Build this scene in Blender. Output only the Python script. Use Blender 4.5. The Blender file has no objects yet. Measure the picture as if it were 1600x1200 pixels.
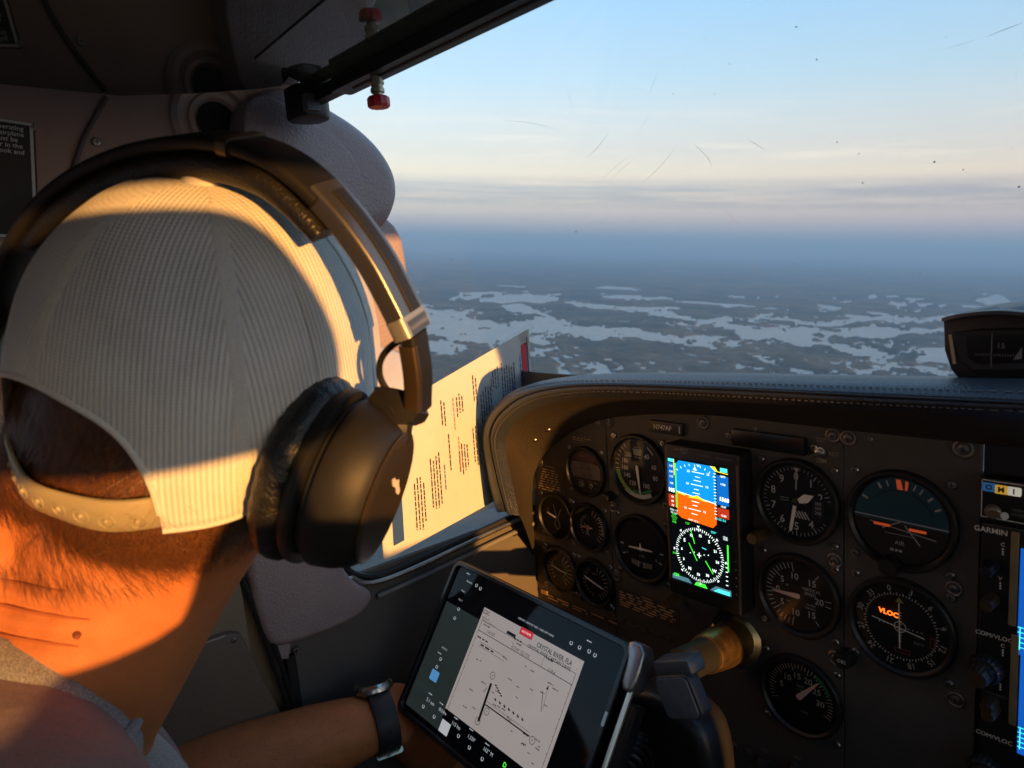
import bpy, math, random
import numpy as np
from mathutils import Matrix, Vector
from mathutils.bvhtree import BVHTree

R = math.radians
random.seed(7)
rng = np.random.default_rng(7)
scene = bpy.context.scene
COL = scene.collection

# ------------------------------------------------------------------ camera
# Airframe axes: x right, y forward, z up, origin at the lens. The aeroplane is banked a little,
# so the whole cockpit is turned by TILT (airframe -> earth) at the end.
FPX = 1108.0
BX = np.array([[0.65161526, 0.75508894, -0.07237572],
               [0.06729634, -0.15258275, -0.98599681],
               [-0.75555857, 0.63761995, -0.15023997]])      # airframe -> lens (right, down, ahead)

def ray(px, py):
    return BX.T @ np.array([(px - 800) / FPX, (py - 600) / FPX, 1.0])
def PX(px, py, x):
    d = ray(px, py); return d * (x / d[0])
def PY(px, py, y):
    d = ray(px, py); return d * (y / d[1])
def PZ(px, py, z):
    d = ray(px, py); return d * (z / d[2])
def PD(px, py, s):
    return ray(px, py) * s

_a, _b = ray(640, 378), ray(1600, 397)
_up = np.cross(_b, _a); _up /= np.linalg.norm(_up)
TILT = Vector(_up).rotation_difference(Vector((0, 0, 1))).to_matrix()
TILT4 = TILT.to_4x4()
def earth(p):
    return np.array(TILT) @ np.asarray(p, float)

cam_data = bpy.data.cameras.new('camera')
cam = bpy.data.objects.new('camera', cam_data); COL.objects.link(cam)
cam_data.sensor_width = 36.0
cam_data.lens = 36.0 * FPX / 1600.0
cam_data.clip_start = 0.01
cam_data.clip_end = 300000.0
_cm = Matrix(((BX[0][0], -BX[1][0], -BX[2][0], 0), (BX[0][1], -BX[1][1], -BX[2][1], 0),
              (BX[0][2], -BX[1][2], -BX[2][2], 0), (0, 0, 0, 1)))
cam.matrix_world = TILT4 @ _cm
cam_data.dof.use_dof = True
cam_data.dof.focus_distance = 0.80
cam_data.dof.aperture_fstop = 11.0
scene.camera = cam

# ------------------------------------------------------------------ sun, sky, exposure
SUN_DIR = np.array([0.97, -0.12, 0.03]); SUN_DIR /= np.linalg.norm(SUN_DIR)   # towards the sun, airframe
sun_e = Vector(earth(SUN_DIR))
sun_data = bpy.data.lights.new('sun', 'SUN'); sun = bpy.data.objects.new('sun', sun_data); COL.objects.link(sun)
sun_data.energy = 5.0
sun_data.angle = R(0.6)
sun_data.color = (1.0, 0.45, 0.105)
sun.rotation_euler = sun_e.to_track_quat('Z', 'Y').to_euler()
sun_elev = math.asin(sun_e.z)
sun_rot = math.atan2(sun_e.x, sun_e.y)

world = bpy.data.worlds.new('World'); scene.world = world; world.use_nodes = True
wn = world.node_tree.nodes; wl = world.node_tree.links
wn.clear()
def WN(t, **k):
    n = wn.new(t)
    for a, v in k.items(): setattr(n, a, v)
    return n
w_out = WN('ShaderNodeOutputWorld'); w_bg = WN('ShaderNodeBackground')
w_sky = WN('ShaderNodeTexSky', sky_type='NISHITA', sun_disc=False)
w_sky.sun_elevation = sun_elev; w_sky.sun_rotation = sun_rot
w_sky.altitude = 450; w_sky.air_density = 1.0; w_sky.dust_density = 1.5; w_sky.ozone_density = 1.5
w_tc = WN('ShaderNodeTexCoord'); w_sep = WN('ShaderNodeSeparateXYZ')
wl.new(w_tc.outputs['Generated'], w_sep.inputs[0])
w_ramp = WN('ShaderNodeValToRGB')
w_map = WN('ShaderNodeMapRange'); w_map.inputs[1].default_value = -0.02; w_map.inputs[2].default_value = 0.98
wl.new(w_sep.outputs['Z'], w_map.inputs[0]); wl.new(w_map.outputs[0], w_ramp.inputs[0])
def srgb(r, g, b):
    f = lambda c: (c / 255 / 12.92) if c <= 10 else ((c / 255 + 0.055) / 1.055) ** 2.4
    return (f(r), f(g), f(b), 1.0)
stops = [(0.0, (.04, .06, .20)), (0.02, (.06, .06, .19)), (0.045, (.18, .11, .19)), (0.075, (.29, .165, .175)), (0.115, (.37, .235, .165)),
         (0.165, (.29, .235, .205)), (0.23, (.19, .235, .27)), (0.33, (.125, .225, .335)), (0.6, (.10, .19, .30)), (1.0, (.06, .13, .24))]
cr = w_ramp.color_ramp
for i, (p, c) in enumerate(stops):
    e = cr.elements[i] if i < 2 else cr.elements.new(p)
    e.position = p; e.color = (*c, 1)
# thin stratus in long level bands
w_ms = WN('ShaderNodeMapping'); w_ms.inputs['Scale'].default_value = (2.6, 2.6, 60.0)
wl.new(w_tc.outputs['Generated'], w_ms.inputs[0])
w_n1 = WN('ShaderNodeTexNoise'); w_n1.inputs['Scale'].default_value = 1.6; w_n1.inputs['Detail'].default_value = 7; w_n1.inputs['Roughness'].default_value = 0.58
wl.new(w_ms.outputs[0], w_n1.inputs['Vector'])
w_band = WN('ShaderNodeValToRGB'); wl.new(w_map.outputs[0], w_band.inputs[0])
b = w_band.color_ramp
for i, (p, v) in enumerate([(0.066, 0.0), (0.078, 1.0), (0.094, 0.9), (0.112, 0.0), (0.14, 0.12), (0.2, 0.0)]):
    e = b.elements[i] if i < 2 else b.elements.new(p)
    e.position = p; e.color = (v, v, v, 1)
w_thr = WN('ShaderNodeMapRange'); w_thr.inputs[1].default_value = 0.30; w_thr.inputs[2].default_value = 0.55
wl.new(w_n1.outputs['Fac'], w_thr.inputs[0])
w_mul = WN('ShaderNodeMath', operation='MULTIPLY'); wl.new(w_thr.outputs[0], w_mul.inputs[0]); wl.new(w_band.outputs[0], w_mul.inputs[1])
w_cm = WN('ShaderNodeMixRGB'); w_cm.inputs[2].default_value = (.10, .04, .105, 1)
wl.new(w_mul.outputs[0], w_cm.inputs[0]); wl.new(w_ramp.outputs[0], w_cm.inputs[1])
# bright wisps above
w_ms2 = WN('ShaderNodeMapping'); w_ms2.inputs['Scale'].default_value = (3.4, 3.4, 55.0); w_ms2.inputs['Rotation'].default_value = (0.03, 0.02, 0)
wl.new(w_tc.outputs['Generated'], w_ms2.inputs[0])
w_n2 = WN('ShaderNodeTexNoise'); w_n2.inputs['Scale'].default_value = 1.3; w_n2.inputs['Detail'].default_value = 5
wl.new(w_ms2.outputs[0], w_n2.inputs['Vector'])
w_thr2 = WN('ShaderNodeMapRange'); w_thr2.inputs[1].default_value = 0.58; w_thr2.inputs[2].default_value = 0.76
wl.new(w_n2.outputs['Fac'], w_thr2.inputs[0])
w_b2 = WN('ShaderNodeValToRGB'); wl.new(w_map.outputs[0], w_b2.inputs[0])
b = w_b2.color_ramp
for i, (p, v) in enumerate([(0.10, 0.0), (0.13, 0.6), (0.17, 0.45), (0.22, 0.0)]):
    e = b.elements[i] if i < 2 else b.elements.new(p)
    e.position = p; e.color = (v, v, v, 1)
w_mul2 = WN('ShaderNodeMath', operation='MULTIPLY'); wl.new(w_thr2.outputs[0], w_mul2.inputs[0]); wl.new(w_b2.outputs[0], w_mul2.inputs[1])
w_cm2 = WN('ShaderNodeMixRGB'); w_cm2.inputs[2].default_value = (.45, .32, .22, 1)
wl.new(w_mul2.outputs[0], w_cm2.inputs[0]); wl.new(w_cm.outputs[0], w_cm2.inputs[1])
# the physical sky carries the sun-side glow; the banded twilight colours lie over it
w_g = WN('ShaderNodeMixRGB', blend_type='MULTIPLY'); w_g.inputs[0].default_value = 1; w_g.inputs[2].default_value = (0.080, 0.080, 0.080, 1)
wl.new(w_sky.outputs[0], w_g.inputs[1])
w_mix = WN('ShaderNodeMixRGB', blend_type='ADD'); w_mix.inputs[0].default_value = 1.0
wl.new(w_g.outputs[0], w_mix.inputs[1]); wl.new(w_cm2.outputs[0], w_mix.inputs[2])
wl.new(w_mix.outputs[0], w_bg.inputs[0]); w_bg.inputs[1].default_value = 0.94
wl.new(w_bg.outputs[0], w_out.inputs[0])

scene.view_settings.view_transform = 'Standard'
scene.view_settings.look = 'None'
scene.view_settings.exposure = 1.1
scene.view_settings.gamma = 1.0
scene.view_settings.use_curve_mapping = False
scene.cycles.max_bounces = 8
scene.cycles.diffuse_bounces = 4
scene.cycles.glossy_bounces = 4
scene.cycles.transparent_max_bounces = 16
scene.cycles.volume_bounces = 0
scene.cycles.sample_clamp_indirect = 6.0
scene.cycles.caustics_reflective = False
scene.cycles.caustics_refractive = False
try:
    scene.cycles.use_denoising = True
    scene.cycles.denoiser = 'OPENIMAGEDENOISE'
except Exception:
    pass

# ------------------------------------------------------------------ materials
MATS = {}
def mat(name, color, rough=0.5, metal=0.0, var=0.12, vscale=40.0, bump=0.0, bscale=300.0, spec=0.5, coat=0.0, emit=0.0, sss=0.0, sheen=0.0, detail=3.0, rvar=0.0):
    if name in MATS: return MATS[name]
    m = bpy.data.materials.new(name); m.use_nodes = True
    nt = m.node_tree; N = nt.nodes; L = nt.links
    p = N['Principled BSDF']
    p.inputs['Roughness'].default_value = rough
    p.inputs['Metallic'].default_value = metal
    p.inputs['Specular IOR Level'].default_value = spec
    if coat: p.inputs['Coat Weight'].default_value = coat; p.inputs['Coat Roughness'].default_value = 0.08
    if sss:
        p.inputs['Subsurface Weight'].default_value = sss
        p.inputs['Subsurface Radius'].default_value = (1.0, 0.3, 0.12); p.inputs['Subsurface Scale'].default_value = 0.006
    if sheen: p.inputs['Sheen Weight'].default_value = sheen; p.inputs['Sheen Roughness'].default_value = 0.5
    tc = N.new('ShaderNodeTexCoord')
    n = N.new('ShaderNodeTexNoise'); n.inputs['Scale'].default_value = vscale; n.inputs['Detail'].default_value = detail
    L.new(tc.outputs['Object'], n.inputs['Vector'])
    mx = N.new('ShaderNodeMixRGB')
    mx.inputs[1].default_value = (*[c * (1 - var) for c in color[:3]], 1)
    mx.inputs[2].default_value = (*[min(1, c * (1 + var)) for c in color[:3]], 1)
    L.new(n.outputs['Fac'], mx.inputs[0]); L.new(mx.outputs[0], p.inputs['Base Color'])
    if rvar:
        mr = N.new('ShaderNodeMapRange'); mr.inputs[3].default_value = max(0.02, rough - rvar); mr.inputs[4].default_value = min(1, rough + rvar)
        n3 = N.new('ShaderNodeTexNoise'); n3.inputs['Scale'].default_value = vscale * 1.7; n3.inputs['Detail'].default_value = 6
        L.new(tc.outputs['Object'], n3.inputs['Vector']); L.new(n3.outputs['Fac'], mr.inputs[0]); L.new(mr.outputs[0], p.inputs['Roughness'])
    if bump:
        n2 = N.new('ShaderNodeTexNoise'); n2.inputs['Scale'].default_value = bscale; n2.inputs['Detail'].default_value = 4
        L.new(tc.outputs['Object'], n2.inputs['Vector'])
        bp = N.new('ShaderNodeBump'); bp.inputs['Strength'].default_value = bump; bp.inputs['Distance'].default_value = 0.001
        L.new(n2.outputs['Fac'], bp.inputs['Height']); L.new(bp.outputs[0], p.inputs['Normal'])
    if emit:
        L.new(mx.outputs[0], p.inputs['Emission Color']); p.inputs['Emission Strength'].default_value = emit
    MATS[name] = m
    return m

def leather(name, color, rough=0.45, scale=420.0, strength=0.5, var=0.15, spec=0.5):
    """grained vinyl: cell pattern in the bump"""
    if name in MATS: return MATS[name]
    m = mat(name, color, rough, var=var, vscale=18, spec=spec)
    nt = m.node_tree; N = nt.nodes; L = nt.links; p = N['Principled BSDF']
    tc = N.new('ShaderNodeTexCoord')
    v = N.new('ShaderNodeTexVoronoi'); v.inputs['Scale'].default_value = scale; v.feature = 'SMOOTH_F1'
    w = N.new('ShaderNodeTexNoise'); w.inputs['Scale'].default_value = scale * 0.12; w.inputs['Detail'].default_value = 5
    L.new(tc.outputs['Object'], v.inputs['Vector']); L.new(tc.outputs['Object'], w.inputs['Vector'])
    ad = N.new('ShaderNodeMath'); ad.operation = 'ADD'; L.new(v.outputs['Distance'], ad.inputs[0]); L.new(w.outputs['Fac'], ad.inputs[1])
    bp = N.new('ShaderNodeBump'); bp.inputs['Strength'].default_value = strength; bp.inputs['Distance'].default_value = 0.0012
    L.new(ad.outputs[0], bp.inputs['Height']); L.new(bp.outputs[0], p.inputs['Normal'])
    return m

def clear_pane(name, tint=(0.96, 0.98, 0.98), ior=1.35, rough=0.01, dust=0.0, dscale=60):
    """thin transparent sheet: straight-through light plus a Fresnel reflection and a little dust"""
    if name in MATS: return MATS[name]
    m = bpy.data.materials.new(name); m.use_nodes = True
    nt = m.node_tree; N = nt.nodes; L = nt.links; N.clear()
    o = N.new('ShaderNodeOutputMaterial'); t = N.new('ShaderNodeBsdfTransparent'); g = N.new('ShaderNodeBsdfGlossy')
    t.inputs[0].default_value = (*tint, 1); g.inputs['Roughness'].default_value = rough
    f = N.new('ShaderNodeFresnel'); f.inputs[0].default_value = ior
    mx = N.new('ShaderNodeMixShader'); L.new(f.outputs[0], mx.inputs[0]); L.new(t.outputs[0], mx.inputs[1]); L.new(g.outputs[0], mx.inputs[2])
    last = mx
    if dust:
        d = N.new('ShaderNodeBsdfDiffuse'); d.inputs[0].default_value = (0.75, 0.74, 0.72, 1)
        tc = N.new('ShaderNodeTexCoord'); n = N.new('ShaderNodeTexNoise'); n.inputs['Scale'].default_value = dscale; n.inputs['Detail'].default_value = 8
        L.new(tc.outputs['Object'], n.inputs['Vector'])
        mr = N.new('ShaderNodeMapRange'); mr.inputs[1].default_value = 0.3; mr.inputs[2].default_value = 0.9; mr.inputs[4].default_value = dust
        L.new(n.outputs['Fac'], mr.inputs[0])
        m2 = N.new('ShaderNodeMixShader'); L.new(mr.outputs[0], m2.inputs[0]); L.new(mx.outputs[0], m2.inputs[1]); L.new(d.outputs[0], m2.inputs[2]); last = m2
    L.new(last.outputs[0], o.inputs[0])
    MATS[name] = m
    return m

def glow(name, rgb, k=1.0):
    """lit screen pixel colour (sRGB 0-255)"""
    if name in MATS: return MATS[name]
    c = srgb(*rgb)
    m = bpy.data.materials.new(name); m.use_nodes = True
    nt = m.node_tree; N = nt.nodes; L = nt.links; p = N['Principled BSDF']
    p.inputs['Base Color'].default_value = (c[0] * .05, c[1] * .05, c[2] * .05, 1); p.inputs['Roughness'].default_value = 0.25
    tc = N.new('ShaderNodeTexCoord'); n = N.new('ShaderNodeTexNoise'); n.inputs['Scale'].default_value = 30
    L.new(tc.outputs['Object'], n.inputs['Vector'])
    mx = N.new('ShaderNodeMixRGB'); mx.inputs[1].default_value = (*[x * .92 for x in c[:3]], 1); mx.inputs[2].default_value = (*[x * 1.05 for x in c[:3]], 1)
    L.new(n.outputs['Fac'], mx.inputs[0]); L.new(mx.outputs[0], p.inputs['Emission Color']); p.inputs['Emission Strength'].default_value = k
    MATS[name] = m
    return m

# ------------------------------------------------------------------ mesh helpers
WORLD_OF = {}          # top-level object name -> airframe matrix of its origin
TOPS = []              # cockpit things, turned by TILT at the end
def thing(name, label, cat, loc=(0, 0, 0), rot=None, group=None, kind=None):
    o = bpy.data.objects.new(name, None); COL.objects.link(o); o.empty_display_size = 0.02
    mw = Matrix.Translation(Vector(loc))
    if rot is not None: mw = mw @ rot.to_4x4()
    o.matrix_basis = mw; WORLD_OF[o.name] = mw; TOPS.append(o)
    tag(o, label, cat, group, kind)
    return o
def tag(o, label=None, cat=None, group=None, kind=None):
    if label: o['label'] = label
    if cat: o['category'] = cat
    if group: o['group'] = group
    if kind: o['kind'] = kind
def origin_of(o):
    while o.parent is not None: o = o.parent
    return WORLD_OF.get(o.name, Matrix.Identity(4))

def rrect(w, h, r, n=5):
    pts = []
    for cx, cy, a0 in ((w / 2 - r, h / 2 - r, 0), (-w / 2 + r, h / 2 - r, 90), (-w / 2 + r, -h / 2 + r, 180), (w / 2 - r, -h / 2 + r, 270)):
        for i in range(n + 1):
            a = R(a0 + 90 * i / n); pts.append((cx + r * math.cos(a), cy + r * math.sin(a)))
    return pts
def circle(r, n=32, a0=0, a1=360, cx=0, cy=0):
    full = abs(a1 - a0) >= 360
    k = n if full else n + 1
    return [(cx + r * math.cos(R(a0 + (a1 - a0) * i / n)), cy + r * math.sin(R(a0 + (a1 - a0) * i / n))) for i in range(k)]
def inset(poly, d):
    """move a counter-clockwise outline inwards by d"""
    P = np.asarray(poly, float); n = len(P); out = []
    for i in range(n):
        a, b_, c = P[i - 1], P[i], P[(i + 1) % n]
        e1, e2 = b_ - a, c - b_
        n1 = np.array([-e1[1], e1[0]]) / (np.linalg.norm(e1) + 1e-12); n2 = np.array([-e2[1], e2[0]]) / (np.linalg.norm(e2) + 1e-12)
        m = n1 + n2; k = m @ m
        out.append(b_ + (m * (2 * d / k) if k > 0.3 else (n1 * d)))
    return [tuple(p) for p in out]
def ccw(poly):
    P = np.asarray(poly, float); a = (P[:, 0] * np.roll(P[:, 1], -1) - P[:, 1] * np.roll(P[:, 0], -1)).sum()
    return list(map(tuple, P if a > 0 else P[::-1]))
def smooth_poly(pts, it=2):
    """Chaikin rounding of a closed outline"""
    P = np.asarray(pts, float)
    for _ in range(it):
        Q = np.roll(P, -1, 0); P = np.stack([P * .75 + Q * .25, P * .25 + Q * .75], 1).reshape(-1, P.shape[1])
    return P
def spline(pts, n):
    """Catmull-Rom through points, n samples"""
    P = np.asarray(pts, float); P = np.vstack([2 * P[0] - P[1], P, 2 * P[-1] - P[-2]]); m = len(P) - 3
    out = []
    for t in np.linspace(0, m - 1e-9, n):
        i = int(t); u = t - i; p0, p1, p2, p3 = P[i:i + 4]
        out.append(0.5 * ((2 * p1) + (-p0 + p2) * u + (2 * p0 - 5 * p1 + 4 * p2 - p3) * u * u + (-p0 + 3 * p1 - 3 * p2 + p3) * u ** 3))
    return np.array(out)

class MB:
    def __init__(s): s.v = []; s.f = []; s.m = []
    def add(s, v, f, mi=0):
        k = len(s.v); s.v += [tuple(map(float, p)) for p in v]; s.f += [tuple(i + k for i in q) for q in f]; s.m += [mi] * len(f); return s
    def box(s, c, size, rot=None, mi=0):
        x, y, z = [d / 2 for d in size]
        v = np.array([(-x, -y, -z), (x, -y, -z), (x, y, -z), (-x, y, -z), (-x, -y, z), (x, -y, z), (x, y, z), (-x, y, z)])
        if rot is not None: v = v @ np.array(rot).T
        return s.add(v + np.array(c), [(0, 3, 2, 1), (4, 5, 6, 7), (0, 1, 5, 4), (1, 2, 6, 5), (2, 3, 7, 6), (3, 0, 4, 7)], mi)
    def rings(s, rings, cap0=True, cap1=True, closed=True, mi=0):
        n = len(rings[0]); v = [p for r_ in rings for p in r_]; f = []
        for i in range(len(rings) - 1):
            for j in range(n if closed else n - 1):
                k = (j + 1) % n
                f.append((i * n + j, i * n + k, (i + 1) * n + k, (i + 1) * n + j))
        if cap0: f.append(tuple(range(n - 1, -1, -1)))
        if cap1: f.append(tuple((len(rings) - 1) * n + j for j in range(n)))
        return s.add(v, f, mi)
    def prism(s, poly, z0, z1, ch=0.0, steps=1, T=None, mi=0, both=False):
        """outline (local xy) raised from z0 to z1, top edge rounded by ch"""
        poly = ccw(poly); R_ = []
        def ring(d, z):
            q = inset(poly, d) if d else poly
            return [(x, y, z) for x, y in q]
        if both and ch:
            for i in range(steps + 1):
                a = R(90 * i / steps); R_.append(ring(ch * (1 - math.sin(a)), z0 + ch * (1 - math.cos(a))))
        else: R_.append(ring(0, z0))
        if ch:
            for i in range(steps + 1):
                a = R(90 * i / steps); R_.append(ring(ch * (1 - math.cos(a)), z1 - ch + ch * math.sin(a)))
        else: R_.append(ring(0, z1))
        if T is not None: R_ = [[tuple(T @ Vector(p)) for p in r_] for r_ in R_]
        return s.rings(R_, mi=mi)
    def lathe(s, prof, n=32, T=None, sx=1, sy=1, mi=0, cap0=True, cap1=True):
        R_ = []
        for r_, z in prof:
            g = [(r_ * math.cos(2 * math.pi * i / n) * sx, r_ * math.sin(2 * math.pi * i / n) * sy, z) for i in range(n)]
            if T is not None: g = [tuple(T @ Vector(p)) for p in g]
            R_.append(g)
        return s.rings(R_, cap0, cap1, mi=mi)
    def tube(s, pts, rad, n=10, up=None, flat=1.0, closed=False, cap=True, mi=0):
        """round (or flattened) tube along points; rad number or list; flat scales the second axis"""
        P = np.asarray(pts, float); m = len(P); rad = [rad] * m if np.isscalar(rad) else list(rad)
        flat = [flat] * m if np.isscalar(flat) else list(flat)
        T = np.gradient(P, axis=0) if not closed else np.roll(P, -1, 0) - np.roll(P, 1, 0)
        T /= np.linalg.norm(T, axis=1)[:, None] + 1e-12
        R_ = []; u = None
        for i in range(m):
            t = T[i]
            if up is not None: u = np.asarray(up if np.ndim(up) == 1 else up[i], float)
            elif u is None: u = np.array([0, 0, 1.0]) if abs(t[2]) < .9 else np.array([0, 1.0, 0])
            a = np.cross(t, u); a /= np.linalg.norm(a) + 1e-12
            b_ = np.cross(a, t)
            if up is None: u = b_
            R_.append([P[i] + rad[i] * (math.cos(2 * math.pi * k / n) * a * flat[i] + math.sin(2 * math.pi * k / n) * b_) for k in range(n)])
        if closed: R_.append(R_[0]); return s.rings(R_, False, False, mi=mi)
        return s.rings(R_, cap, cap, mi=mi)
    def ball(s, c, rad, rot=None, n=16, mi=0):
        rad = np.array([rad] * 3 if np.isscalar(rad) else rad, float); v = []; f = []
        m = n // 2
        for i in range(m + 1):
            for j in range(n):
                a, b_ = math.pi * i / m, 2 * math.pi * j / n
                v.append((math.sin(a) * math.cos(b_), math.sin(a) * math.sin(b_), math.cos(a)))
        for i in range(m):
            for j in range(n): f.append((i * n + j, (i + 1) * n + j, (i + 1) * n + (j + 1) % n, i * n + (j + 1) % n))
        v = np.array(v) * rad
        if rot is not None: v = v @ np.array(rot).T
        return s.add(v + np.array(c), f, mi)
    def grid(s, P, mi=0, flip=False):
        P = np.asarray(P); a, b_ = P.shape[:2]; f = []
        for i in range(a - 1):
            for j in range(b_ - 1):
                q = (i * b_ + j, i * b_ + j + 1, (i + 1) * b_ + j + 1, (i + 1) * b_ + j); f.append(q[::-1] if flip else q)
        return s.add(P.reshape(-1, 3), f, mi)
    def mesh(s, name, mats, smooth=True, angle=35, local=None):
        me = bpy.data.meshes.new(name)
        v = s.v
        if local is not None:
            A = np.array(local); V = np.array(v); v = (V @ A[:3, :3].T + A[:3, 3]).tolist()
        me.from_pydata(v, [], s.f)
        mats = mats if isinstance(mats, (list, tuple)) else [mats]
        for m in mats: me.materials.append(m)
        if len(mats) > 1: me.polygons.foreach_set('material_index', s.m)
        me.update()
        if smooth:
            me.polygons.foreach_set('use_smooth', [True] * len(me.polygons))
            try: me.set_sharp_from_angle(angle=R(angle))
            except Exception: pass
        return me
    def build(s, name, mats, parent=None, smooth=True, angle=35, air=False, loc=None):
        """air=True: coordinates are airframe ones and are brought into the parent's frame"""
        loc_m = origin_of(parent).inverted() if (air and parent is not None) else None
        me = s.mesh(name, mats, smooth, angle, loc_m)
        return put(name, me, parent, loc)
def put(name, me, parent=None, loc=None, rot=None):
    o = bpy.data.objects.new(name, me); COL.objects.link(o)
    if parent is not None: o.parent = parent
    else: TOPS.append(o); WORLD_OF[o.name] = Matrix.Identity(4)
    if loc is not None: o.location = loc
    if rot is not None: o.rotation_euler = rot
    return o

_fonts = {}
def text_geo(s, size, align='CENTER', extrude=0.0, sx=1.0, bold=0.0):
    """lettering as flat mesh data (verts, faces)"""
    cu = bpy.data.curves.new('lettering', 'FONT'); cu.body = s; cu.size = size; cu.align_x = align; cu.align_y = 'CENTER'
    cu.resolution_u = 2; cu.offset = bold
    o = bpy.data.objects.new('lettering', cu); COL.objects.link(o)
    dg = bpy.context.evaluated_depsgraph_get(); dg.update()
    me = o.evaluated_get(dg).to_mesh()
    v = [(p.co.x * sx, p.co.y, 0.0) for p in me.vertices]; f = [tuple(p.vertices) for p in me.polygons]
    o.evaluated_get(dg).to_mesh_clear(); bpy.data.objects.remove(o); bpy.data.curves.remove(cu)
    return v, f
def add_text(mb, s, size, x=0, y=0, z=0, ang=0, align='CENTER', sx=1.0, bold=0.0, mi=0, T=None):
    v, f = text_geo(s, size, align, sx=sx, bold=bold)
    c, n = math.cos(R(ang)), math.sin(R(ang))
    v = [(x + c * a - n * b_, y + n * a + c * b_, z) for a, b_, _ in v]
    if T is not None: v = [tuple(T @ Vector(p)) for p in v]
    mb.add(v, f, mi)
def greek(mb, w, h, lines, x=0, y=0, z=0, fill=.55, taper=None, mi=0, rag=.25, word=(.006, .02)):
    """rows of tiny unreadable print: broken dashes"""
    for i in range(lines):
        yy = y + h / 2 - (i + .5) * h / lines; t = h / lines * fill
        ww = w if taper is None else w * (taper[0] + (taper[1] - taper[0]) * i / max(1, lines - 1))
        xa = x - ww / 2; xe = x + ww / 2 - random.random() * rag * ww
        if i == lines - 1: xe = x + ww * .1
        while xa < xe:
            l = min(random.uniform(*word) * w / .1, xe - xa)
            mb.add([(xa, yy - t / 2, z), (xa + l, yy - t / 2, z), (xa + l, yy + t / 2, z), (xa, yy + t / 2, z)], [(0, 1, 2, 3)], mi)
            xa += l + .006 * w / .1
def bar(mb, x0, y0, x1, y1, t, z=0, mi=0):
    d = np.array([x1 - x0, y1 - y0]); d /= np.linalg.norm(d) + 1e-12; n = np.array([-d[1], d[0]]) * t / 2
    mb.add([(x0 - n[0], y0 - n[1], z), (x1 - n[0], y1 - n[1], z), (x1 + n[0], y1 + n[1], z), (x0 + n[0], y0 + n[1], z)], [(0, 1, 2, 3)], mi)
def arc(mb, r0, r1, a0, a1, z=0, n=24, mi=0, cx=0, cy=0):
    """ring sector, angles in degrees clockwise from the top"""
    v = []; f = []
    for i in range(n + 1):
        a = R(a0 + (a1 - a0) * i / n); s_, c = math.sin(a), math.cos(a)
        v += [(cx + r0 * s_, cy + r0 * c, z), (cx + r1 * s_, cy + r1 * c, z)]
    for i in range(n): f.append((2 * i, 2 * i + 2, 2 * i + 3, 2 * i + 1) if a1 < a0 else (2 * i + 1, 2 * i + 3, 2 * i + 2, 2 * i))
    mb.add(v, f, mi)
def tick(mb, a, r0, r1, t, z=0, mi=0, cx=0, cy=0):
    s_, c = math.sin(R(a)), math.cos(R(a)); bar(mb, cx + r0 * s_, cy + r0 * c, cx + r1 * s_, cy + r1 * c, t, z, mi)
def pol(a, r): return r * math.sin(R(a)), r * math.cos(R(a))

# ------------------------------------------------------------------ haze, side windows, seats
HAZE_DENSITY = 0.5 / 5400
HAZE_TOP = 420.0
RIGHT_POSTS = [(-1.66, -1.30), (-.70, -.52)]
RIGHT_SUN_FILL = [(-1.66, -.52, -.45, -.25), (-.52, .365, -.45, -.268), (.365, .47, -.45, -.415), (.57, 1.1, -.45, -.313), (-.52, .40, .087, .203)]  # unseen pieces added to limit where sunlight enters
SEATS = [(-.46, -.20, 'left front cabin seat under the pilot'), (.30, -.10, 'unseen sun blocker shaped roughly as a right front seat beside the camera', 1), (-.42, -1.05, 'left rear cabin seat'), (.17, -1.05, 'right rear cabin seat')]

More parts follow.
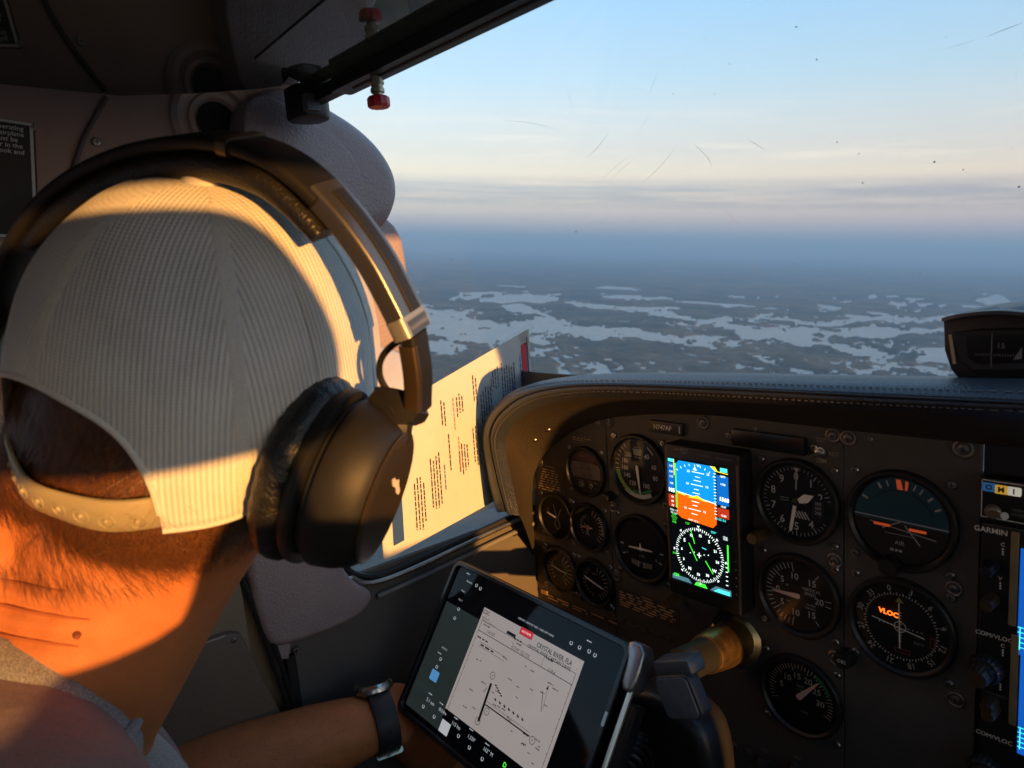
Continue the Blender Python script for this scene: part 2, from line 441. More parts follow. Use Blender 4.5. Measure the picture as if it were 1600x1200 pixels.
# ------------------------------------------------------------------ the country below
GROUND_Z = -480.0
HZ = 60000.0
def px_of(P):
    """earth points -> photograph pixels (used once, to lay the river system out on the ground)"""
    C = (np.asarray(P) @ np.array(TILT)) @ BX.T
    with np.errstate(all='ignore'):
        return np.where(C[:, 2] > 1e-6, 800 + FPX * C[:, 0] / C[:, 2], -1e5), np.where(C[:, 2] > 1e-6, 600 + FPX * C[:, 1] / C[:, 2], -1e5)
A = lambda pts: [(600 + x / 3.2, 350 + y / 3.2) for x, y in pts]
Bq = lambda pts: [(1100 + x / 2.858, 200 + y / 2.858) for x, y in pts]
WATERS = [
 A([(60,425),(205,420),(300,425),(430,445),(440,480),(640,490),(780,480),(900,470),(960,495),(1040,515),(1200,520),(1380,545),(1500,570),(1600,560),(1700,575),(1600,600),(1450,590),(1340,575),(1180,570),(1060,575),(900,555),(760,550),(600,590),(480,595),(400,585),(300,560),(215,540),(60,530)]),
 A([(600,405),(680,400),(760,440),(860,455),(960,490),(900,478),(800,465),(700,450),(620,430)]),
 A([(480,375),(560,365),(620,345),(720,345),(850,360),(860,378),(760,395),(680,385),(600,395),(490,395)]),
 A([(1085,365),(1180,352),(1290,355),(1270,370),(1180,378),(1090,375)]),
 A([(890,385),(1000,388),(1100,398),(1200,412),(1280,430),(1240,440),(1150,424),(1000,408),(900,396)]),
 A([(1310,430),(1400,435),(1500,470),(1600,480),(1700,490),(1600,498),(1480,490),(1390,465),(1320,445)]),
 A([(160,560),(260,585),(400,610),(405,632),(330,640),(240,655),(160,640)]),
 A([(950,690),(1000,668),(1050,690),(1040,720),(1120,745),(1180,760),(1150,790),(1000,775),(960,740),(975,710)]),
 A([(1060,680),(1150,652),(1190,665),(1185,692),(1100,694)]),
 A([(740,600),(800,610),(860,608),(800,640),(800,668),(755,665)]),
 A([(745,562),(860,570),(820,590),(750,590)]), A([(800,345),(880,340),(870,352),(810,355)]), A([(400,360),(470,350),(470,372),(410,375)]),
 A([(320,425),(440,420),(440,438),(330,440)]), A([(1200,420),(1280,425),(1270,440),(1210,435)]), A([(1140,712),(1200,715),(1190,735),(1145,730)]),
 Bq([(-40,868),(0,860),(90,848),(150,880),(260,888),(380,888),(480,908),(640,900),(760,888),(900,893),(1060,893),(1500,885),(1500,925),(1060,917),(900,922),(830,937),(700,932),(560,927),(480,942),(560,962),(640,985),(760,990),(830,1025),(720,1037),(640,1017),(560,987),(470,967),(380,957),(260,947),(150,912),(60,887),(-40,885)]),
 Bq([(310,848),(430,848),(560,853),(700,848),(850,853),(950,860),(900,870),(760,870),(700,882),(560,887),(440,872),(320,864)]),
 Bq([(710,806),(760,808),(820,833),(950,843),(1060,843),(1500,850),(1500,866),(1060,864),(940,860),(800,850),(740,832)]),
 Bq([(240,828),(310,820),(315,847),(250,850)]), Bq([(510,793),(630,796),(580,817),(520,812)]), Bq([(820,783),(900,773),(905,802),(830,802)]),
 Bq([(1230,765),(1300,738),(1340,758),(1400,790),(1330,797),(1250,787)]), Bq([(960,782),(1020,780),(1010,800),(970,798)]),
 Bq([(-50,925),(40,932),(30,962),(-50,965)]), Bq([(70,938),(170,938),(180,960),(110,970)]),
 Bq([(340,1062),(380,1075),(400,1093),(520,1103),(640,1103),(690,1113),(640,1142),(480,1132),(420,1112),(345,1097)]),
 Bq([(640,1062),(760,1057),(900,1072),(1060,1083),(1500,1090),(1500,1110),(1060,1102),(900,1100),(740,1082),(650,1087)]),
 Bq([(770,958),(850,948),(830,977),(790,982)]), Bq([(960,1000),(1060,978),(1300,970),(1400,1000),(1200,1050),(1060,1062),(970,1052),(1020,1030)]),
 Bq([(140,1073),(250,1078),(255,1097),(140,1092)]), Bq([(190,933),(260,933),(250,957),(200,954)]), Bq([(900,985),(950,970),(945,1000),(905,1005)]),
 Bq([(230,1010),(300,1015),(330,1032),(280,1035)]), Bq([(640,958),(710,960),(700,972),(645,974)]), Bq([(510,1022),(550,1022),(540,1035),(515,1036)]),
 Bq([(110,750),(190,752),(180,768),(120,765)]), Bq([(930,812),(980,812),(975,826),(935,824)]),
]
def vnoise(x, y, seed=0):
    """smooth value noise on a lattice"""
    tab = np.random.default_rng(seed).random((256, 256))
    xi, yi = np.floor(x).astype(int), np.floor(y).astype(int); fx, fy = x - xi, y - yi
    fx, fy = fx * fx * (3 - 2 * fx), fy * fy * (3 - 2 * fy); g = lambda a, b_: tab[a % 256, b_ % 256]
    return (g(xi, yi) * (1 - fx) + g(xi + 1, yi) * fx) * (1 - fy) + (g(xi, yi + 1) * (1 - fx) + g(xi + 1, yi + 1) * fx) * fy
def fbm(x, y, o=5, seed=0):
    s = 0; a = .5
    for i in range(o): s = s + a * (vnoise(x * 2 ** i, y * 2 ** i, seed + i) - .5); a *= .55
    return s
def in_poly(x, y, poly):
    c = np.zeros(x.shape, bool); n = len(poly)
    for i in range(n):
        (x1, y1), (x2, y2) = poly[i], poly[i - 1]
        c ^= ((y1 > y) != (y2 > y)) & (x < (x2 - x1) * (y - y1) / (y2 - y1 + 1e-12) + x1)
    return c
fwd = earth(ray(1100, 480)); az0 = math.atan2(fwd[0], fwd[1])
az = np.concatenate([az0 + np.linspace(R(-30), R(30), 1150), az0 + np.linspace(R(33), R(327), 90)])
dep = np.concatenate([np.linspace(math.atan2(-GROUND_Z, HZ), R(12.5), 300), R(np.array([13.5, 15, 18, 23, 30, 45, 70, 88])) if False else np.radians([13.5, 15, 18, 23, 30, 45, 70, 88])])
rad_ = -GROUND_Z / np.tan(dep)
AZ, RR = np.meshgrid(az, rad_)
gx, gy = RR * np.sin(AZ), RR * np.cos(AZ)
sh = gx.shape
qx, qy = px_of(np.stack([gx.ravel(), gy.ravel(), np.full(gx.size, GROUND_Z)], 1)); qx, qy = qx.reshape(sh), qy.reshape(sh)
k = np.clip((qy - 420) / 120, .25, 1.6)
wx = qx + 70 * k * fbm(qx / 40, qy / 11, 6, 3); wy = qy + 26 * k * fbm(qx / 30, qy / 9, 6, 11)
mask = np.zeros(sh, bool)
inview = (qx > 450) & (qx < 1750) & (qy > 300) & (qy < 760)
for poly in WATERS: mask |= inview & in_poly(wx, wy, poly)
# lesser creeks and ponds everywhere, from ground coordinates
gn = fbm(gx / 900 + 40, gy / 900 + 90, 6, 21) + .35 * fbm(gx / 260, gy / 260, 4, 33)
far = np.hypot(gx, gy)
ponds = (gn > np.where(inview, .235, .12)) & (far < np.where(inview, 9000, 60000))
mask |= ponds
crk = np.abs(fbm(gx / 1500 + 7, gy / 1500 + 3, 6, 51)); crk2 = np.abs(fbm(gx / 620 + 17, gy / 620 + 31, 6, 61)); wet = fbm(gx / 3000 + 2, gy / 3000 + 8, 3, 71)
mask |= inview & (far < 7500) & (((crk < .0075) & (wet > -.06)) | ((crk2 < .006) & (wet > .02)))
isl = fbm(qx / 15, qy / 4.5, 5, 81); isl2 = fbm(qx / 60, qy / 16, 4, 91)
near = np.zeros(sh, bool)
for dy_ in (-7, 7):
    for poly in WATERS: near |= inview & in_poly(wx + dy_ * 2.5, wy + dy_ * k, poly)
mask = (mask & ~((isl > .26) & inview)) | (near & (isl < -.15)) | (inview & (qy > 455) & (isl + .6 * isl2 < -.275))
fld = np.where(mask, -1.0, 1.0)
for _ in range(1):
    f2 = fld.copy(); f2[1:-1] = (fld[:-2] + 2 * fld[1:-1] + fld[2:]) / 4; fld = f2
    f2 = fld.copy(); f2[:, 1:-1] = (fld[:, :-2] + 2 * fld[:, 1:-1] + fld[:, 2:]) / 4; fld = f2
hgt = GROUND_Z + fld * 3.0 + (fld > 0) * 5 * np.clip(fbm(gx / 300, gy / 300, 4, 5) + .3, 0, 1)
LP = np.stack([gx, gy, hgt], -1)
nr, nc = sh
me = bpy.data.meshes.new('land')
idx = np.arange(nr * nc).reshape(nr, nc)
nxt = np.roll(idx, -1, 1)
q = np.stack([idx[:-1], idx[1:], nxt[1:], nxt[:-1]], -1).reshape(-1, 4)
me.vertices.add(nr * nc); me.vertices.foreach_set('co', LP.reshape(-1).astype(np.float32))
me.loops.add(q.size); me.loops.foreach_set('vertex_index', q.reshape(-1).astype(np.int32))
me.polygons.add(len(q)); me.polygons.foreach_set('loop_start', np.arange(0, q.size, 4, dtype=np.int32)); me.polygons.foreach_set('loop_total', np.full(len(q), 4, np.int32))
me.update(); me.validate()
me.polygons.foreach_set('use_smooth', [True] * len(me.polygons))
def land_mat():
    m = bpy.data.materials.new('marsh_and_forest'); m.use_nodes = True; N = m.node_tree.nodes; L = m.node_tree.links; p = N['Principled BSDF']
    p.inputs['Roughness'].default_value = 0.95; p.inputs['Specular IOR Level'].default_value = 0.1
    tc = N.new('ShaderNodeTexCoord')
    def nz(sc, d):
        n = N.new('ShaderNodeTexNoise'); n.inputs['Scale'].default_value = sc; n.inputs['Detail'].default_value = d; n.inputs['Roughness'].default_value = .62
        L.new(tc.outputs['Object'], n.inputs['Vector']); return n
    a, b_, c = nz(1 / 2600, 6), nz(1 / 380, 6), nz(1 / 60, 4)
    r1 = N.new('ShaderNodeValToRGB'); L.new(a.outputs['Fac'], r1.inputs[0]); e = r1.color_ramp.elements
    e[0].position = .36; e[0].color = (.014, .024, .014, 1); e[1].position = .64; e[1].color = (.13, .10, .055, 1)
    r2 = N.new('ShaderNodeValToRGB'); L.new(b_.outputs['Fac'], r2.inputs[0]); e = r2.color_ramp.elements
    e[0].position = .38; e[0].color = (.010, .018, .010, 1); e[1].position = .68; e[1].color = (.20, .15, .085, 1)
    mx = N.new('ShaderNodeMixRGB'); mx.inputs[0].default_value = .55; L.new(r1.outputs[0], mx.inputs[1]); L.new(r2.outputs[0], mx.inputs[2])
    r3 = N.new('ShaderNodeMapRange'); r3.inputs[1].default_value = .3; r3.inputs[2].default_value = .7; r3.inputs[3].default_value = .35; r3.inputs[4].default_value = 1.7; L.new(c.outputs['Fac'], r3.inputs[0])
    m2 = N.new('ShaderNodeMixRGB'); m2.blend_type = 'MULTIPLY'; m2.inputs[0].default_value = 1; L.new(mx.outputs[0], m2.inputs[1]); L.new(r3.outputs[0], m2.inputs[2])
    L.new(m2.outputs[0], p.inputs['Base Color']); return m
me.materials.append(land_mat())
land = bpy.data.objects.new('land', me); COL.objects.link(land); land['kind'] = 'structure'
land['label'] = 'flat dark marsh and woodland far below, cut by creeks'
wm = bpy.data.materials.new('creek_water'); wm.use_nodes = True
p = wm.node_tree.nodes['Principled BSDF']; p.inputs['Base Color'].default_value = (.09, .12, .135, 1); p.inputs['Roughness'].default_value = .12; p.inputs['IOR'].default_value = 1.33
_n = wm.node_tree.nodes.new('ShaderNodeTexNoise'); _n.inputs['Scale'].default_value = .02; _n.inputs['Detail'].default_value = 5
_t = wm.node_tree.nodes.new('ShaderNodeTexCoord'); wm.node_tree.links.new(_t.outputs['Object'], _n.inputs['Vector'])
_r = wm.node_tree.nodes.new('ShaderNodeMapRange'); _r.inputs[3].default_value = .10; _r.inputs[4].default_value = .30; wm.node_tree.links.new(_n.outputs['Fac'], _r.inputs[0]); wm.node_tree.links.new(_r.outputs[0], p.inputs['Roughness'])
mb = MB(); g = [(HZ * 1.01 * math.cos(2 * math.pi * i / 96), HZ * 1.01 * math.sin(2 * math.pi * i / 96), GROUND_Z) for i in range(96)]
mb.add(g + [(0, 0, GROUND_Z)], [(i, (i + 1) % 96, 96) for i in range(96)])
wme = mb.mesh('water', wm, smooth=False)
water = bpy.data.objects.new('water', wme); COL.objects.link(water); water['kind'] = 'structure'; water['label'] = 'pale winding creeks and lakes among the dark marsh'

# the air: one box of thin even haze round everything
hm = bpy.data.materials.new('thin_haze'); hm.use_nodes = True; N = hm.node_tree.nodes; N.clear()
o_ = N.new('ShaderNodeOutputMaterial'); v_ = N.new('ShaderNodeVolumePrincipled')
v_.inputs['Color'].default_value = (0.23, 0.53, 0.98, 1); v_.inputs['Density'].default_value = HAZE_DENSITY; v_.inputs['Anisotropy'].default_value = 0.0
hm.node_tree.links.new(v_.outputs[0], o_.inputs['Volume'])
mb = MB(); mb.box((0, 0, (GROUND_Z - 12 + HAZE_TOP) / 2), (HZ * 2.1, HZ * 2.1, HAZE_TOP - (GROUND_Z - 12)))
haze = bpy.data.objects.new('haze', mb.mesh('haze', hm, smooth=False)); COL.objects.link(haze); haze['kind'] = 'stuff'; haze['label'] = 'thin blue evening haze over the lowland'

# ------------------------------------------------------------------ cabin shell
XL, XR, XC = -0.70, 0.44, -0.13          # side walls, centre line
YP = 0.61                                 # instrument panel plane
M_mauve = leather('mauve_vinyl', (.31, .24, .235), .42, 420, .6)
M_taupe = leather('taupe_side_vinyl', (.42, .30, .245), .55, 460, .35)
M_liner = leather('headliner_vinyl', (.36, .33, .30), .75, 380, .3)
M_kick = leather('charcoal_kick_vinyl', (.115, .102, .092), .5, 600, .25)
M_door = leather('olive_brown_door_vinyl', (.23, .165, .10), .5, 520, .3)
M_black = mat('black_plastic', (.012, .012, .013), .42, var=.25, bump=.15, bscale=900)
M_rubber = mat('black_rubber', (.010, .010, .010), .6, var=.2)
M_alu = mat('satin_aluminium', (.55, .53, .50), .35, 1.0, var=.1, vscale=90, rvar=.1)
M_steel = mat('screw_steel', (.42, .40, .37), .32, 1.0, var=.15, vscale=400, rvar=.1)
M_carpet = mat('dark_carpet', (.02, .019, .018), .95, var=.3, vscale=300)

def slab(name, x, y, z, m, parent=None, kind='structure', label=None, cuts=0):
    mb = MB(); mb.box(((x[0] + x[1]) / 2, (y[0] + y[1]) / 2, (z[0] + z[1]) / 2), (x[1] - x[0], y[1] - y[0], z[1] - z[0]))
    o = mb.build(name, m, parent, smooth=False)
    if parent is None: tag(o, label, kind=kind)
    return o
slab('cabin_floor', (XL - .1, XR + .1), (-1.7, 1.3), (-1.06, -1.02), M_carpet, label='dark carpeted cabin floor')
slab('cabin_ceiling', (XL - .1, XR + .1), (-1.7, .335), (.205, .24), M_liner, label='dark vinyl headliner above the pilot')
rwall = slab('cabin_rear_wall', (XL - .1, XR + .1), (-1.72, -1.66), (-1.02, -.25), M_taupe, label='cabin wall behind the rear seats')
for x0_, x1_ in ((XL - .1, XL + .08), (XR - .08, XR + .1)): slab('window_post', (x0_, x1_), (-1.718, -1.662), (-.248, .203), M_taupe, rwall)
# left side: lower door panel, upper panel over the door window, rear
lw = slab('cabin_wall_left', (XL - .05, XL), (-1.66, -.45), (-1.02, -.25), M_taupe, label='taupe left cabin side behind the door')
for y0_, y1_ in ((-1.66, -1.5), (-.62, -.45)): slab('window_post', (XL - .05, XL), (y0_, y1_), (-.248, .203), M_taupe, lw)
slab('upper_side_panel', (XL - .05, XL), (-.45, .345), (.055, .205), leather('brown_side_vinyl', (.38, .25, .195), .55, 460, .35), lw)
slab('side_panel', (XL - .05, XL), (-.45, .245), (-1.02, -.225), M_door, lw)
# right side: windows and posts, with unseen fills added to limit the sun
M_rwall = leather('grey_beige_side_vinyl', (.44, .385, .35), .55, 460, .35)
rw = slab('cabin_wall_right', (XR, XR + .05), (-1.66, 1.1), (-1.02, -.452), M_rwall, label='taupe right cabin side beyond the camera')
for y0, y1 in RIGHT_POSTS: slab('window_post', (XR, XR + .05), (y0, y1), (-.248, .203), M_rwall, rw)
for y0, y1, z0, z1 in RIGHT_SUN_FILL: slab('sun_limit_fill', (XR + .002, XR + .048), (y0, y1), (z0, z1), M_rwall, rw)  # added fills trim the opening so sun lands only in chosen patches
mb = MB(); mb.prism([(.472, -.451), (.565, -.451), (.565, .203), (.33, .203), (.43, -.065), (.452, -.15), (.472, -.20)], .0, .05, 0, 1, Matrix(((0, 0, 1, XR), (1, 0, 0, 0), (0, 1, 0, 0), (0, 0, 0, 1)))); mb.build('forward_sun_cut_post', M_taupe, rw, smooth=False)  # unseen post, its outline shaped to keep sun off the panel
# firewall under the windscreen
slab('firewall', (XL - .1, XR + .1), (1.12, 1.16), (-1.02, -.32), M_black, label='dark firewall ahead of the instrument panel')

# kick panel below the windscreen sill, with screws
kp = thing('kick_panel', 'dark grey side trim panel below the windscreen sill', 'trim panel', (XL, .4, -.45))
mb = MB(); T = Matrix(((0, 0, 1, XL), (1, 0, 0, 0), (0, 1, 0, 0), (0, 0, 0, 1)))
def side_poly(pts, x): return [(PX(a, b_, x)[1], PX(a, b_, x)[2]) for a, b_ in pts]
mb.prism([(.25, -1.02), (.64, -1.02), (.64, -.316), (.25, -.316)], -.05, 0.0, .002, 1, T)
mb.build('trim_sheet', M_kick, kp, air=True)
scr = MB(); scr.lathe([(.0001, .0016), (.0026, .0014), (.0034, .0006), (.0036, 0)][::-1], 12, cap0=False)
scr.box((0, 0, .00165), (.0042, .0007, .0004), mi=1); scr.box((0, 0, .00168), (.0007, .0042, .0004), mi=1)
M_slot = mat('screw_slot_dark', (.01, .01, .01), .7)
SCREW = scr.mesh('screw', [M_steel, M_slot])
RX_ = Matrix(((0, 0, 1), (1, 0, 0), (0, 1, 0)))          # local z -> +x (out of the left wall)
def wall_screw(parent, px, py, x, s=1.0, name='screw'):
    p_ = Vector(PX(px, py, x)); o = put(name, SCREW, parent); o.matrix_basis = origin_of(parent).inverted() @ Matrix.Translation(p_) @ RX_.to_4x4() @ Matrix.Scale(s, 4); return o
for a, b_ in ((804, 833), (462, 1016)): wall_screw(kp, a, b_, XL + .001, 1.3)
mb = MB(); pts = [PX(a, b_, XL + .004) for a, b_ in ((452, 1024), (458, 1060), (466, 1120), (472, 1180))]
mb.tube(spline(pts, 12), .006, 8, flat=.6); mb.build('door_seal', M_rubber, kp, air=True)

# windscreen sill: rubber channel with a metal strip
sl = thing('windscreen_sill', 'black rubber and metal channel along the lower windscreen edge', 'window sill', (XL, .45, -.31))
sx = XL + .002
line = [PX(a, b_, sx) for a, b_ in ((533, 868), (541, 888), (560, 899), (592, 899), (640, 880), (700, 853), (760, 826), (812, 801), (840, 789))]
mb = MB(); mb.tube(spline(line, 40), .0042, 8); mb.build('rubber_channel', M_rubber, sl, air=True)
line2 = [(PX(a, b_, sx + .004)) for a, b_ in ((548, 902), (570, 911), (600, 906), (650, 886), (710, 858), (770, 830), (820, 807), (845, 796))]
mb = MB(); mb.tube(spline(line2, 40), .0032, 8); mb.build('metal_strip', M_alu, sl, air=True)
line3 = [(PX(a, b_, sx + .003)) for a, b_ in ((590, 932), (650, 905), (720, 872), (780, 843), (835, 817))]
mb = MB(); mb.tube(spline(line3, 30), .0030, 8); mb.build('lower_trim_bead', mat('grey_trim_bead', (.2, .19, .18), .4), sl, air=True)

# left door: outer panel lines and pocket
dr = thing('cabin_door', 'olive brown vinyl door panel with a stitched map pocket behind the pilot', 'door', (XL, 0, -.5))
mb = MB(); T = Matrix(((0, 0, 1, XL), (1, 0, 0, 0), (0, 1, 0, 0), (0, 0, 0, 1)))
mb.prism(rrect(.66, .70, .03) if False else [(-.44, -1.0), (.215, -1.0), (.215, -.235), (-.44, -.235)], .001, .012, .004, 3, T); mb.build('door_sheet', M_door, dr, air=True)
pk = side_poly(((255, 1020), (300, 1003), (355, 985), (372, 986), (440, 1120), (470, 1240), (100, 1300), (180, 1060)), XL + .012)
mb = MB(); mb.prism(pk, .0122, .022, .004, 3, T); mb.build('map_pocket', leather('dark_pocket_vinyl', (.14, .10, .068), .5, 520, .3), dr, air=True)
mb = MB(); pts = [PX(a, b_, XL + .0225) for a, b_ in ((262, 1026), (300, 1012), (352, 993))]; mb.tube(spline(pts, 10), .0009, 6); mb.build('pocket_stitching', mat('pale_thread', (.4, .35, .28), .8), dr, air=True)
wall_screw(dr, 366, 1001, XL + .0235, .8)
for pts in (((378, 905), (400, 960), (425, 1030), (452, 1110)), ((398, 900), (415, 965), (436, 1030), (462, 1110))):
    mb = MB(); mb.tube(spline([PX(a, b_, XL + .012) for a, b_ in pts], 16), .0028, 6); mb.build('door_edge_seal', M_rubber, dr, air=True)

# door post cover: mauve moulding from the wing root down to the sill
pc = thing('door_post_cover', 'mauve vinyl covered door post moulding beside the windscreen', 'pillar trim', (XL, .32, -.2))
base = side_poly(((440, 1012), (418, 1006), (402, 968), (388, 895)), XL + .015) + [(.222, -.20), (.232, -.10), (.250, .0), (.27, .085), (.33, .11)] + side_poly(((622, 340), (638, 420), (643, 500), (640, 560), (606, 640), (566, 740), (532, 850), (534, 885), (556, 912), (586, 926), (572, 955), (545, 973), (500, 992)), XL + .015)
mb = MB(); mb.prism(smooth_poly(base, 2).tolist(), -.0, .018, .008, 5, T); mb.build('post_moulding', M_mauve, pc, air=True)
mb = MB(); pl = side_poly(((428, 1010), (455, 1004), (452, 1030), (434, 1032)), XL + .012); mb.prism(pl, .001, .012, .002, 2, T); mb.build('clip_tab', M_mauve, pc, air=True)
wr = thing('wing_root_fairing', 'rounded mauve vinyl wing root fairing at the top of the windscreen', 'fairing', (XL, .3, .12))
o1 = side_poly(((392, 160), (405, 140), (430, 132), (465, 134), (515, 164), (563, 194), (600, 230), (622, 268), (627, 302), (618, 334), (604, 356), (560, 372), (480, 400), (430, 380), (395, 300)), XL + .03)
mb = MB(); mb.prism(smooth_poly(o1, 2).tolist(), -.02, .036, .022, 7, T); mb.build('lower_shell', M_mauve, wr, air=True)
o2 = side_poly(((380, 170), (395, 150), (425, 146), (470, 176), (528, 214), (560, 250), (575, 300), (560, 340), (480, 380), (420, 380), (385, 300)), XL + .04)
mb = MB(); mb.prism(smooth_poly(o2, 3).tolist(), .0, .0385, .003, 4, T); mb.build('upper_shell', M_mauve, wr, air=True)
# round cabin air outlet in the side panel
va = thing('air_outlet', 'round taupe air outlet ring with a dark mouth above the headset', 'air vent', PX(338, 190, XL + .001), RX_)
mb = MB(); mb.lathe([(.042, -.001), (.0405, .0036), (.036, .0064), (.031, .0056), (.0285, .0016), (.0270, .001), (.0250, .0036), (.0210, .0036), (.0190, .0004), (.0178, -.001)], 40, cap0=False, cap1=False); mb.build('ring', leather('outlet_ring_vinyl', (.42, .29, .24), .45, 460, .3), va)
mb = MB(); mb.lathe([(.0178, .0008), (.0001, .0004)], 32, cap0=False, cap1=False); mb.build('dark_mouth', mat('vent_dark', (.004, .004, .004), .8), va)
# seam and rivet on the taupe side panel, operating placard
sp = thing('side_panel_trim', 'thin curved wiring bead and screw on the taupe side panel', 'trim', PX(150, 200, XL + .002))
mb = MB(); mb.tube(spline([PX(a, b_, XL + .0015) for a, b_ in ((166, 152), (150, 180), (132, 214), (118, 252), (110, 290))], 20), .0022, 8); mb.build('bead', mat('brown_bead', (.10, .07, .055), .5), sp, air=True)
wall_screw(sp, 151, 222, XL + .001, 1.1)
pq = thing('operating_placard', 'black operating limitations placard with white border and lettering', 'placard', PX(30, 280, XL + .001))
def panel_T(px0, px1, px2, x):
    """frame on the left wall: origin px0, local x towards px1"""
    o = Vector(PX(*px0, x)); ey = (Vector(PX(*px2, x)) - o).normalized(); ex = (Vector(PX(*px1, x)) - o); ex = (ex - ey * ex.dot(ey)).normalized(); ez = ex.cross(ey)
    return Matrix(((ex.x, ey.x, ez.x, o.x), (ex.y, ey.y, ez.y, o.y), (ex.z, ey.z, ez.z, o.z), (0, 0, 0, 1)))
T2 = panel_T((62, 376), (-40, 378), (54, 194), XL + .001); inv = T2.inverted()
Wp, Hp = .13, (inv @ Vector(PX(59, 194, XL + .001))).y
T2 = panel_T((62, 376), (200, 373), (54, 194), XL + .001)
mb = MB(); mb.prism([(-Wp, 0), (0, 0), (0, Hp), (-Wp, Hp)], 0, .0012, .0003, 1, T2); mb.build('plate', mat('placard_black', (.008, .008, .008), .45), pq, air=True)
M_white = mat('printed_white', (.62, .60, .55), .6, var=.15, vscale=300)
mb = MB(); bw = .0016
for a in (((-Wp, bw), (-bw, bw)), ((-bw * 1.6, bw), (-bw * 1.6, Hp - bw)), ((-Wp, Hp - bw), (-bw, Hp - bw))): bar(mb, *a[0], *a[1], bw * 1.4, .0016)
mb.v = [tuple(T2 @ Vector(p_)) for p_ in mb.v]; mb.build('border', M_white, pq, air=True)
mb = MB(); tw = Hp / 20.5
for i, s_ in enumerate(('operating', 'is airplane', 'must be', 'e or in the', 'dbook and')):
    add_text(mb, s_, tw * 1.12, -.0078 - (0, 0, .004, .001, .0)[i], Hp - .0062 - i * tw * 1.02, .0017, 0, 'RIGHT', bold=.00006)
mb2 = MB(); add_text(mb2, 'ns', tw * 1.1, -.0300, .0135, .0017, 0, 'RIGHT'); mb2.v = [tuple(T2 @ Vector(p_)) for p_ in mb2.v]; mb2.build('lower_lettering', M_white, pq, air=True, smooth=False)
mb.v = [tuple(T2 @ Vector(p_)) for p_ in mb.v]; mb.build('lettering', M_white, pq, air=True, smooth=False)
for a, b_ in ((52, 199),): wall_screw(pq, a, b_, XL + .0022, .7)

# ------------------------------------------------------------------ windscreen
def mirror(P): Q = np.array(P, float); Q[:, 0] = 2 * XC - Q[:, 0]; return Q[::-1]
bl = np.array([(-.706, .30, -.312), (-.706, .46, -.312), (-.703, .62, -.312), (-.66, .84, -.305), (-.52, 1.0, -.29), (-.32, 1.07, -.28), (-.13, 1.09, -.275)])
tl = np.array([(-.700, .345, .20), (-.67, .385, .205), (-.62, .405, .21), (-.55, .42, .215), (-.42, .43, .22), (-.28, .435, .225), (-.13, .44, .228)])
bot = spline(np.vstack([bl, mirror(bl)[1:]]), 41); top = spline(np.vstack([tl, mirror(tl)[1:]]), 41)
W_ = []
for v in np.linspace(0, 1, 17):
    row = bot * (1 - v) + top * v; bul = .06 * math.sin(math.pi * v); c = np.array([XC, .3, 0]); d = row - c; d[:, 2] = 0; d /= np.linalg.norm(d, axis=1)[:, None]
    row = row + d * bul * np.array([min(1, i / 8, (40 - i) / 8) for i in range(41)])[:, None]; W_.append(row)
ws = thing('windscreen', 'scratched clear acrylic windscreen wrapping round the cockpit front', 'windscreen', (XC, 1.09, -.28))
mb = MB(); mb.grid(np.array(W_)); pane = mb.build('acrylic_pane', clear_pane('acrylic', (.97, .985, .985), 1.22, .01, .018, 30), ws, air=True)
glass_bvh = BVHTree.FromPolygons([Vector(p_) for p_ in mb.v], mb.f)
def on_glass(px, py, off=.0012):
    d = Vector(ray(px, py)).normalized(); h = glass_bvh.ray_cast(Vector((0, 0, 0)), d)
    return None if h[0] is None else np.array(h[0]) - np.array(d) * off
def scratch(mb, pts, w):
    P = [on_glass(*p_) for p_ in pts]
    if any(x is None for x in P): return
    P = spline(P, 8); mb.tube(P, [w * (.25 + math.sin(math.pi * i / 7)) for i in range(8)], 4)
sd = MB()
for pts, w in ((((785, 188), (830, 192), (874, 204)), .00022), (((915, 247), (932, 232), (952, 206)), .0003), (((1005, 284), (1030, 262), (1057, 228)), .00026), (((934, 286), (960, 262), (990, 238)), .00016), (((946, 287), (972, 264), (998, 240)), .00016),
               (((1085, 226), (1096, 236), (1108, 250)), .0003), (((1132, 326), (1145, 342), (1160, 356)), .0003), (((1168, 218), (1182, 226), (1198, 236)), .0003), (((1540, 58), (1570, 46), (1602, 34)), .0003), (((1102, 240), (1108, 250), (1112, 262)), .0003),
               (((1470, 78), (1500, 70), (1530, 60)), .00012), (((1168, 395), (1180, 415), (1192, 440)), .0002), (((1012, 150), (1020, 132), (1030, 108)), .00012), (((880, 120), (892, 160), (900, 190)), .0001), (((992, 214), (1004, 196), (1018, 172)), .00012)):
    sd = MB(); scratch(sd, pts, w * .40)
    if sd.v: sd.build('scratch', mat('scratch_dark', (.30, .31, .33), .7), ws, air=True)
r_ = random.Random(4)
sd = MB(); sl_ = MB()
spots = [(1460, 253, 3), (1244, 42, 2.4), (1276, 93, 2), (1308, 222, 2), (900, 362, 3), (1505, 265, 2), (1592, 292, 3), (1342, 240, 2), (1348, 286, 2.6), (705, 405, 2.4), (1140, 100, 1.6)] + [(r_.uniform(660, 1590), r_.uniform(10, 560), r_.uniform(.6, 1.5)) for _ in range(60)]
for x, y, s_ in spots:
    P = on_glass(x, y)
    if P is not None: sd.ball(P, (.00032 * s_, .00032 * s_, .00018 * s_ + r_.random() * .0003), n=6)
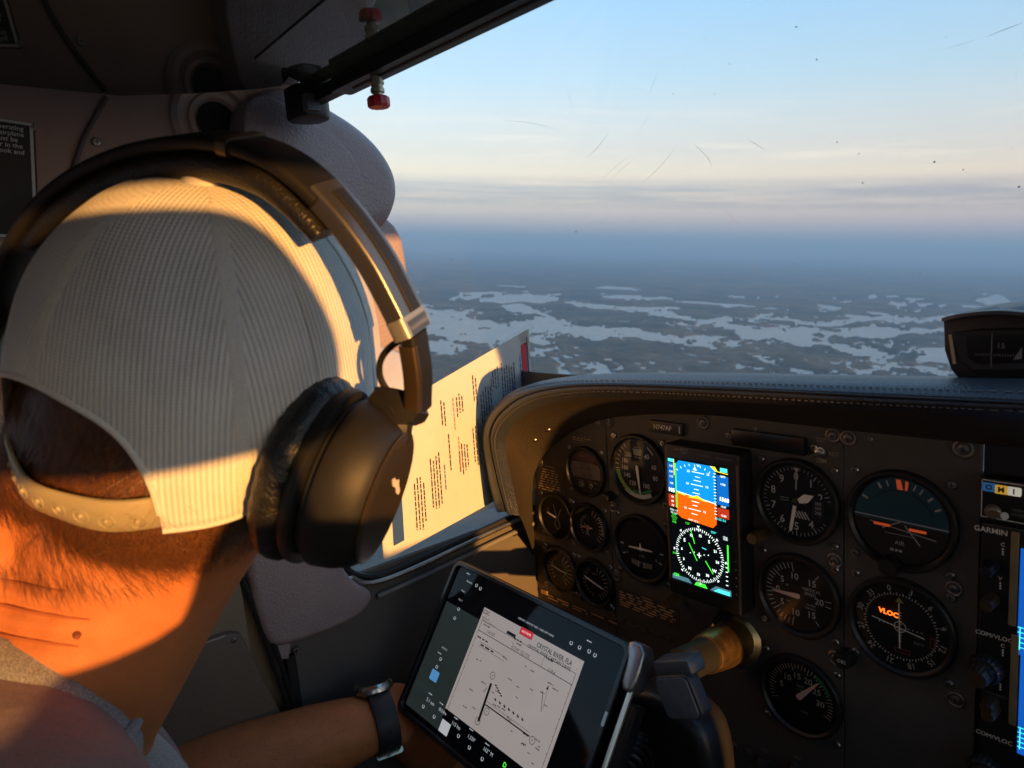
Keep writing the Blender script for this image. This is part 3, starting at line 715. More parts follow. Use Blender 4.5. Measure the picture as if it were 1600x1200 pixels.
wsp = [(852, 432, 4), (832, 431, 3), (878, 443, 3), (904, 428, 3), (1363, 428, 4), (1288, 429, 3), (1400, 425, 4), (1438, 427, 5), (1106, 388, 4), (992, 583, 3.4), (1260, 400, 3), (1390, 395, 3), (1205, 500, 2), (900, 395, 2)] + [(r_.uniform(660, 1590), r_.uniform(380, 590), r_.uniform(.5, 1.8)) for _ in range(70)] + [(r_.uniform(660, 1590), r_.uniform(10, 380), r_.uniform(.3, .8)) for _ in range(40)]
for x, y, s_ in wsp:
    P = on_glass(x, y)
    if P is not None: sl_.ball(P, (.0002 * s_, .0002 * s_, .00014 * s_), n=6)
o = sd.build('dark_specks', mat('speck_dark', (.03, .03, .03), .7), ws, air=True); o['kind'] = 'stuff'
o = sl_.build('pale_specks', mat('speck_pale', (.34, .35, .36), .7), ws, air=True); o['kind'] = 'stuff'
# ------------------------------------------------------------------ sun visor on its rod
M_visor = mat('smoked_green_acrylic', (.012, .022, .020), .035, var=.1, spec=.75, rvar=.02, vscale=15)
sv = thing('sun_visor', 'smoked green acrylic sun visor folded up on a black slotted rod', 'sun visor', (-.5, .31, .175))
zv = .178
vp = [PZ(a, b_, zv) for a, b_ in ((-160, 175), (60, 150), (150, 151), (300, 146), (405, 139), (440, 134), (452, 120))]
poly = [(p_[0], p_[1]) for p_ in vp] + [(-.615, .312), (-.36, .319), (-.16, .325), (-.16, .0), (-.62, -.02)]
mb = MB(); mb.prism(poly, zv, zv + .004, .0008, 1); mb.build('visor_sheet', M_visor, sv, air=True)
vq = [PZ(a, b_, zv - .0012) for a, b_ in ((398, 94), (455, 46), (512, -2), (600, -70))]
mb = MB(); mb.prism([(p_[0], p_[1]) for p_ in vq] + [(-.30, .318), (-.46, .316), (-.575, .311)], zv - .0012, zv - .0002); M_v2 = mat('tinted_visor_leaf', (.035, .06, .058), .03, var=.1, spec=1.0); M_v2.node_tree.nodes['Principled BSDF'].inputs['IOR'].default_value = 2.1; mb.build('tinted_leaf', M_v2, sv, air=True)
def rod_pt(x): return np.array([x, .313 + (x + .6) * .03, .171])
def bx(mb, c, size, rot=None): mb.box(c, size, rot)
mb = MB(); a, b_ = rod_pt(-.622), rod_pt(.1)
L_ = np.linalg.norm(b_ - a); ang = math.atan2(b_[1] - a[1], b_[0] - a[0]); rz = Matrix.Rotation(ang, 3, 'Z')
mb.prism(rrect(L_, .011, .003), -.006, .006, .0015, 2, Matrix.Translation(Vector((a + b_) / 2)) @ rz.to_4x4()); mb.build('rod', M_black, sv, air=True)
c = rod_pt(-.40); mb = MB(); mb.prism(rrect(.34, .020, .003), -.009, -.0062, .001, 2, Matrix.Translation(Vector(c + np.array([0, .0, .002]))) @ rz.to_4x4() @ Matrix.Rotation(R(0), 4, 'X')); mb.build('slotted_rail', mat('rail_anodised', (.03, .032, .036), .3, .6), sv, air=True)
mb = MB(); mb.prism(rrect(.30, .0030, .0014), -.0096, -.0088, .0, 1, Matrix.Translation(Vector(c + np.array([0, 0, .002]))) @ rz.to_4x4()); mb.build('rail_slot', mat('slot_black', (.002, .002, .002), .8), sv, air=True)
mb = MB(); e = rod_pt(-.632)
mb.prism(smooth_poly([(-.020, -.016), (.018, -.016), (.022, .004), (.012, .018), (-.014, .016)], 1).tolist(), -.017, .013, .003, 2, Matrix.Translation(Vector(e)) @ rz.to_4x4(), both=True); mb.build('pivot_bracket', M_black, sv, air=True)
mb = MB(); mb.box(tuple(e + np.array([.021, -.006, -.006])), (.010, .012, .014)); mb.build('clamp_plate', mat('bracket_grey', (.12, .13, .15), .35), sv, air=True)
M_red = mat('red_plastic', (.52, .02, .03), .35, var=.08)
M_brassnut = mat('plated_nut', (.42, .36, .26), .35, .8)
def knob_at(px, py, top):
    p_ = PY(px, py, .318); p_ = p_ * (rod_pt(p_[0])[1] / p_[1]); x, y = p_[0], p_[1]
    mb = MB(); T_ = Matrix.Translation((x, y, top)) @ Matrix.Rotation(math.pi, 4, 'X')
    mb.lathe([(.0045, 0), (.0045, .003), (.0058, .0034), (.0058, .0056), (.0048, .006), (.0048, .0085), (.0056, .009), (.0056, .012), (.004, .0125), (.004, .015)], 14, T_); n_ = mb.build('thumb_nut', M_brassnut, sv, air=True)
    mb = MB(); T_ = Matrix.Translation((x, y, top - .0145)) @ Matrix.Rotation(math.pi, 4, 'X')
    rib = []
    prof = [(.006, 0), (.0078, .0008), (.0085, .002), (.0085, .0075), (.0078, .009), (.004, .0098), (.0001, .0098)]
    R_ = []
    for r0, z in prof: R_.append([tuple(T_ @ Vector((r0 * (1 + (.06 if k % 2 else -.03) * (r0 > .007)) * math.cos(2 * math.pi * k / 20), r0 * (1 + (.06 if k % 2 else -.03) * (r0 > .007)) * math.sin(2 * math.pi * k / 20), z))) for k in range(20)])
    mb.rings(R_, cap0=True, cap1=False); mb.build('red_knob', M_red, sv, air=True)
knob_at(588, 122, .168 - .004)

# ------------------------------------------------------------------ glareshield
M_hood = leather('navy_black_grained_vinyl', (.030, .034, .044), .42, 900, .55, spec=.6)
M_hoodin = leather('hood_lining_brown', (.042, .033, .026), .55, 300, .5)
gs = thing('glareshield', 'padded navy black vinyl glareshield hood with double stitched rim', 'glareshield', (-.3, .53, -.1))
cur = dict(
 outer=([(776, 798), (763, 748), (754, 692), (759, 660), (776, 632), (808, 608), (860, 595), (940, 590), (1100, 591), (1350, 597), (1650, 603), (1900, 608)], .540),
 seam=([(790, 800), (776, 748), (765, 692), (769, 664), (786, 640), (818, 618), (868, 605), (945, 601), (1100, 606), (1350, 618), (1650, 632), (1900, 645)], .522),
 inner=([(812, 806), (800, 752), (790, 700), (795, 675), (812, 654), (842, 636), (885, 625), (955, 620), (1100, 625), (1350, 640), (1650, 654), (1900, 668)], .530),
 panel=([(836, 872), (834, 810), (833, 755), (838, 735), (850, 712), (872, 692), (905, 671), (965, 653), (1100, 650), (1350, 677), (1650, 708), (1900, 735)], .6085))
NS = 150
rows = {k_: spline([PY(x, y, Y) for x, y in pts], NS) for k_, (pts, Y) in cur.items()}
out_ = rows['outer']
f1 = out_ + np.array([0, .03, .0]); f2 = out_ + np.array([0, .10, -.016]); f3 = out_ + np.array([0, .45, -.12])
for F_ in (f1, f2, f3): F_[:, 0] = np.maximum(F_[:, 0], -.699)
wt = np.clip((out_[:, 2] + .17) / .05, 0, 1)[:, None]
f3 = f3 * wt + (out_ + np.array([0, .05, 0])) * (1 - wt); f2 = f2 * wt + (out_ + np.array([0, .03, 0])) * (1 - wt); f1 = f1 * wt + (out_ + np.array([0, .015, 0])) * (1 - wt)
rim = [rows['inner'], rows['inner'] * .35 + rows['seam'] * .65 + np.array([0, -.004, 0]), rows['seam'] + np.array([0, .0008, 0]), rows['seam'] * .6 + out_ * .4 + np.array([0, -.0045, 0]), out_, f1, f2, f3]
prof = np.array(rim)                                   # rows x NS x 3
dense = np.array([spline(prof[:, i], 40) for i in range(NS)])
mb = MB(); mb.grid(dense, flip=True); mb.build('padded_rim', M_hood, gs, air=True, angle=80)
inn = np.array([rows['inner'], rows['inner'] * .6 + rows['panel'] * .4 + np.array([0, .0, .004]), rows['panel'] + np.array([0, 0, .001])])
den2 = np.array([spline(inn[:, i], 14) for i in range(NS)])
mb = MB(); mb.grid(den2); lin_v, lin_f = list(mb.v), list(mb.f); mb.build('hood_lining', M_hoodin, gs, air=True, angle=80)
hood_bvh = BVHTree.FromPolygons([Vector(p_) for p_ in lin_v], lin_f)
mb = MB(); mb.tube(rows['seam'] + np.array([0, -.0002, 0]), .0011, 6); mb.build('rim_piping', mat('piping_black', (.008, .008, .009), .5), gs, air=True)
st = MB(); M_thread = mat('grey_thread', (.16, .15, .14), .8)
def stitches(mb, row, off, step, ln, rad, ri):
    for i in range(2, NS - 2):
        a_, b_ = row[i], row[i + 1]; n_ = max(1, int(np.linalg.norm(b_ - a_) / step))
        for j in range(n_):
            p0 = a_ + (b_ - a_) * (j / n_); p1 = a_ + (b_ - a_) * ((j + ln) / n_); mb.tube([p0 + off, (p0 + p1) / 2 + off + np.array([0, -rad * .5, 0]), p1 + off], rad, 4)
row_hi = np.array([d[int(39 * 3.45 / 7)] for d in dense]); row_lo = np.array([d[int(39 * 0.75 / 7)] for d in dense])
stitches(st, row_hi, np.array([0, -.0006, .0004]), .0042, .55, .00042, 0)
stitches(st, row_lo, np.array([0, -.0009, 0]), .0042, .55, .00048, 0)
o = st.build('stitching', M_thread, gs, air=True); o['kind'] = 'stuff'
def on_hood(px, py):
    d = Vector(ray(px, py)).normalized(); h = hood_bvh.ray_cast(Vector((0, 0, 0)), d); return h
for a_, b_ in ((784, 691), (836, 688), (857, 672)):
    h = on_hood(a_, b_)
    if h[0] is None: continue
    n_ = h[1] if h[1].dot(Vector(ray(a_, b_))) < 0 else -h[1]
    o = put('screw', SCREW, gs); o.matrix_basis = origin_of(gs).inverted() @ Matrix.Translation(h[0]) @ n_.to_track_quat('Z', 'Y').to_matrix().to_4x4() @ Matrix.Scale(1.0, 4)

# ------------------------------------------------------------------ instrument panel
PAN = Matrix(((1, 0, 0), (0, 0, -1), (0, 1, 0)))          # local x right, y up, z towards the pilot
M_panel = mat('panel_paint', (.075, .066, .057), .55, var=.22, vscale=25, bump=.35, bscale=1400, rvar=.12)
M_dial = mat('dial_black', (.006, .006, .007), .6)
M_bezel = mat('bezel_black', (.012, .012, .012), .45, var=.2, rvar=.1, vscale=120)
M_num = mat('dial_white', (.82, .79, .71), .6, var=.08)
M_needle = mat('needle_white', (.85, .80, .70), .5)
M_pinkneedle = mat('needle_faded_orange', (.85, .52, .40), .5)
M_green = mat('arc_green', (.05, .30, .09), .6); M_lime = mat('arc_lime', (.30, .55, .06), .6)
M_orange = mat('marker_orange', (.85, .12, .03), .5)
M_gold = mat('gold_print', (.55, .36, .18), .6, var=.2, vscale=400)
M_glass = clear_pane('instrument_glass', (.97, .97, .97), 1.30, .02, .012, 200)
M_brass = mat('worn_brass', (.52, .34, .15), .38, 1.0, var=.35, vscale=60, rvar=.15, bump=.2, bscale=200)
M_dark2 = mat('radio_black', (.010, .010, .011), .4, var=.2, rvar=.1)
ip = thing('instrument_panel', 'dark brown painted metal instrument panel with seams and fasteners', 'instrument panel', (XC, YP, -.4), PAN)
def LX(px, py, z=0.0, y=YP): p_ = PY(px, py, y - z); return p_[0], p_[2]
xs1, xs2, xs3 = LX(950, 740)[0], LX(1318, 780)[0], LX(1532, 850)[0]
for x0, x1, z0, z1, nm in ((-.72, xs1 - .0005, -.455, -.125, 'side_plate'), (xs1 + .0005, xs2 - .0005, -.62, -.125, 'flight_plate'), (xs2 + .0005, xs3 - .0005, -.62, -.125, 'centre_plate')):
    mb = MB(); cx, cz = (x0 + x1) / 2 - XC, (z0 + z1) / 2 + .4
    mb.prism([(cx + a_, cz + b_) for a_, b_ in rrect(x1 - x0, z1 - z0, .002, 2)], -.003, 0, .0006, 1); mb.build(nm, M_panel, ip)
mb = MB(); mb.box((.02, -.32, -.012), (1.08, 1.0, .010)); mb.build('back_board', M_black, ip, smooth=False)
mb = MB(); mb.box((xs3 - XC + .2, -.16, -.0045), (.40, .88, .003)); mb.build('radio_surround', M_dark2, ip, smooth=False)
x0 = LX(838, 938)[0]; x1 = LX(1180, 1010)[0]
# big quarter-turn fasteners with dished washers
fs = MB(); fs.lathe([(.0085, 0), (.0082, .0012), (.0068, .0018), (.0050, .0008), (.0046, .0008), (.0044, .0020), (.0030, .0026), (.0001, .0027)], 20, cap0=False, cap1=False)
fs.box((0, 0, .0027), (.0046, .0009, .0004), mi=1); fs.box((0, 0, .00272), (.0009, .0046, .0004), mi=1)
FAST = fs.mesh('fastener', [mat('washer_grey', (.16, .15, .14), .4, .7), M_slot])
def on_panel(parent, me, nm, px, py, z=0.0, s=1.0, rz=0.0):
    p_ = PY(px, py, YP - z); o = put(nm, me, parent); o.matrix_basis = origin_of(parent).inverted() @ Matrix.Translation(Vector((p_[0], YP - z, p_[2]))) @ PAN.to_4x4() @ Matrix.Rotation(rz, 4, 'Z') @ Matrix.Scale(s, 4); return o
for a_, b_, s_ in ((936, 657, .85), (952, 658, .9), (1099, 661, .9), (1302, 681, .85), (1326, 685, .9), (1506, 702, .95), (958, 792, .85), (964, 899, .85), (1305, 876, .9), (1306, 1028, .9), (843, 722, .8), (1491, 920, .8), (1494, 1093, .85), (1170, 1178, .7), (1144, 1165, .7)): on_panel(ip, FAST, 'fastener', a_, b_, .0002, s_, random.random() * 3)
for a_, b_ in ((1180, 652), (1360, 668), (1540, 672)): on_panel(ip, SCREW, 'screw', a_, b_ + 18, .0002, .6)

def gauge(nm, label, px, py, r, screws=True, depth=.006, glass=True, cat='gauge', group=None, scr_s=1.0):
    p_ = PY(px, py, YP); g_ = thing(nm, label, cat, (p_[0], YP - .0005, p_[2]), PAN, group)
    mb = MB(); mb.lathe([(r * 1.03, 0), (r * 1.03, depth * .7), (r * 1.0, depth), (r * .95, depth), (r * .90, depth * .55), (r * .865, .0012)], 48, cap0=False, cap1=False); mb.build('bezel', M_bezel, g_)
    mb = MB(); mb.lathe([(r * .87, .0013), (.0001, .0013)], 40, cap0=False, cap1=False); mb.build('dial', M_dial, g_)
    if glass: mb = MB(); mb.lathe([(r * .90, depth * .55), (.0001, depth * .55)], 40, cap0=False, cap1=False); mb.build('glass', M_glass, g_)
    if screws:
        for sx_, sy_ in ((-1, 1), (1, 1), (-1, -1), (1, -1)):
            o = put('screw', SCREW, g_, (sx_ * r * .88, sy_ * r * .88, .0004)); o.rotation_euler.z = random.random() * 3; o.scale = (scr_s,) * 3
    return g_
def needle(g_, ang, ln, w, m=None, tail=.2, z=.0032, nm='needle', tip=.25, blunt=None):
    mb = MB(); q_ = [(-w / 2 * .7, -ln * tail), (w / 2 * .7, -ln * tail), (w / 2, 0), (w / 2 * .9, ln * (1 - tip)), (w * .12, ln), (-w * .12, ln), (-w / 2 * .9, ln * (1 - tip)), (-w / 2, 0)]
    mb.prism(q_, z, z + .0006); o = mb.build(nm, m or M_needle, g_, smooth=False); o.rotation_euler.z = R(-ang); return o
def hub(g_, r, z=.0036, m=None): mb = MB(); mb.lathe([(r, z - .001), (r, z + .0008), (r * .6, z + .0014), (.0001, z + .0014)], 16, cap0=False, cap1=False); mb.build('hub', m or M_bezel, g_)
Zp = .0016
# --- altimeter
r = .0405
g_ = gauge('altimeter', 'altimeter dial numbered 0 to 9 with three white hands', 1246, 783, r)
mb = MB()
for i in range(50):
    a_ = i * 7.2; big = i % 5 == 0
    if 80 < a_ < 118: continue
    tick(mb, a_, r * (.70 if big else .75), r * .82, .0008 if big else .0005, Zp)
mb.build('scale_marks', M_num, g_, smooth=False)
mb = MB()
for i in range(10): x, y = pol(i * 36, r * .60); add_text(mb, '1' if i == 1 else str(i), .0105, x, y, Zp, bold=.00015, sx=.95)
add_text(mb, 'ALT', .0045, .006, .0005, Zp); add_text(mb, 'CALIBRATED', .0016, -.012, .002, Zp); add_text(mb, 'TO 20,000 FT', .0016, -.012, -.0005, Zp)
mb.build('numerals', M_num, g_, smooth=False)
mb = MB(); mb.prism([(.021 + a_, -.002 + b_) for a_, b_ in rrect(.011, .017, .001)], Zp, Zp + .0004); w_ = mb.build('pressure_window', mat('window_dark', (.02, .02, .02), .4), g_)
mb = MB(); add_text(mb, '300', .0042, .021, .002, Zp + .0006); add_text(mb, '299', .0042, .021, -.0025, Zp + .0006); add_text(mb, '298', .0042, .021, -.007, Zp + .0006); mb.build('window_digits', M_num, g_, smooth=False)
mb = MB()
for i in range(5): bar(mb, -.004 + i * .003, -.0085 + (i % 2) * .0, .0005 + i * .003, -.0155, .0014, Zp + .0002)
mb.build('warning_flag', M_num, g_, smooth=False)
needle(g_, 190, r * .74, .0034, tail=.0, nm='long_needle', tip=.08)
mb = MB(); mb.prism([(-.002, .004), (.002, .004), (.0042, .012), (0, .0205), (-.0042, .012)], .0038, .0044); o = mb.build('short_needle', M_needle, g_, smooth=False); o.rotation_euler.z = R(-62)
mb = MB(); mb.prism([(-.0006, .012), (.0006, .012), (.0006, .029), (.003, .033), (-.003, .033), (-.0006, .029)], .0026, .003); o = mb.build('thin_needle', M_needle, g_, smooth=False); o.rotation_euler.z = R(-2)
hub(g_, .0035)
def kn_mesh(r0, h, m, ribs=18, taper=.92):
    mb = MB(); R_ = []
    for rr, z in ((r0, 0), (r0 * 1.0, h * .1), (r0 * taper, h * .85), (r0 * taper * .9, h), (.0001, h)):
        R_.append([(rr * (1 + (.05 if k_ % 2 else -.05) * (z < h * .95)) * math.cos(math.pi * k_ / ribs), rr * (1 + (.05 if k_ % 2 else -.05) * (z < h * .95)) * math.sin(math.pi * k_ / ribs), z) for k_ in range(2 * ribs)])
    mb.rings(R_, False, False); return mb.mesh('knob', m)
K_brass = kn_mesh(.0062, .022, M_brass); K_blk = kn_mesh(.0062, .014, M_black)
x, y = LX(1195, 831, .0); p0 = PY(1246, 783, YP)
put('setting_knob', K_brass, g_, (x - p0[0], y - p0[2], .002))
# --- vertical speed
g_ = gauge('vertical_speed_indicator', 'vertical speed dial with needle resting just below zero', 1248, 929, r)
mb = MB()
for a0_, a1_, n_ in ((270, 350, 10), (270, 190, 10)):
    for i in range(n_ + 1): a_ = a0_ + (a1_ - a0_) * i / n_; tick(mb, a_, r * (.58 if i % 5 == 0 else .66), r * .80, .0008, Zp)
for a_ in (40, 140, 86, 96): tick(mb, a_, r * .66, r * .80, .0008, Zp)
mb.build('scale_marks', M_num, g_, smooth=False)
mb = MB()
for s_, a_, rr in (('0', 272, .50), ('5', 308, .48), ('10', 350, .46), ('15', 42, .52), ('20', 92, .52), ('5', 234, .48), ('10', 188, .46), ('15', 140, .52)): x, y = pol(a_, r * rr); add_text(mb, s_, .0088, x, y, Zp, bold=.0001)
add_text(mb, 'VERTICAL', .0042, .0135, .0085, Zp); add_text(mb, 'SPEED', .0042, .0125, .0042, Zp); add_text(mb, '100 FEET', .0026, .013, -.0065, Zp); add_text(mb, 'PER MIN', .0026, .0125, -.0098, Zp); add_text(mb, 'UP', .0026, -.0105, .0075, Zp); add_text(mb, 'DN', .0026, -.0095, -.0085, Zp)
mb.build('numerals', M_num, g_, smooth=False)
needle(g_, 268, r * .62, .0052, M_pinkneedle, tail=.12, tip=.95)
# --- tachometer
g_ = gauge('tachometer', 'engine tachometer with broad pinkish needle pointing past 20', 1252, 1086, r)
mb = MB()
for i in range(36): a_ = -113 + i * 226 / 35; tick(mb, a_, r * (.62 if i % 5 == 0 else .68), r * .80, .0008, Zp)
mb.build('scale_marks', M_num, g_, smooth=False)
mb = MB()
for i, s_ in enumerate(('5', '10', '15', '20', '25', '30')): x, y = pol(-75 + i * 33, r * .49); add_text(mb, s_, .0088, x, y, Zp, bold=.0001)
add_text(mb, 'RPM', .0036, 0, .010, Zp); add_text(mb, 'X 100', .0028, 0, .0064, Zp); add_text(mb, 'HOURS', .0024, .004, -.0155, Zp); mb.build('numerals', M_num, g_, smooth=False)
mb = MB(); arc(mb, r * .72, r * .80, 30, 70, Zp + .0001); mb.build('green_arc', M_green, g_, smooth=False)
needle(g_, 41, r * .70, .0062, M_pinkneedle, tail=.10, tip=.95)
# --- airspeed
r = .0400
g_ = gauge('airspeed_indicator', 'airspeed dial with lime green and white arcs beside the lit display', 999, 733, r)
mb = MB()
for a_ in list(range(205, 330, 10)): tick(mb, a_, r * .72, r * .84, .0008, Zp)
for a_ in range(150, 200, 8): tick(mb, a_, r * .66, r * .72, .0006, Zp)
bar(mb, .014, .028, .022, .020, .0012, Zp)
mb.build('scale_marks', M_num, g_, smooth=False)
mb = MB()
for s_, a_, rr in (('200', 318, .52), ('40', 38, .52), ('180', 292, .52), ('60', 76, .58), ('160', 268, .50), ('80', 106, .62), ('140', 241, .48), ('120', 208, .50), ('100', 150, .52)): x, y = pol(a_, r * rr); add_text(mb, s_, .0076, x, y, Zp, bold=.0001, sx=.9)
add_text(mb, 'AIRSPEED', .0026, 0, .0255, Zp); add_text(mb, 'KNOTS', .0026, 0, .014, Zp); mb.build('numerals', M_num, g_, smooth=False)
mb = MB(); arc(mb, r * .70, r * .82, 205, 262, Zp + .0001); mb.build('lime_arc', M_lime, g_, smooth=False)
mb = MB(); arc(mb, r * .74, r * .86, 148, 218, Zp + .0001); mb.build('white_arc', M_num, g_, smooth=False)
mb = MB(); arc(mb, r * .64, r * .73, 140, 200, Zp + .0001); mb.build('green_arc', M_green, g_, smooth=False)
mb = MB(); mb.prism([(-.005, .0165), (.005, .0165), (.0065, .024), (-.0065, .024)], Zp, Zp + .0003); mb.build('true_airspeed_window', mat('cream_window', (.6, .55, .42), .5), g_)
needle(g_, 174, r * .72, .0040, tail=.18, tip=.9)
put('setting_knob', K_blk, g_, (LX(957, 774)[0] - PY(999, 733, YP)[0], LX(957, 774)[1] - PY(999, 733, YP)[2], .001))
# --- turn coordinator
g_ = gauge('turn_coordinator', 'dark turn coordinator with small white aeroplane and slip ball', 1004, 856, r)
mb = MB(); mb.prism([(-.017, -.0008), (-.003, -.0012), (0, -.0025), (.003, -.0012), (.017, -.0008), (.017, .0004), (.003, .0012), (.001, .0016), (.0006, .0062), (-.0006, .0062), (-.001, .0016), (-.003, .0012), (-.017, .0004)], .003, .0038); o = mb.build('aeroplane_symbol', M_needle, g_); o.rotation_euler.z = R(3)
mb = MB()
for a_ in (270, 246, 90, 114): tick(mb, a_, r * .66, r * .78, .0016, Zp)
add_text(mb, '2 MIN', .003, 0, -.0095, Zp); add_text(mb, 'L', .0042, -.021, -.0095, Zp); add_text(mb, 'R', .0042, .021, -.0095, Zp); mb.build('scale_marks', M_num, g_, smooth=False)
mb = MB(); mb.prism([(-.015, -.0155), (0, -.0172), (.015, -.0155), (.015, -.0215), (0, -.0235), (-.015, -.0215)], Zp, Zp + .0012, .0004, 1); mb.build('slip_tube', mat('slip_tube_cream', (.30, .27, .21), .3), g_)
mb = MB(); mb.ball((.0006, -.0195, .0045), .0028, n=12); mb.build('slip_ball', M_black, g_)
mb = MB()
for x in (-.0042, .0042): bar(mb, x, -.0158, x, -.0232, .0008, .0034)
mb.build('ball_wires', M_num, g_, smooth=False)
# --- four small engine gauges
r = .0305
def small(px, py, label, kind):
    g_ = gauge('engine_gauge', label, px, py, r, group='small engine gauges on the side plate', scr_s=.9)
    mb = MB(); gm = MB()
    if kind == 0:
        pts = [(-.004, .016), (-.002, .008), (.001, .002), (-.001, -.004), (-.004, -.010), (0, -.017), (.006, -.013), (.004, -.006), (.003, .0), (.006, .006), (.009, .012)]
        for a_, b_ in zip(pts, pts[1:]): bar(mb, *a_, *b_, .0013, Zp)
        for x in (-.016, -.013): bar(mb, x, .003, x, .011, .0007, Zp)
        needle(g_, 285, .016, .002, tail=0, nm='needle')
    elif kind == 1:
        for i in range(9): tick(mb, 20 + i * 14, r * .55, r * .78, .0007, Zp); tick(gm, 48 + i * 7, r * .70, r * .80, .0012, Zp + .0001)
        for i in range(9): tick(mb, 340 - i * 14, r * .40, r * .52, .0007, Zp)
        add_text(mb, 'EGT', .0035, -.004, -.008, Zp, 60); bar(mb, -.008, .004, .0, -.012, .0007, Zp)
        needle(g_, 268, .012, .0016, M_pinkneedle, tail=.6); hub(g_, .0035, m=mat('knob_pink', (.35, .16, .16), .4))
    elif kind == 2:
        for i in range(8): tick(mb, 25 + i * 18, r * .42, r * .70, .0009, Zp); tick(mb, 335 - i * 16, r * .45, r * .68, .0007, Zp)
        arc(gm, r * .30, r * .38, 15, 165, Zp + .0001); needle(g_, 285, .015, .0016, tail=.2); needle(g_, 96, .015, .0016, tail=.2, nm='second_needle')
    else:
        for i in range(10): tick(mb, 18 + i * 15, r * .52, r * .74, .0009, Zp); tick(mb, 330 - i * 15, r * .50, r * .66, .0007, Zp)
        add_text(mb, 'AMP', .0034, .0, .011, Zp); needle(g_, 287, .016, .0022, tail=.0); needle(g_, 104, .017, .0022, tail=0, nm='second_needle')
    mb.build('scale_marks', M_num, g_, smooth=False)
    if gm.v: gm.build('green_arc', M_green if kind != 1 else M_num, g_, smooth=False)
small(871, 807, 'small engine gauge with white zigzag tracks, upper one beside the panel edge', 0)
small(922, 823, 'small exhaust temperature gauge with faded pink hub under the digital clock', 1)
small(877, 889, 'small twin engine gauge with green arc, lower one beside the panel edge', 2)
small(931, 909, 'small ammeter gauge with two pale needles, above the warning placard', 3)
# --- digital clock
p_ = PY(917, 735, YP); r = .031
g_ = gauge('digital_clock', 'round digital clock with grey liquid crystal window and purple print', 917, 736, r, glass=True, cat='clock', scr_s=.8)
mb = MB(); mb.prism([(-.021, .011), (.021, .011), (.024, .006), (.0245, -.008), (-.021, -.009), (-.024, -.004), (-.024, .006)], Zp, Zp + .0006, .0002, 1); mb.build('display', mat('lcd_grey', (.22, .19, .16), .35), g_)
mb = MB(); add_text(mb, '2126', .0098, .001, .0055, Zp + .001, sx=.95, bold=.0001); add_text(mb, '18 88', .0078, .003, -.0045, Zp + .001); mb.build('digits', mat('lcd_dark', (.05, .045, .04), .5), g_, smooth=False)
mb = MB(); arc(mb, r * .40, r * .80, -48, 48, Zp + .0002); mb.build('purple_print', mat('clock_purple', (.12, .045, .075), .5), g_, smooth=False)
mb = MB(); add_text(mb, 'QUARTZ', .003, -.004, .019, Zp + .0004); add_text(mb, 'SELECT', .003, -.008, -.0125, Zp); add_text(mb, 'CONTROL', .003, .009, -.0125, Zp); add_text(mb, 'LT', .003, -.004, -.019, Zp); mb.build('lettering', mat('clock_print', (.5, .33, .36), .6), g_, smooth=False)
for x in (-.008, .009): put('button', SCREW, g_, (x, -.017, Zp)).scale = (1.2, 1.2, 1.2)
# --- attitude indicator
r = .0430
g_ = gauge('attitude_indicator', 'mechanical attitude indicator with dark teal sky half and orange wing bars', 1408, 813, r, scr_s=1.1)
M_teal = mat('attitude_teal', (.030, .115, .150), .5); M_abrown = mat('attitude_brown', (.030, .020, .014), .6)
R8 = r * .86
mb = MB(); mb.add([(R8 * math.cos(R(a_)), R8 * math.sin(R(a_)), .0018) for a_ in range(-4, 185, 4)], [tuple(range(len(range(-4, 185, 4))))]); mb.build('sky_half', M_teal, g_)
mb = MB(); mb.add([(R8 * math.cos(R(a_)), R8 * math.sin(R(a_)), .0017) for a_ in range(180, 361, 4)], [tuple(range(len(range(180, 361, 4))))]); mb.build('ground_half', M_abrown, g_)
mb = MB(); arc(mb, r * .60, r * .63, -52, 72, .0022, 30); mb.build('roll_ring_edge', mat('teal_dark', (.012, .05, .07), .5), g_)
mb = MB(); bar(mb, -R8, .0006, R8, -.0006, .0011, .0023)
for a_, w_ in ((-60, .002), (-30, .002), (-18, .001), (10, .0016), (20, .0012), (30, .0012), (45, .0016), (62, .0016)): tick(mb, a_, r * .70, r * .82, w_, .0023)
bar(mb, 0, -.001, -.014, -.0085, .0009, .0026); bar(mb, .004, -.003, .016, -.018, .0009, .0026); bar(mb, -.024, -.004, .028, -.011, .0007, .0026); bar(mb, -.012, -.012, .010, -.012, .0004, .0024)
add_text(mb, 'AIR', .0052, 0, -.0195, .0023); add_text(mb, 'BORGWARNER', .0026, .001, -.026, .0023) if False else greek(mb, .017, .0024, 1, .001, -.0262, .0023, .9, rag=0)
mb.build('markings', M_num, g_, smooth=False)
mb = MB(); bar(mb, -.0205, -.0052, -.0072, -.0052, .0024, .0036); bar(mb, .0078, -.0052, .021, -.0052, .0024, .0036); mb.prism([(.0005, .036), (.0025, .0275), (-.0018, .0275), (-.0032, .036)], .0026, .003); bar(mb, .0052, .0355, .0048, .0275, .002, .0026); mb.build('orange_markers', mat('marker_orange_lit', (.85, .12, .03), .5, emit=.12), g_, smooth=False)
x, y = LX(1396, 880); p0 = PY(1408, 813, YP); put('cage_knob', kn_mesh(.0085, .012, M_black), g_, (x - p0[0], y - p0[2], .001))
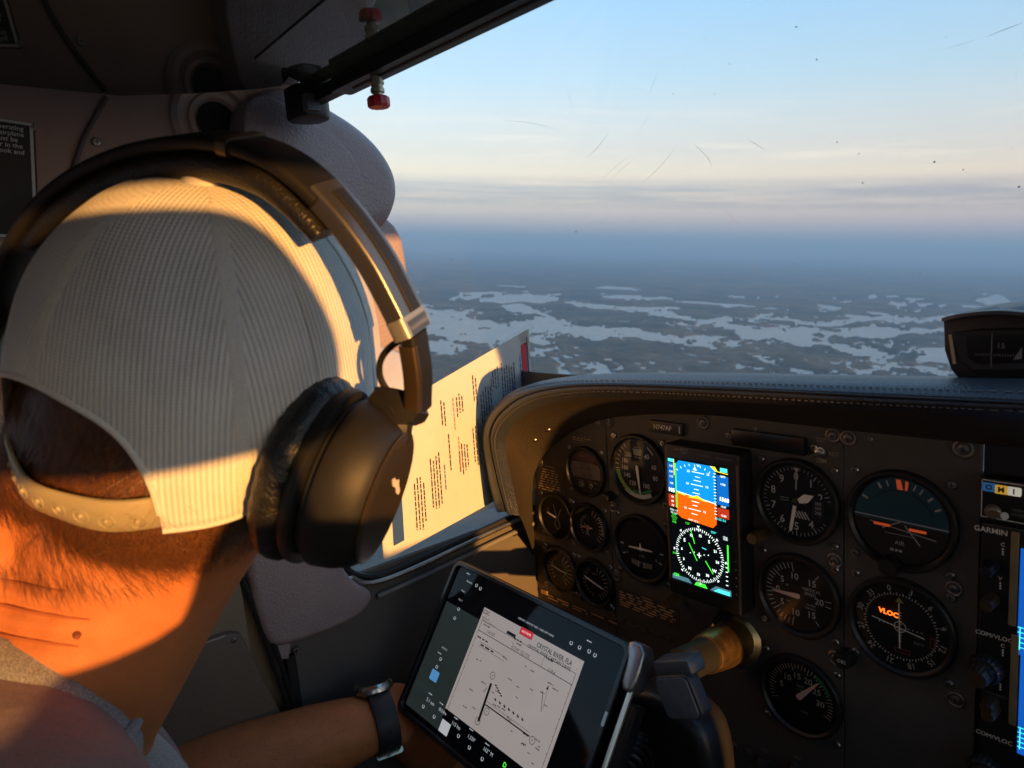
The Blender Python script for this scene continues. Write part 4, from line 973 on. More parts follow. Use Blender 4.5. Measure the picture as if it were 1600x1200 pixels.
# --- course deviation indicator
g_ = gauge('course_deviation_indicator', 'black course deviation dial with compass card and orange VLOC legend', 1408, 978, r, scr_s=1.1)
mb = MB()
for i in range(72): a_ = i * 5 - 16; tick(mb, a_, r * .655, r * (.71 if i % 2 == 0 else .685), .0009, Zp)
for i in range(12): x, y = pol(i * 30 - 16, r * .79); add_text(mb, str(i * 3), .0074, x, y, Zp, -(i * 30 - 16), sx=.9)
for i in range(-5, 6):
    if i: bar(mb, -.0014, i * .0026 + .0, .0014, i * .0026, .0006, Zp)
    if abs(i) > 1: mb.add([(i * .0034 + .0006 * math.cos(t_), .0006 * math.sin(t_), Zp) for t_ in np.linspace(0, 6.28, 8)[:-1]], [tuple(range(7))])
arc(mb, .0042, .0050, 0, 360, Zp + .0002, 24); mb.build('compass_card', M_num, g_, smooth=False)
mb = MB(); bar(mb, -.0005, .0225, .0005, -.019, .0010, .0034); mb.build('course_needle', M_needle, g_, smooth=False)
mb = MB(); bar(mb, -.0225, .0035, .020, -.0035, .0009, .0036); mb.build('glideslope_needle', M_needle, g_, smooth=False)
mb = MB(); add_text(mb, 'VLOC', .0062, -.0095, .0098, Zp + .0003, -4, bold=.00022); mb.build('lit_legend', glow('amber_legend', (255, 110, 30), 1.2), g_, smooth=False)
mb = MB(); mb.add([(-.0008, .0275, .003), (.0035, .0225, .003), (-.0035, .0225, .003)], [(0, 2, 1)]); mb.build('course_pointer', mat('pointer_yellow', (.45, .42, .08), .5), g_, smooth=False)
mb = MB()
for x0, y0, w_, h_ in ((.002, -.0215, .012, .0036), (.0255, -.006, .0032, .009)):
    for q_ in ((x0 - w_ / 2, y0 - h_ / 2, x0 + w_ / 2, y0 - h_ / 2), (x0 - w_ / 2, y0 + h_ / 2, x0 + w_ / 2, y0 + h_ / 2), (x0 - w_ / 2, y0 - h_ / 2, x0 - w_ / 2, y0 + h_ / 2), (x0 + w_ / 2, y0 - h_ / 2, x0 + w_ / 2, y0 + h_ / 2)): bar(mb, *q_, .0008, Zp + .0002)
mb.build('red_flags', mat('flag_red', (.38, .05, .05), .5), g_, smooth=False)
mb = MB(); greek(mb, .013, .0022, 1, .0175, -.0105, Zp, .9, rag=0); mb.build('maker_print', mat('dim_print', (.2, .19, .17), .6), g_, smooth=False)
x, y = LX(1326, 1024); p0 = PY(1408, 978, YP); kb = put('course_knob', kn_mesh(.0085, .013, M_black), g_, (x - p0[0], y - p0[2], .001))
mb = MB(); add_text(mb, 'OBS', .0045, 0, 0, .0133); mb.build('knob_legend', M_num, kb, smooth=False)

# ------------------------------------------------------------------ lit flight display
YF = YP - .024
o0 = PY(1097, 826, YF)
pf = thing('flight_display', 'tall lit flight display with blue sky, orange ground and green compass rose', 'flight display', (o0[0], YP, o0[2]), PAN)
def F(px, py, z=.0): p_ = PY(px, py, YF - z); return (p_[0] - o0[0], p_[2] - o0[2])
w_, h_ = .087, F(1036, 692)[1] - F(1044, 917)[1]
cx, cy = (F(1036, 692)[0] + F(1160, 965)[0]) / 2, (F(1036, 692)[1] + F(1160, 965)[1]) / 2
HH = F(1036, 692)[1] - F(1160, 965)[1]; WW = F(1154, 820)[0] - F(1039, 800)[0]
mb = MB(); mb.prism([(cx + a_, cy + b_) for a_, b_ in rrect(WW, HH, .004)], .0002, .024, .0022, 3); mb.build('case', mat('display_case_black', (.014, .013, .013), .38, var=.15, rvar=.08), pf)
s_tl, s_tr, s_br, s_bl = F(1043, 714), F(1137, 729), F(1143.5, 930), F(1049, 903.5)
sx0, sx1 = (s_tl[0] + s_bl[0]) / 2, (s_tr[0] + s_br[0]) / 2; sy1, sy0 = (s_tl[1] + s_tr[1]) / 2, (s_br[1] + s_bl[1]) / 2
SW, SH = sx1 - sx0, sy1 - sy0
def S(u, v): return sx0 + u * SW, sy0 + v * SH        # screen fractions, from lower left
def rect(mb, u0, v0, u1, v1, z, mi=0): a_, b_ = S(u0, v0); c_, d_ = S(u1, v1); mb.add([(a_, b_, z), (c_, b_, z), (c_, d_, z), (a_, d_, z)], [(0, 1, 2, 3)], mi)
zs = .0242
mb = MB(); rect(mb, 0, 0, 1, 1, zs); scn = mb.build('screen', glow('screen_black', (6, 8, 12), .6), pf, smooth=False)
G_blue, G_deep, G_or, G_red = glow('screen_sky', (10, 122, 200), 1.0), glow('screen_tape_blue', (8, 84, 158), 1.0), glow('screen_ground', (205, 82, 8), 1.0), glow('screen_tape_red', (150, 42, 18), 1.0)
G_w, G_g, G_y, G_c = glow('screen_white', (225, 240, 235), 1.1), glow('screen_green', (60, 220, 50), 1.0), glow('screen_yellow', (225, 205, 40), 1.0), glow('screen_cyan', (70, 215, 215), 1.0)
mb = MB(); z1 = zs + .0001
def quad(mb, pts, z): mb.add([(*S(*q_), z) for q_ in pts], [tuple(range(len(pts)))])
quad(mb, [(.15, .735), (.80, .70), (.80, .985), (.20, .985), (.15, .95)], z1); mb.build('sky_field', G_blue, scn, smooth=False)
mb = MB(); quad(mb, [(.15, .55), (.22, .525), (.74, .505), (.80, .54), (.80, .70), (.15, .735)], z1); mb.build('ground_field', G_or, scn, smooth=False)
mb = MB(); rect(mb, 0, .735, .13, .955, z1); rect(mb, .82, .70, 1, .925, z1); mb.build('tape_blue', G_deep, scn, smooth=False)
mb = MB(); rect(mb, 0, .60, .13, .70, z1); rect(mb, .82, .60, 1, .675, z1); mb.build('tape_red', G_red, scn, smooth=False)
z2 = zs + .0003; mb = MB()
q0, q1 = S(.15, .735), S(.80, .70); bar(mb, *q0, *q1, .0008, z2)
for k_, (dy, wd) in enumerate(((.10, .20), (.065, .08), (.035, .12), (-.035, .12), (-.065, .08), (-.10, .20), (.135, .12), (.165, .08), (.20, .2), (-.135, .1))):
    cxx, cyy = S(.475 + dy * .25, .715 + dy); bar(mb, cxx - wd * SW / 2, cyy + wd * .0008, cxx + wd * SW / 2, cyy - wd * .0008, .0006, z2)
for dy, s_ in ((.10, '10'), (-.10, '10'), (.20, '20')):
    for sg in (-1, 1): x, y = S(.475 + dy * .25 + sg * .16, .715 + dy); add_text(mb, s_, .0036, x, y, z2, -4)
ccx, ccy = S(.475, .715)
for a_ in (-50, -38, -26, -14, 0, 14, 26, 38, 50): tick(mb, a_ * .8, SH * .245, SH * .262, .0006, z2, cx=ccx, cy=ccy)
mb.add([(ccx, ccy + SH * .243, z2), (ccx - .0025, ccy + SH * .215, z2), (ccx + .0025, ccy + SH * .215, z2)], [(0, 1, 2)]); mb.add([(ccx + .004, ccy + SH * .246, z2), (ccx + .0022, ccy + SH * .262, z2), (ccx + .006, ccy + SH * .262, z2)], [(0, 1, 2)])
for v_, s_ in ((.93, '140'), (.885, '120'), (.845, '110'), (.79, '100')): x, y = S(.065, v_); add_text(mb, s_, .0032, x, y, z2, -3)
for v_, s_ in ((.68, '90'), (.645, '80'), (.61, '70')): x, y = S(.075, v_); add_text(mb, s_, .0032, x, y, z2, -3)
for v_, s_ in ((.92, '1800'), (.86, '1700'), (.69, '1600'), (.62, '1500')): x, y = S(.915, v_); add_text(mb, s_, .0031, x, y, z2, -3)
for i in range(14): x, y = S(.80, .62 + i * .024); bar(mb, x - .002, y, x + .001, y, .0005, z2)
x, y = S(.065, .735); add_text(mb, '105', .0058, x, y, z2 + .0002, -3, bold=.0002); x, y = S(.93, .745); add_text(mb, '1560', .0056, x, y, z2 + .0002, -3, bold=.0002)
for v_, s_ in ((.572, 'TAS 117'), (.55, 'GS 113')): x, y = S(.09, v_); add_text(mb, s_, .0028, x, y, z2, -3)
x, y = S(.42, .525); add_text(mb, 'OAT 12°C', .0028, x, y, z2, -3)
# compass rose
rx, ry = S(.50, .255); RR0 = SW * .40
for i in range(72): tick(mb, i * 5, RR0 * (.88 if i % 2 == 0 else .92), RR0, .0006, z2, cx=rx, cy=ry)
for i, s_ in enumerate(('N', '3', '6', 'E', '12', '15', 'S', '21', '24', 'W', '30', '33')): a_ = i * 30 - 145; x, y = rx + RR0 * .74 * math.sin(R(a_)), ry + RR0 * .74 * math.cos(R(a_)); add_text(mb, s_, .0048 if s_ in 'NESW' else .0038, x, y, z2, -a_ * 0, bold=.0001)
for a_ in range(0, 360, 45): mb.add([(rx + RR0 * 1.02 * math.sin(R(a_)), ry + RR0 * 1.02 * math.cos(R(a_)), z2), (rx + RR0 * 1.09 * math.sin(R(a_ + 3)), ry + RR0 * 1.09 * math.cos(R(a_ + 3)), z2), (rx + RR0 * 1.09 * math.sin(R(a_ - 3)), ry + RR0 * 1.09 * math.cos(R(a_ - 3)), z2)], [(0, 2, 1)])
bar(mb, rx - .0025, ry, rx + .0025, ry, .0008, z2); bar(mb, rx, ry - .003, rx, ry + .003, .0008, z2)
for q_ in ((-.011, .0), (-.006, .002), (.006, .002), (.011, .003)): mb.add([(rx + q_[0] + .0006 * math.cos(t_), ry + q_[1] + .0006 * math.sin(t_), z2) for t_ in np.linspace(0, 6.28, 7)[:-1]], [tuple(range(6))])
x, y = S(.50, .462); add_text(mb, '145°', .0036, x, y, z2, -3)
for v_ in (.455, .44): x, y = S(.93, v_); add_text(mb, '1530', .0026, x, y, z2, -3)
for i in range(6): x, y = S(.94, .08 + i * .035); bar(mb, x - .0012, y, x + .0012, y, .0008, z2)
mb.build('white_symbols', G_w, scn, smooth=False)
mb = MB(); bar(mb, *S(.145, .96), *S(.145, .60), .0016, z2); bar(mb, *S(.965, .40), *S(.965, .19), .0016, z2)
for q_ in (((.37, .44), (.43, .34)), ((.33, .335), (.46, .205)), ((.60, .225), (.72, .135))): bar(mb, *S(*q_[0]), *S(*q_[1]), .0009, z2)
for v_, s_ in ((.535, 'GPS'), (.515, 'VLOC'), (.495, '16.7'), (.475, '8:08')): x, y = S(.09, v_); add_text(mb, s_, .0029, x, y, z2, -3)
x, y = S(.32, .49); add_text(mb, '125°', .0032, x, y, z2, -3); x, y = S(.08, .215); add_text(mb, 'ENR', .003, x, y, z2); x, y = S(.09, .035); add_text(mb, 'CDI', .004, x, y, z2, bold=.0002)
quad(mb, [(.40, .0), (.62, .0), (.58, .03), (.44, .03)], z2); mb.build('green_symbols', G_g, scn, smooth=False)
mb = MB(); quad(mb, [(.33, .705), (.44, .725), (.50, .735), (.56, .722), (.66, .695), (.54, .706), (.47, .708)], z2 + .0001); bar(mb, *S(.17, .725), *S(.30, .716), .0010, z2 + .0001); bar(mb, *S(.12, .99), *S(.12, .86), .0010, z2); quad(mb, [(.72, .985), (.80, .985), (.84, .955), (.80, .95)], z2); bar(mb, *S(.80, .953), *S(1, .945), .0007, z2); mb.build('yellow_symbols', G_y, scn, smooth=False)
mb = MB(); rect(mb, .02, .965, .12, .99, z2); rect(mb, .88, .955, .99, .985, z2)
x, y = S(.86, .585); add_text(mb, '30.05 IN', .0036, x, y, z2, -3); x, y = S(.75, .47); add_text(mb, '000°', .0034, x, y, z2, -3); quad(mb, [(.72, 0), (.98, 0), (.98, .03), (.80, .03)], z2); bar(mb, *S(.55, .325), *S(.62, .318), .0008, z2); mb.build('cyan_symbols', G_c, scn, smooth=False)
mb = MB(); quad(mb, [(.02, 0), (.36, 0), (.30, .035), (.02, .035)], zs + .0002); quad(mb, [(.66, 0), (1, 0), (1, .045), (.76, .045)], zs + .0002); mb.build('soft_key_tabs', glow('screen_grey', (70, 110, 120), .8), scn, smooth=False)
mb = MB(); mb.box((*S(.5, .5), .0255), (SW * 1.02, SH * 1.01, .0003)); mb.build('screen_glass', clear_pane('screen_glass', (.98, .98, .98), 1.25, .05, .006, 200), pf, smooth=False)
M_edge_sun = mat('bezel_edge_sun_tint', (.30, .20, .11), .35, .7)  # bronze tint stands for sunlight on the black bezel edges
mb = MB(); x0 = cx - WW / 2; x1 = cx + WW / 2
mb.box((x0 + .0035, cy, .0245), (.0022, HH * .80, .0022)); mb.build('painted_sunlit_edge', M_edge_sun, pf, smooth=False)
mb = MB(); mb.box((x1 - .0012, cy - .004, .0245), (.0016, HH * .92, .0016)); mb.build('painted_sunlit_edge', M_edge_sun, pf, smooth=False)
for i in range(4):
    mb = MB(); q_ = (x1 - .0055, S(0, .80 - i * .155)[1]); mb.prism([(q_[0] + a_, q_[1] + b_) for a_, b_ in rrect(.004, .011, .001, 2)], .024, .0252, .0003, 1); mb.build('side_button', M_bezel, pf)
for i in range(5): mb = MB(); mb.ball((x1 - .0055, S(0, .29 - i * .065)[1], .0242), (.0009, .0009, .0004), n=8); mb.build('key_light', M_gold, pf)
mb = MB(); x, y = F(1078, 707); add_text(mb, 'ASPEN', .0030, x - .013, y + .001, .0243, 0, sx=1.6); add_text(mb, 'AVIONICS', .0026, x + .016, y - .0008, .0243, 0, sx=1.5); x, y = F(1122, 714); add_text(mb, 'EVOLUTION', .0030, x + .006, y - .0014, .0243, 0); mb.build('maker_lettering', mat('bezel_print', (.26, .24, .21), .6), pf, smooth=False)
mb = MB(); x, y = F(1070, 706)
for q_ in (((-.005, .003), (.004, .003)), ((.004, .003), (-.001, -.003)), ((-.003, -.001), (.002, -.001)), ((-.005, .003), (-.002, -.003))): bar(mb, x + q_[0][0], y + q_[0][1], x + q_[1][0], y + q_[1][1], .0007, .0243)
mb.build('maker_emblem', mat('bezel_print', (.26, .24, .21), .6), pf, smooth=False)
for px, py, me_ in ((1058, 933, kn_mesh(.0052, .020, M_brass)), (1134, 957, kn_mesh(.0085, .016, M_black))):
    x, y = F(px, py, -.02); put('rotary_knob', me_, pf, (x, y, .006) if px < 1100 else (x, y - .006, .002))

# ------------------------------------------------------------------ plates, placards, switch
def plate(nm, label, cat, quadpx, th, m, ch=.0006):
    P = [PY(a_, b_, YP - th) for a_, b_ in quadpx]; c_ = sum(P) / 4
    x0, x1 = min(p_[0] for p_ in P), max(p_[0] for p_ in P); zz0, zz1 = (P[2][2] + P[3][2]) / 2, (P[0][2] + P[1][2]) / 2
    t_ = thing(nm, label, cat, ((x0 + x1) / 2, YP - .0002, (zz0 + zz1) / 2), PAN); mb = MB(); mb.prism(rrect(x1 - x0, zz1 - zz0, .0012, 3), 0, th, ch, 2); mb.build('plate', m, t_); return t_, x1 - x0, zz1 - zz0
t_, w_, h_ = plate('registration_plate', 'small black plate reading N747AP above the airspeed dial', 'name plate', ((1013, 655), (1066, 664), (1066, 683), (1013, 674)), .004, M_bezel)
mb = MB(); add_text(mb, 'N747AP', h_ * .55, -.003, 0, .0043, 0, sx=.95, bold=.0001); bar(mb, w_ * .42, -h_ * .28, w_ * .42, h_ * .28, .0012, .0043); mb.build('lettering', M_num, t_, smooth=False)
t_, w_, h_ = plate('annunciator_panel', 'long blank black annunciator window below the glareshield', 'annunciator', ((1143, 672), (1257, 684), (1257, 711), (1143, 697)), .006, mat('annunciator_black', (.006, .006, .006), .25))
for x in (-w_ / 2 - .006, w_ / 2 + .006): put('screw', SCREW, t_, (x, 0, .0004))
p_ = PY(1283, 707, YP); t_ = thing('dimmer_switch', 'small metal toggle switch marked TST, BRT and DIM', 'switch', (p_[0], YP - .0002, p_[2]), PAN)
mb = MB(); mb.lathe([(.0052, 0), (.0052, .0018), (.0038, .0022), (.0038, .004), (.0030, .0045), (.0001, .0045)], 6 * 3, cap0=False, cap1=False); mb.build('threaded_collar', M_steel, t_)
mb = MB(); mb.tube([(0, 0, .003), (-.003, -.001, .008), (-.0065, -.002, .013)], [.0012, .0013, .0018], 8); mb.build('lever', M_steel, t_)
for s_, px, py in (('TST', 1283, 688), ('BRT', 1303, 710), ('DIM', 1284, 720)):
    mb = MB(); x, y = LX(px, py); add_text(mb, s_, .0052, x - p_[0], y - p_[2], .0003, bold=.0001); mb.build('legend', mat('dim_tan_print', (.34, .26, .19), .6), t_, smooth=False)
def placard(label, cx_, cy_, w_, h_, lines, taper=None, head=None, m=None, rag=.15):
    p_ = PY(cx_, cy_, YP); t_ = thing('placard', label, 'placard', (p_[0], YP - .0002, p_[2]), PAN, 'small gold printed placards on the panel')
    mb = MB(); mb.prism(rrect(w_ * 1.06, h_ * 1.12, .001, 2), 0, .0003); mb.build('plate', mat('placard_brown', (.055, .046, .040), .5), t_)
    mb = MB(); greek(mb, w_, h_ * (.86 if head else 1), lines, 0, -h_ * .07 if head else 0, .0005, .5, taper, rag=rag)
    if head: add_text(mb, head, h_ / (lines + 1) * 1.1, 0, h_ * .44, .0005)
    mb.build('fine_print', m or M_gold, t_, smooth=False); return t_
placard('gold printed warning placard of ten lines beside the digital clock', 861, 748, .050, .036, 9, (.55, 1.0), 'WARNING')
placard('two line manoeuvring speed placard above the digital clock', 911, 687, .034, .0055, 2, rag=.05)
placard('gold warning placard of eight lines below the turn coordinator', 1012, 948, .085, .023, 6, None, 'WARNING')
placard('long faint two line placard along the panel edge under the small gauges', 908, 953, .125, .0075, 2, rag=.02)
placard('dim two line placard below the warning placard', 1000, 980, .090, .0065, 2, rag=.1, m=mat('dim_gold_print', (.16, .11, .07), .6))
bl_ = thing('trim_strip', 'thin worn brass strip under the lower small gauges', 'trim strip', PY(851, 925, YP), PAN)
mb = MB(); mb.prism(rrect(.012, .006, .001), 0, .0016, .0003, 1); mb.build('strip', M_gold, bl_)
for px, py in ((851, 858), (855, 912), (893, 926), (908, 933), (953, 947)):
    o = on_panel(ip, SCREW, 'edge_screw', px, py, .0004, 1.25)

# ------------------------------------------------------------------ radio stack
YR = YP - .012
def rlx(px, py): p_ = PY(px, py, YR); return p_[0], p_[2]
def unit(nm, label, py0, py1, ch=.0015):
    x0, z1_ = rlx(1533, py0); _, z0_ = rlx(1524, py1); w_ = .160; t_ = thing(nm, label, 'avionics', (x0 + w_ / 2, YP - .0, (z0_ + z1_) / 2), PAN)
    mb = MB(); mb.prism(rrect(w_, z1_ - z0_, .002, 3), -.002, .012, ch, 2); mb.build('face_plate', M_dark2, t_)
    return t_, w_, z1_ - z0_
def UL(t_, px, py): x, z = rlx(px, py); l_ = origin_of(t_).translation; return x - l_.x, z - l_.z
t_, w_, h_ = unit('marker_beacon_panel', 'audio panel with blue, amber and white marker beacon lamps', 745, 812)
mb = MB(); a_, b_ = UL(t_, 1535, 749); c_, d_ = UL(t_, 1533.5, 806)
for q_ in ((a_, b_, a_ + .15, b_), (a_, d_, a_ + .15, d_), (a_, b_, a_, d_)): bar(mb, *q_, .0007, .0124)
mb.build('outline', M_num, t_, smooth=False)
for px, py, s_, c_, e_ in ((1546, 761, 'O', (.02, .10, .26), .25), (1565, 765, 'M', (.65, .36, .04), .25), (1585, 768, 'I', (.62, .58, .50), .25)):
    x, y = UL(t_, px, py); mb = MB(); mb.prism([(x + i, y + j) for i, j in rrect(.0088, .0066, .0012)], .012, .0132, .0004, 2); l_ = mb.build('marker_lamp', mat('lamp_' + s_, c_, .35, emit=e_), t_)
    mb = MB(); add_text(mb, s_, .0056, x, y, .0134, bold=.0002); mb.build('lamp_letter', mat('lamp_ink', (.02, .02, .02), .5), l_, smooth=False)
x, y = UL(t_, 1552, 799); mb = MB(); mb.lathe([(.0055, .012), (.0055, .014), (.004, .016), (.0001, .017)], 16, Matrix.Translation((x, y, 0)), cap0=False, cap1=False); mb.tube([(x, y, .015), (x + .006, y + .001, .022), (x + .012, y + .004, .030)], [.0022, .002, .0028], 10); mb.build('volume_lever', mat('lever_grey', (.22, .20, .18), .4, .4), t_)
mb = MB(); x, y = UL(t_, 1590, 802); add_text(mb, 'HIGH', .003, x, y + .002, .0124); add_text(mb, 'SENSE', .003, x, y - .0015, .0124); mb.build('lettering', mat('dim_white_print', (.30, .28, .25), .6), t_, smooth=False)
M_dw = MATS['dim_white_print']
def navigator(label, py0, py1, dy, full):
    t_, w_, h_ = unit('gps_navigator', label, py0, py1)
    for s_, px, py, sz in (('GARMIN', 1548, 829, .0058), ('COM/VLOC', 1553, 994, .0048), ('C', 1567, 851, .004), ('V', 1563, 904, .004)):
        if s_ == 'GARMIN' and not full: continue
        mb = MB(); x, y = UL(t_, px, py + dy); add_text(mb, s_, sz, x, y, .0124, bold=.0001 if s_ == 'GARMIN' else 0); mb.build('lettering', M_num, t_, smooth=False)
    mb = MB(); x, y = UL(t_, 1537, 1045 + dy); add_text(mb, 'PUSH', .0052, x, y + .0035, .0126); add_text(mb, 'C/V', .0052, x + .003, y - .003, .0126); x, y = UL(t_, 1547, 1063 + dy); mb.build('knob_lettering', M_num, t_, smooth=False)
    mb = MB(); x, y = UL(t_, 1584, 905 + dy); mb.prism([(x + i, y + j) for i, j in rrect(.0050, .074, .0008, 2)], .012, .0128, .0002, 1); mb.build('screen_edge_strip', mat('strip_gold', (.34, .25, .13), .4, .4), t_)
    mb = MB(); x, y = UL(t_, 1592, 940 + dy); mb.add([(x, y - .042, .0122), (x + .085, y - .042, .0122), (x + .085, y + .042, .0122), (x, y + .042, .0122)], [(0, 1, 2, 3)]); sc_ = mb.build('screen', glow('nav_screen_blue', (12, 70, 150), .8), t_, smooth=False)
    mb = MB()
    for k_ in range(5): bar(mb, x, y - .02 - k_ * .004, x + .08, y - .02 - k_ * .004, .0006, .0124)
    bar(mb, x + .0015, y - .038, x + .0015, y - .02, .0006, .0124); mb.build('screen_lines', G_c, sc_, smooth=False)
    for px, py in ((1550, 884), (1551, 936), (1553, 1106)):
        x, y = UL(t_, px, py + dy); put('small_knob', kn_mesh(.0050, .016, M_black if py == 884 else mat('knob_dark_bronze', (.09, .065, .04), .35, .6), 10), t_, (x, y, .012))
    x, y = UL(t_, 1541, 1043 + dy); o = put('outer_knob', kn_mesh(.0120, .009, M_bezel, 22), t_, (x, y, .012)); o2 = put('inner_knob', kn_mesh(.0078, .014, mat('knob_dark_bronze', (.09, .065, .04), .35, .6), 16), t_, (x, y, .021))
    mb = MB(); 
    for k_ in range(3):
        x, y = UL(t_, 1567, 858 + dy + k_ * 4); mb.ball((x, y, .0122), (.0008, .0008, .0004), n=6); x, y = UL(t_, 1563, 911 + dy + k_ * 4); mb.ball((x, y, .0122), (.0008, .0008, .0004), n=6)
    mb.build('arrow_dots', M_num, t_)
navigator('upper navigation radio with the maker name, blue screen and twin knobs', 815, 1072, 0, True)
navigator('lower navigation radio of the stack, partly below the picture edge', 1076, 1330, 158, False)

# ------------------------------------------------------------------ compass on the glareshield
yc = .60
c0 = PY(1550, 598, yc)
cp = thing('magnetic_compass', 'black hooded magnetic compass standing on the glareshield', 'compass', tuple(c0), PAN)
def CL(px, py): p_ = PY(px, py, yc - .03); return p_[0] - c0[0], p_[2] - c0[2]
outl = [CL(*q_) for q_ in ((1472, 496), (1500, 489), (1540, 483), (1585, 482), (1630, 488), (1652, 494), (1655, 540), (1640, 570), (1618, 600), (1502, 600), (1484, 578), (1474, 548))]
mb = MB(); mb.prism(outl, -.045, .030, .003, 2); cs = mb.build('housing', mat('compass_black', (.014, .013, .013), .4, var=.2, rvar=.1), cp)
ins = [CL(*q_) for q_ in ((1490, 518), (1540, 513), (1600, 512), (1640, 518), (1642, 560), (1630, 580), (1520, 580), (1498, 560))]
mb = MB(); mb.prism(ins, .0300, .0316, .0012, 1); mb.build('window_frame', M_bezel, cp)
ins2 = [CL(*q_) for q_ in ((1512, 526), (1560, 522), (1620, 522), (1632, 530), (1630, 566), (1530, 568), (1514, 558))]
mb = MB(); mb.prism(ins2, .0317, .0320); mb.build('lens', mat('compass_lens', (.004, .004, .005), .12), cp)
mb = MB(); x, y = CL(1563, 540); add_text(mb, '15', .0052, x + .001, y, .0324); bar(mb, x - .0045, y + .009, x - .0045, y - .015, .0006, .0323)
for k_ in range(16): bar(mb, x - .014 + k_ * .0016, y - .0055, x - .014 + k_ * .0016, y - .0072, .0004, .0323)
x, y = CL(1590, 555); mb.add([(x - .002, y - .003, .0323), (x + .003, y - .002, .0323), (x + .003, y + .006, .0323)], [(0, 1, 2)]); mb.build('card_marks', mat('card_dim_print', (.20, .17, .14), .6), cp, smooth=False)
mb = MB(); bar(mb, *CL(1486, 522), *CL(1493, 568), .0022, .0322); mb.build('side_trim', M_gold, cp, smooth=False)
brow = spline([(*CL(1472, 497), .031), (*CL(1500, 490), .037), (*CL(1545, 484), .041), (*CL(1590, 484), .041), (*CL(1652, 495), .033)], 16); mb = MB()
mb.grid(np.array([brow, brow * np.array([1, 1, 0]) + np.array([0, .0008, -.01]), brow * np.array([1, 1, 0]) + np.array([0, -.003, -.01]), brow + np.array([0, -.0025, 0]), brow])); mb.build('hood', mat('compass_hood', (.05, .045, .045), .45), cp)

# ------------------------------------------------------------------ control yoke and what hangs on it
yk = thing('control_yoke', 'black control yoke on a worn brass shaft collar', 'control yoke', PY(1135, 1003, YP), PAN)
a_, b_ = PY(1150, 1000, YP - .004), PY(1066, 1040, YP - .135); ax = (b_ - a_)
mb = MB(); mb.tube([a_ + ax * t for t in (0, .03, .06, .3, .60, .62)], [.0275, .0275, .0215, .0210, .0180, .0170], 24); mb.build('brass_collar', M_brass, yk, air=True)
mb = MB(); mb.tube([a_ + ax * .59, a_ + ax * 1.05], [.0155, .0155], 20); mb.build('shaft', M_rubber, yk, air=True)
mb = MB(); hb = a_ + ax * 1.05; mb.prism(smooth_poly([(-.055, -.045), (.05, -.05), (.045, .02), (.02, .035), (-.02, .035), (-.05, .02)], 2).tolist(), -.015, .028, .010, 4, Matrix.Translation(Vector(hb + np.array([0, 0, -.055]))) @ PAN.to_4x4(), both=True); mb.build('hub', M_black, yk, air=True)
for sg in (-1, 1):
    c_ = hb + np.array([0, 0, -.07]); P = spline([c_ + np.array([sg * .03, 0, 0]), c_ + np.array([sg * .09, .0, -.03]), c_ + np.array([sg * .135, -.005, .0]), c_ + np.array([sg * .145, -.01, .025]), c_ + np.array([sg * .14, -.012, .045])], 20)
    if sg > 0: P = spline([c_ + np.array([.03, 0, -.01]), c_ + np.array([.08, 0, -.06]), c_ + np.array([.12, -.01, -.06]), c_ + np.array([.135, -.01, -.03])], 20)
    mb = MB(); mb.tube(P, [.016 - .002 * math.sin(i * .3) for i in range(20)], 12); mb.build('grip', M_black, yk, air=True)
ck = thing('clip_on_timer', 'slate blue square clip-on timer face standing on the yoke', 'timer', PY(1062, 1090, .43))
P = [PY(*q_, .42) for q_ in ((1036, 1058), (1093, 1052), (1081, 1127), (1026, 1124))]; c_ = sum(P) / 4
ex = Vector(((P[1] + P[2]) - (P[0] + P[3])) / 2); w_ = ex.length; ex.normalize(); ey = Vector(((P[0] + P[1]) - (P[2] + P[3])) / 2); ey -= ex * ey.dot(ex); h_ = ey.length; ey.normalize(); ez = ex.cross(ey)
T3 = Matrix(((ex.x, ey.x, ez.x, c_[0]), (ex.y, ey.y, ez.y, c_[1]), (ex.z, ey.z, ez.z, c_[2]), (0, 0, 0, 1)))
mb = MB(); mb.prism(rrect(w_, h_, .006, 5), -.012, 0, .002, 3, T3); mb.build('body', mat('slate_plastic', (.030, .034, .042), .4), ck, air=True)
mb = MB(); mb.prism(rrect(w_ * .88, h_ * .9, .005, 5), .0001, .0014, .0006, 2, T3); mb.build('face', mat('slate_face', (.10, .115, .14), .35, var=.35, vscale=120, rvar=.15), ck, air=True)
mb = MB(); mb.prism(rrect(w_ * 1.02, .014, .003, 3), -.02, -.002, .003, 2, T3 @ Matrix.Translation((.003, h_ / 2 + .004, 0))); mb.build('spring_clip', mat('slate_clip', (.10, .11, .125), .35, .3), ck, air=True)
cd = thing('coiled_cord', 'black coiled headset cord hanging below the yoke', 'cord', PY(1000, 1180, .42))
pts = []
for i in range(260):
    t = i / 259; c_ = PY(975, 1215, .42) * (1 - t) + PY(1040, 1140, .46) * t; a_ = t * 2 * math.pi * 9
    pts.append(c_ + np.array([.016 * math.cos(a_) * .6, .016 * math.cos(a_) * .5, .016 * math.sin(a_)]))
mb = MB(); mb.tube(pts, .0026, 6); mb.build('coil', mat('cord_black', (.012, .012, .012), .3), cd, air=True)
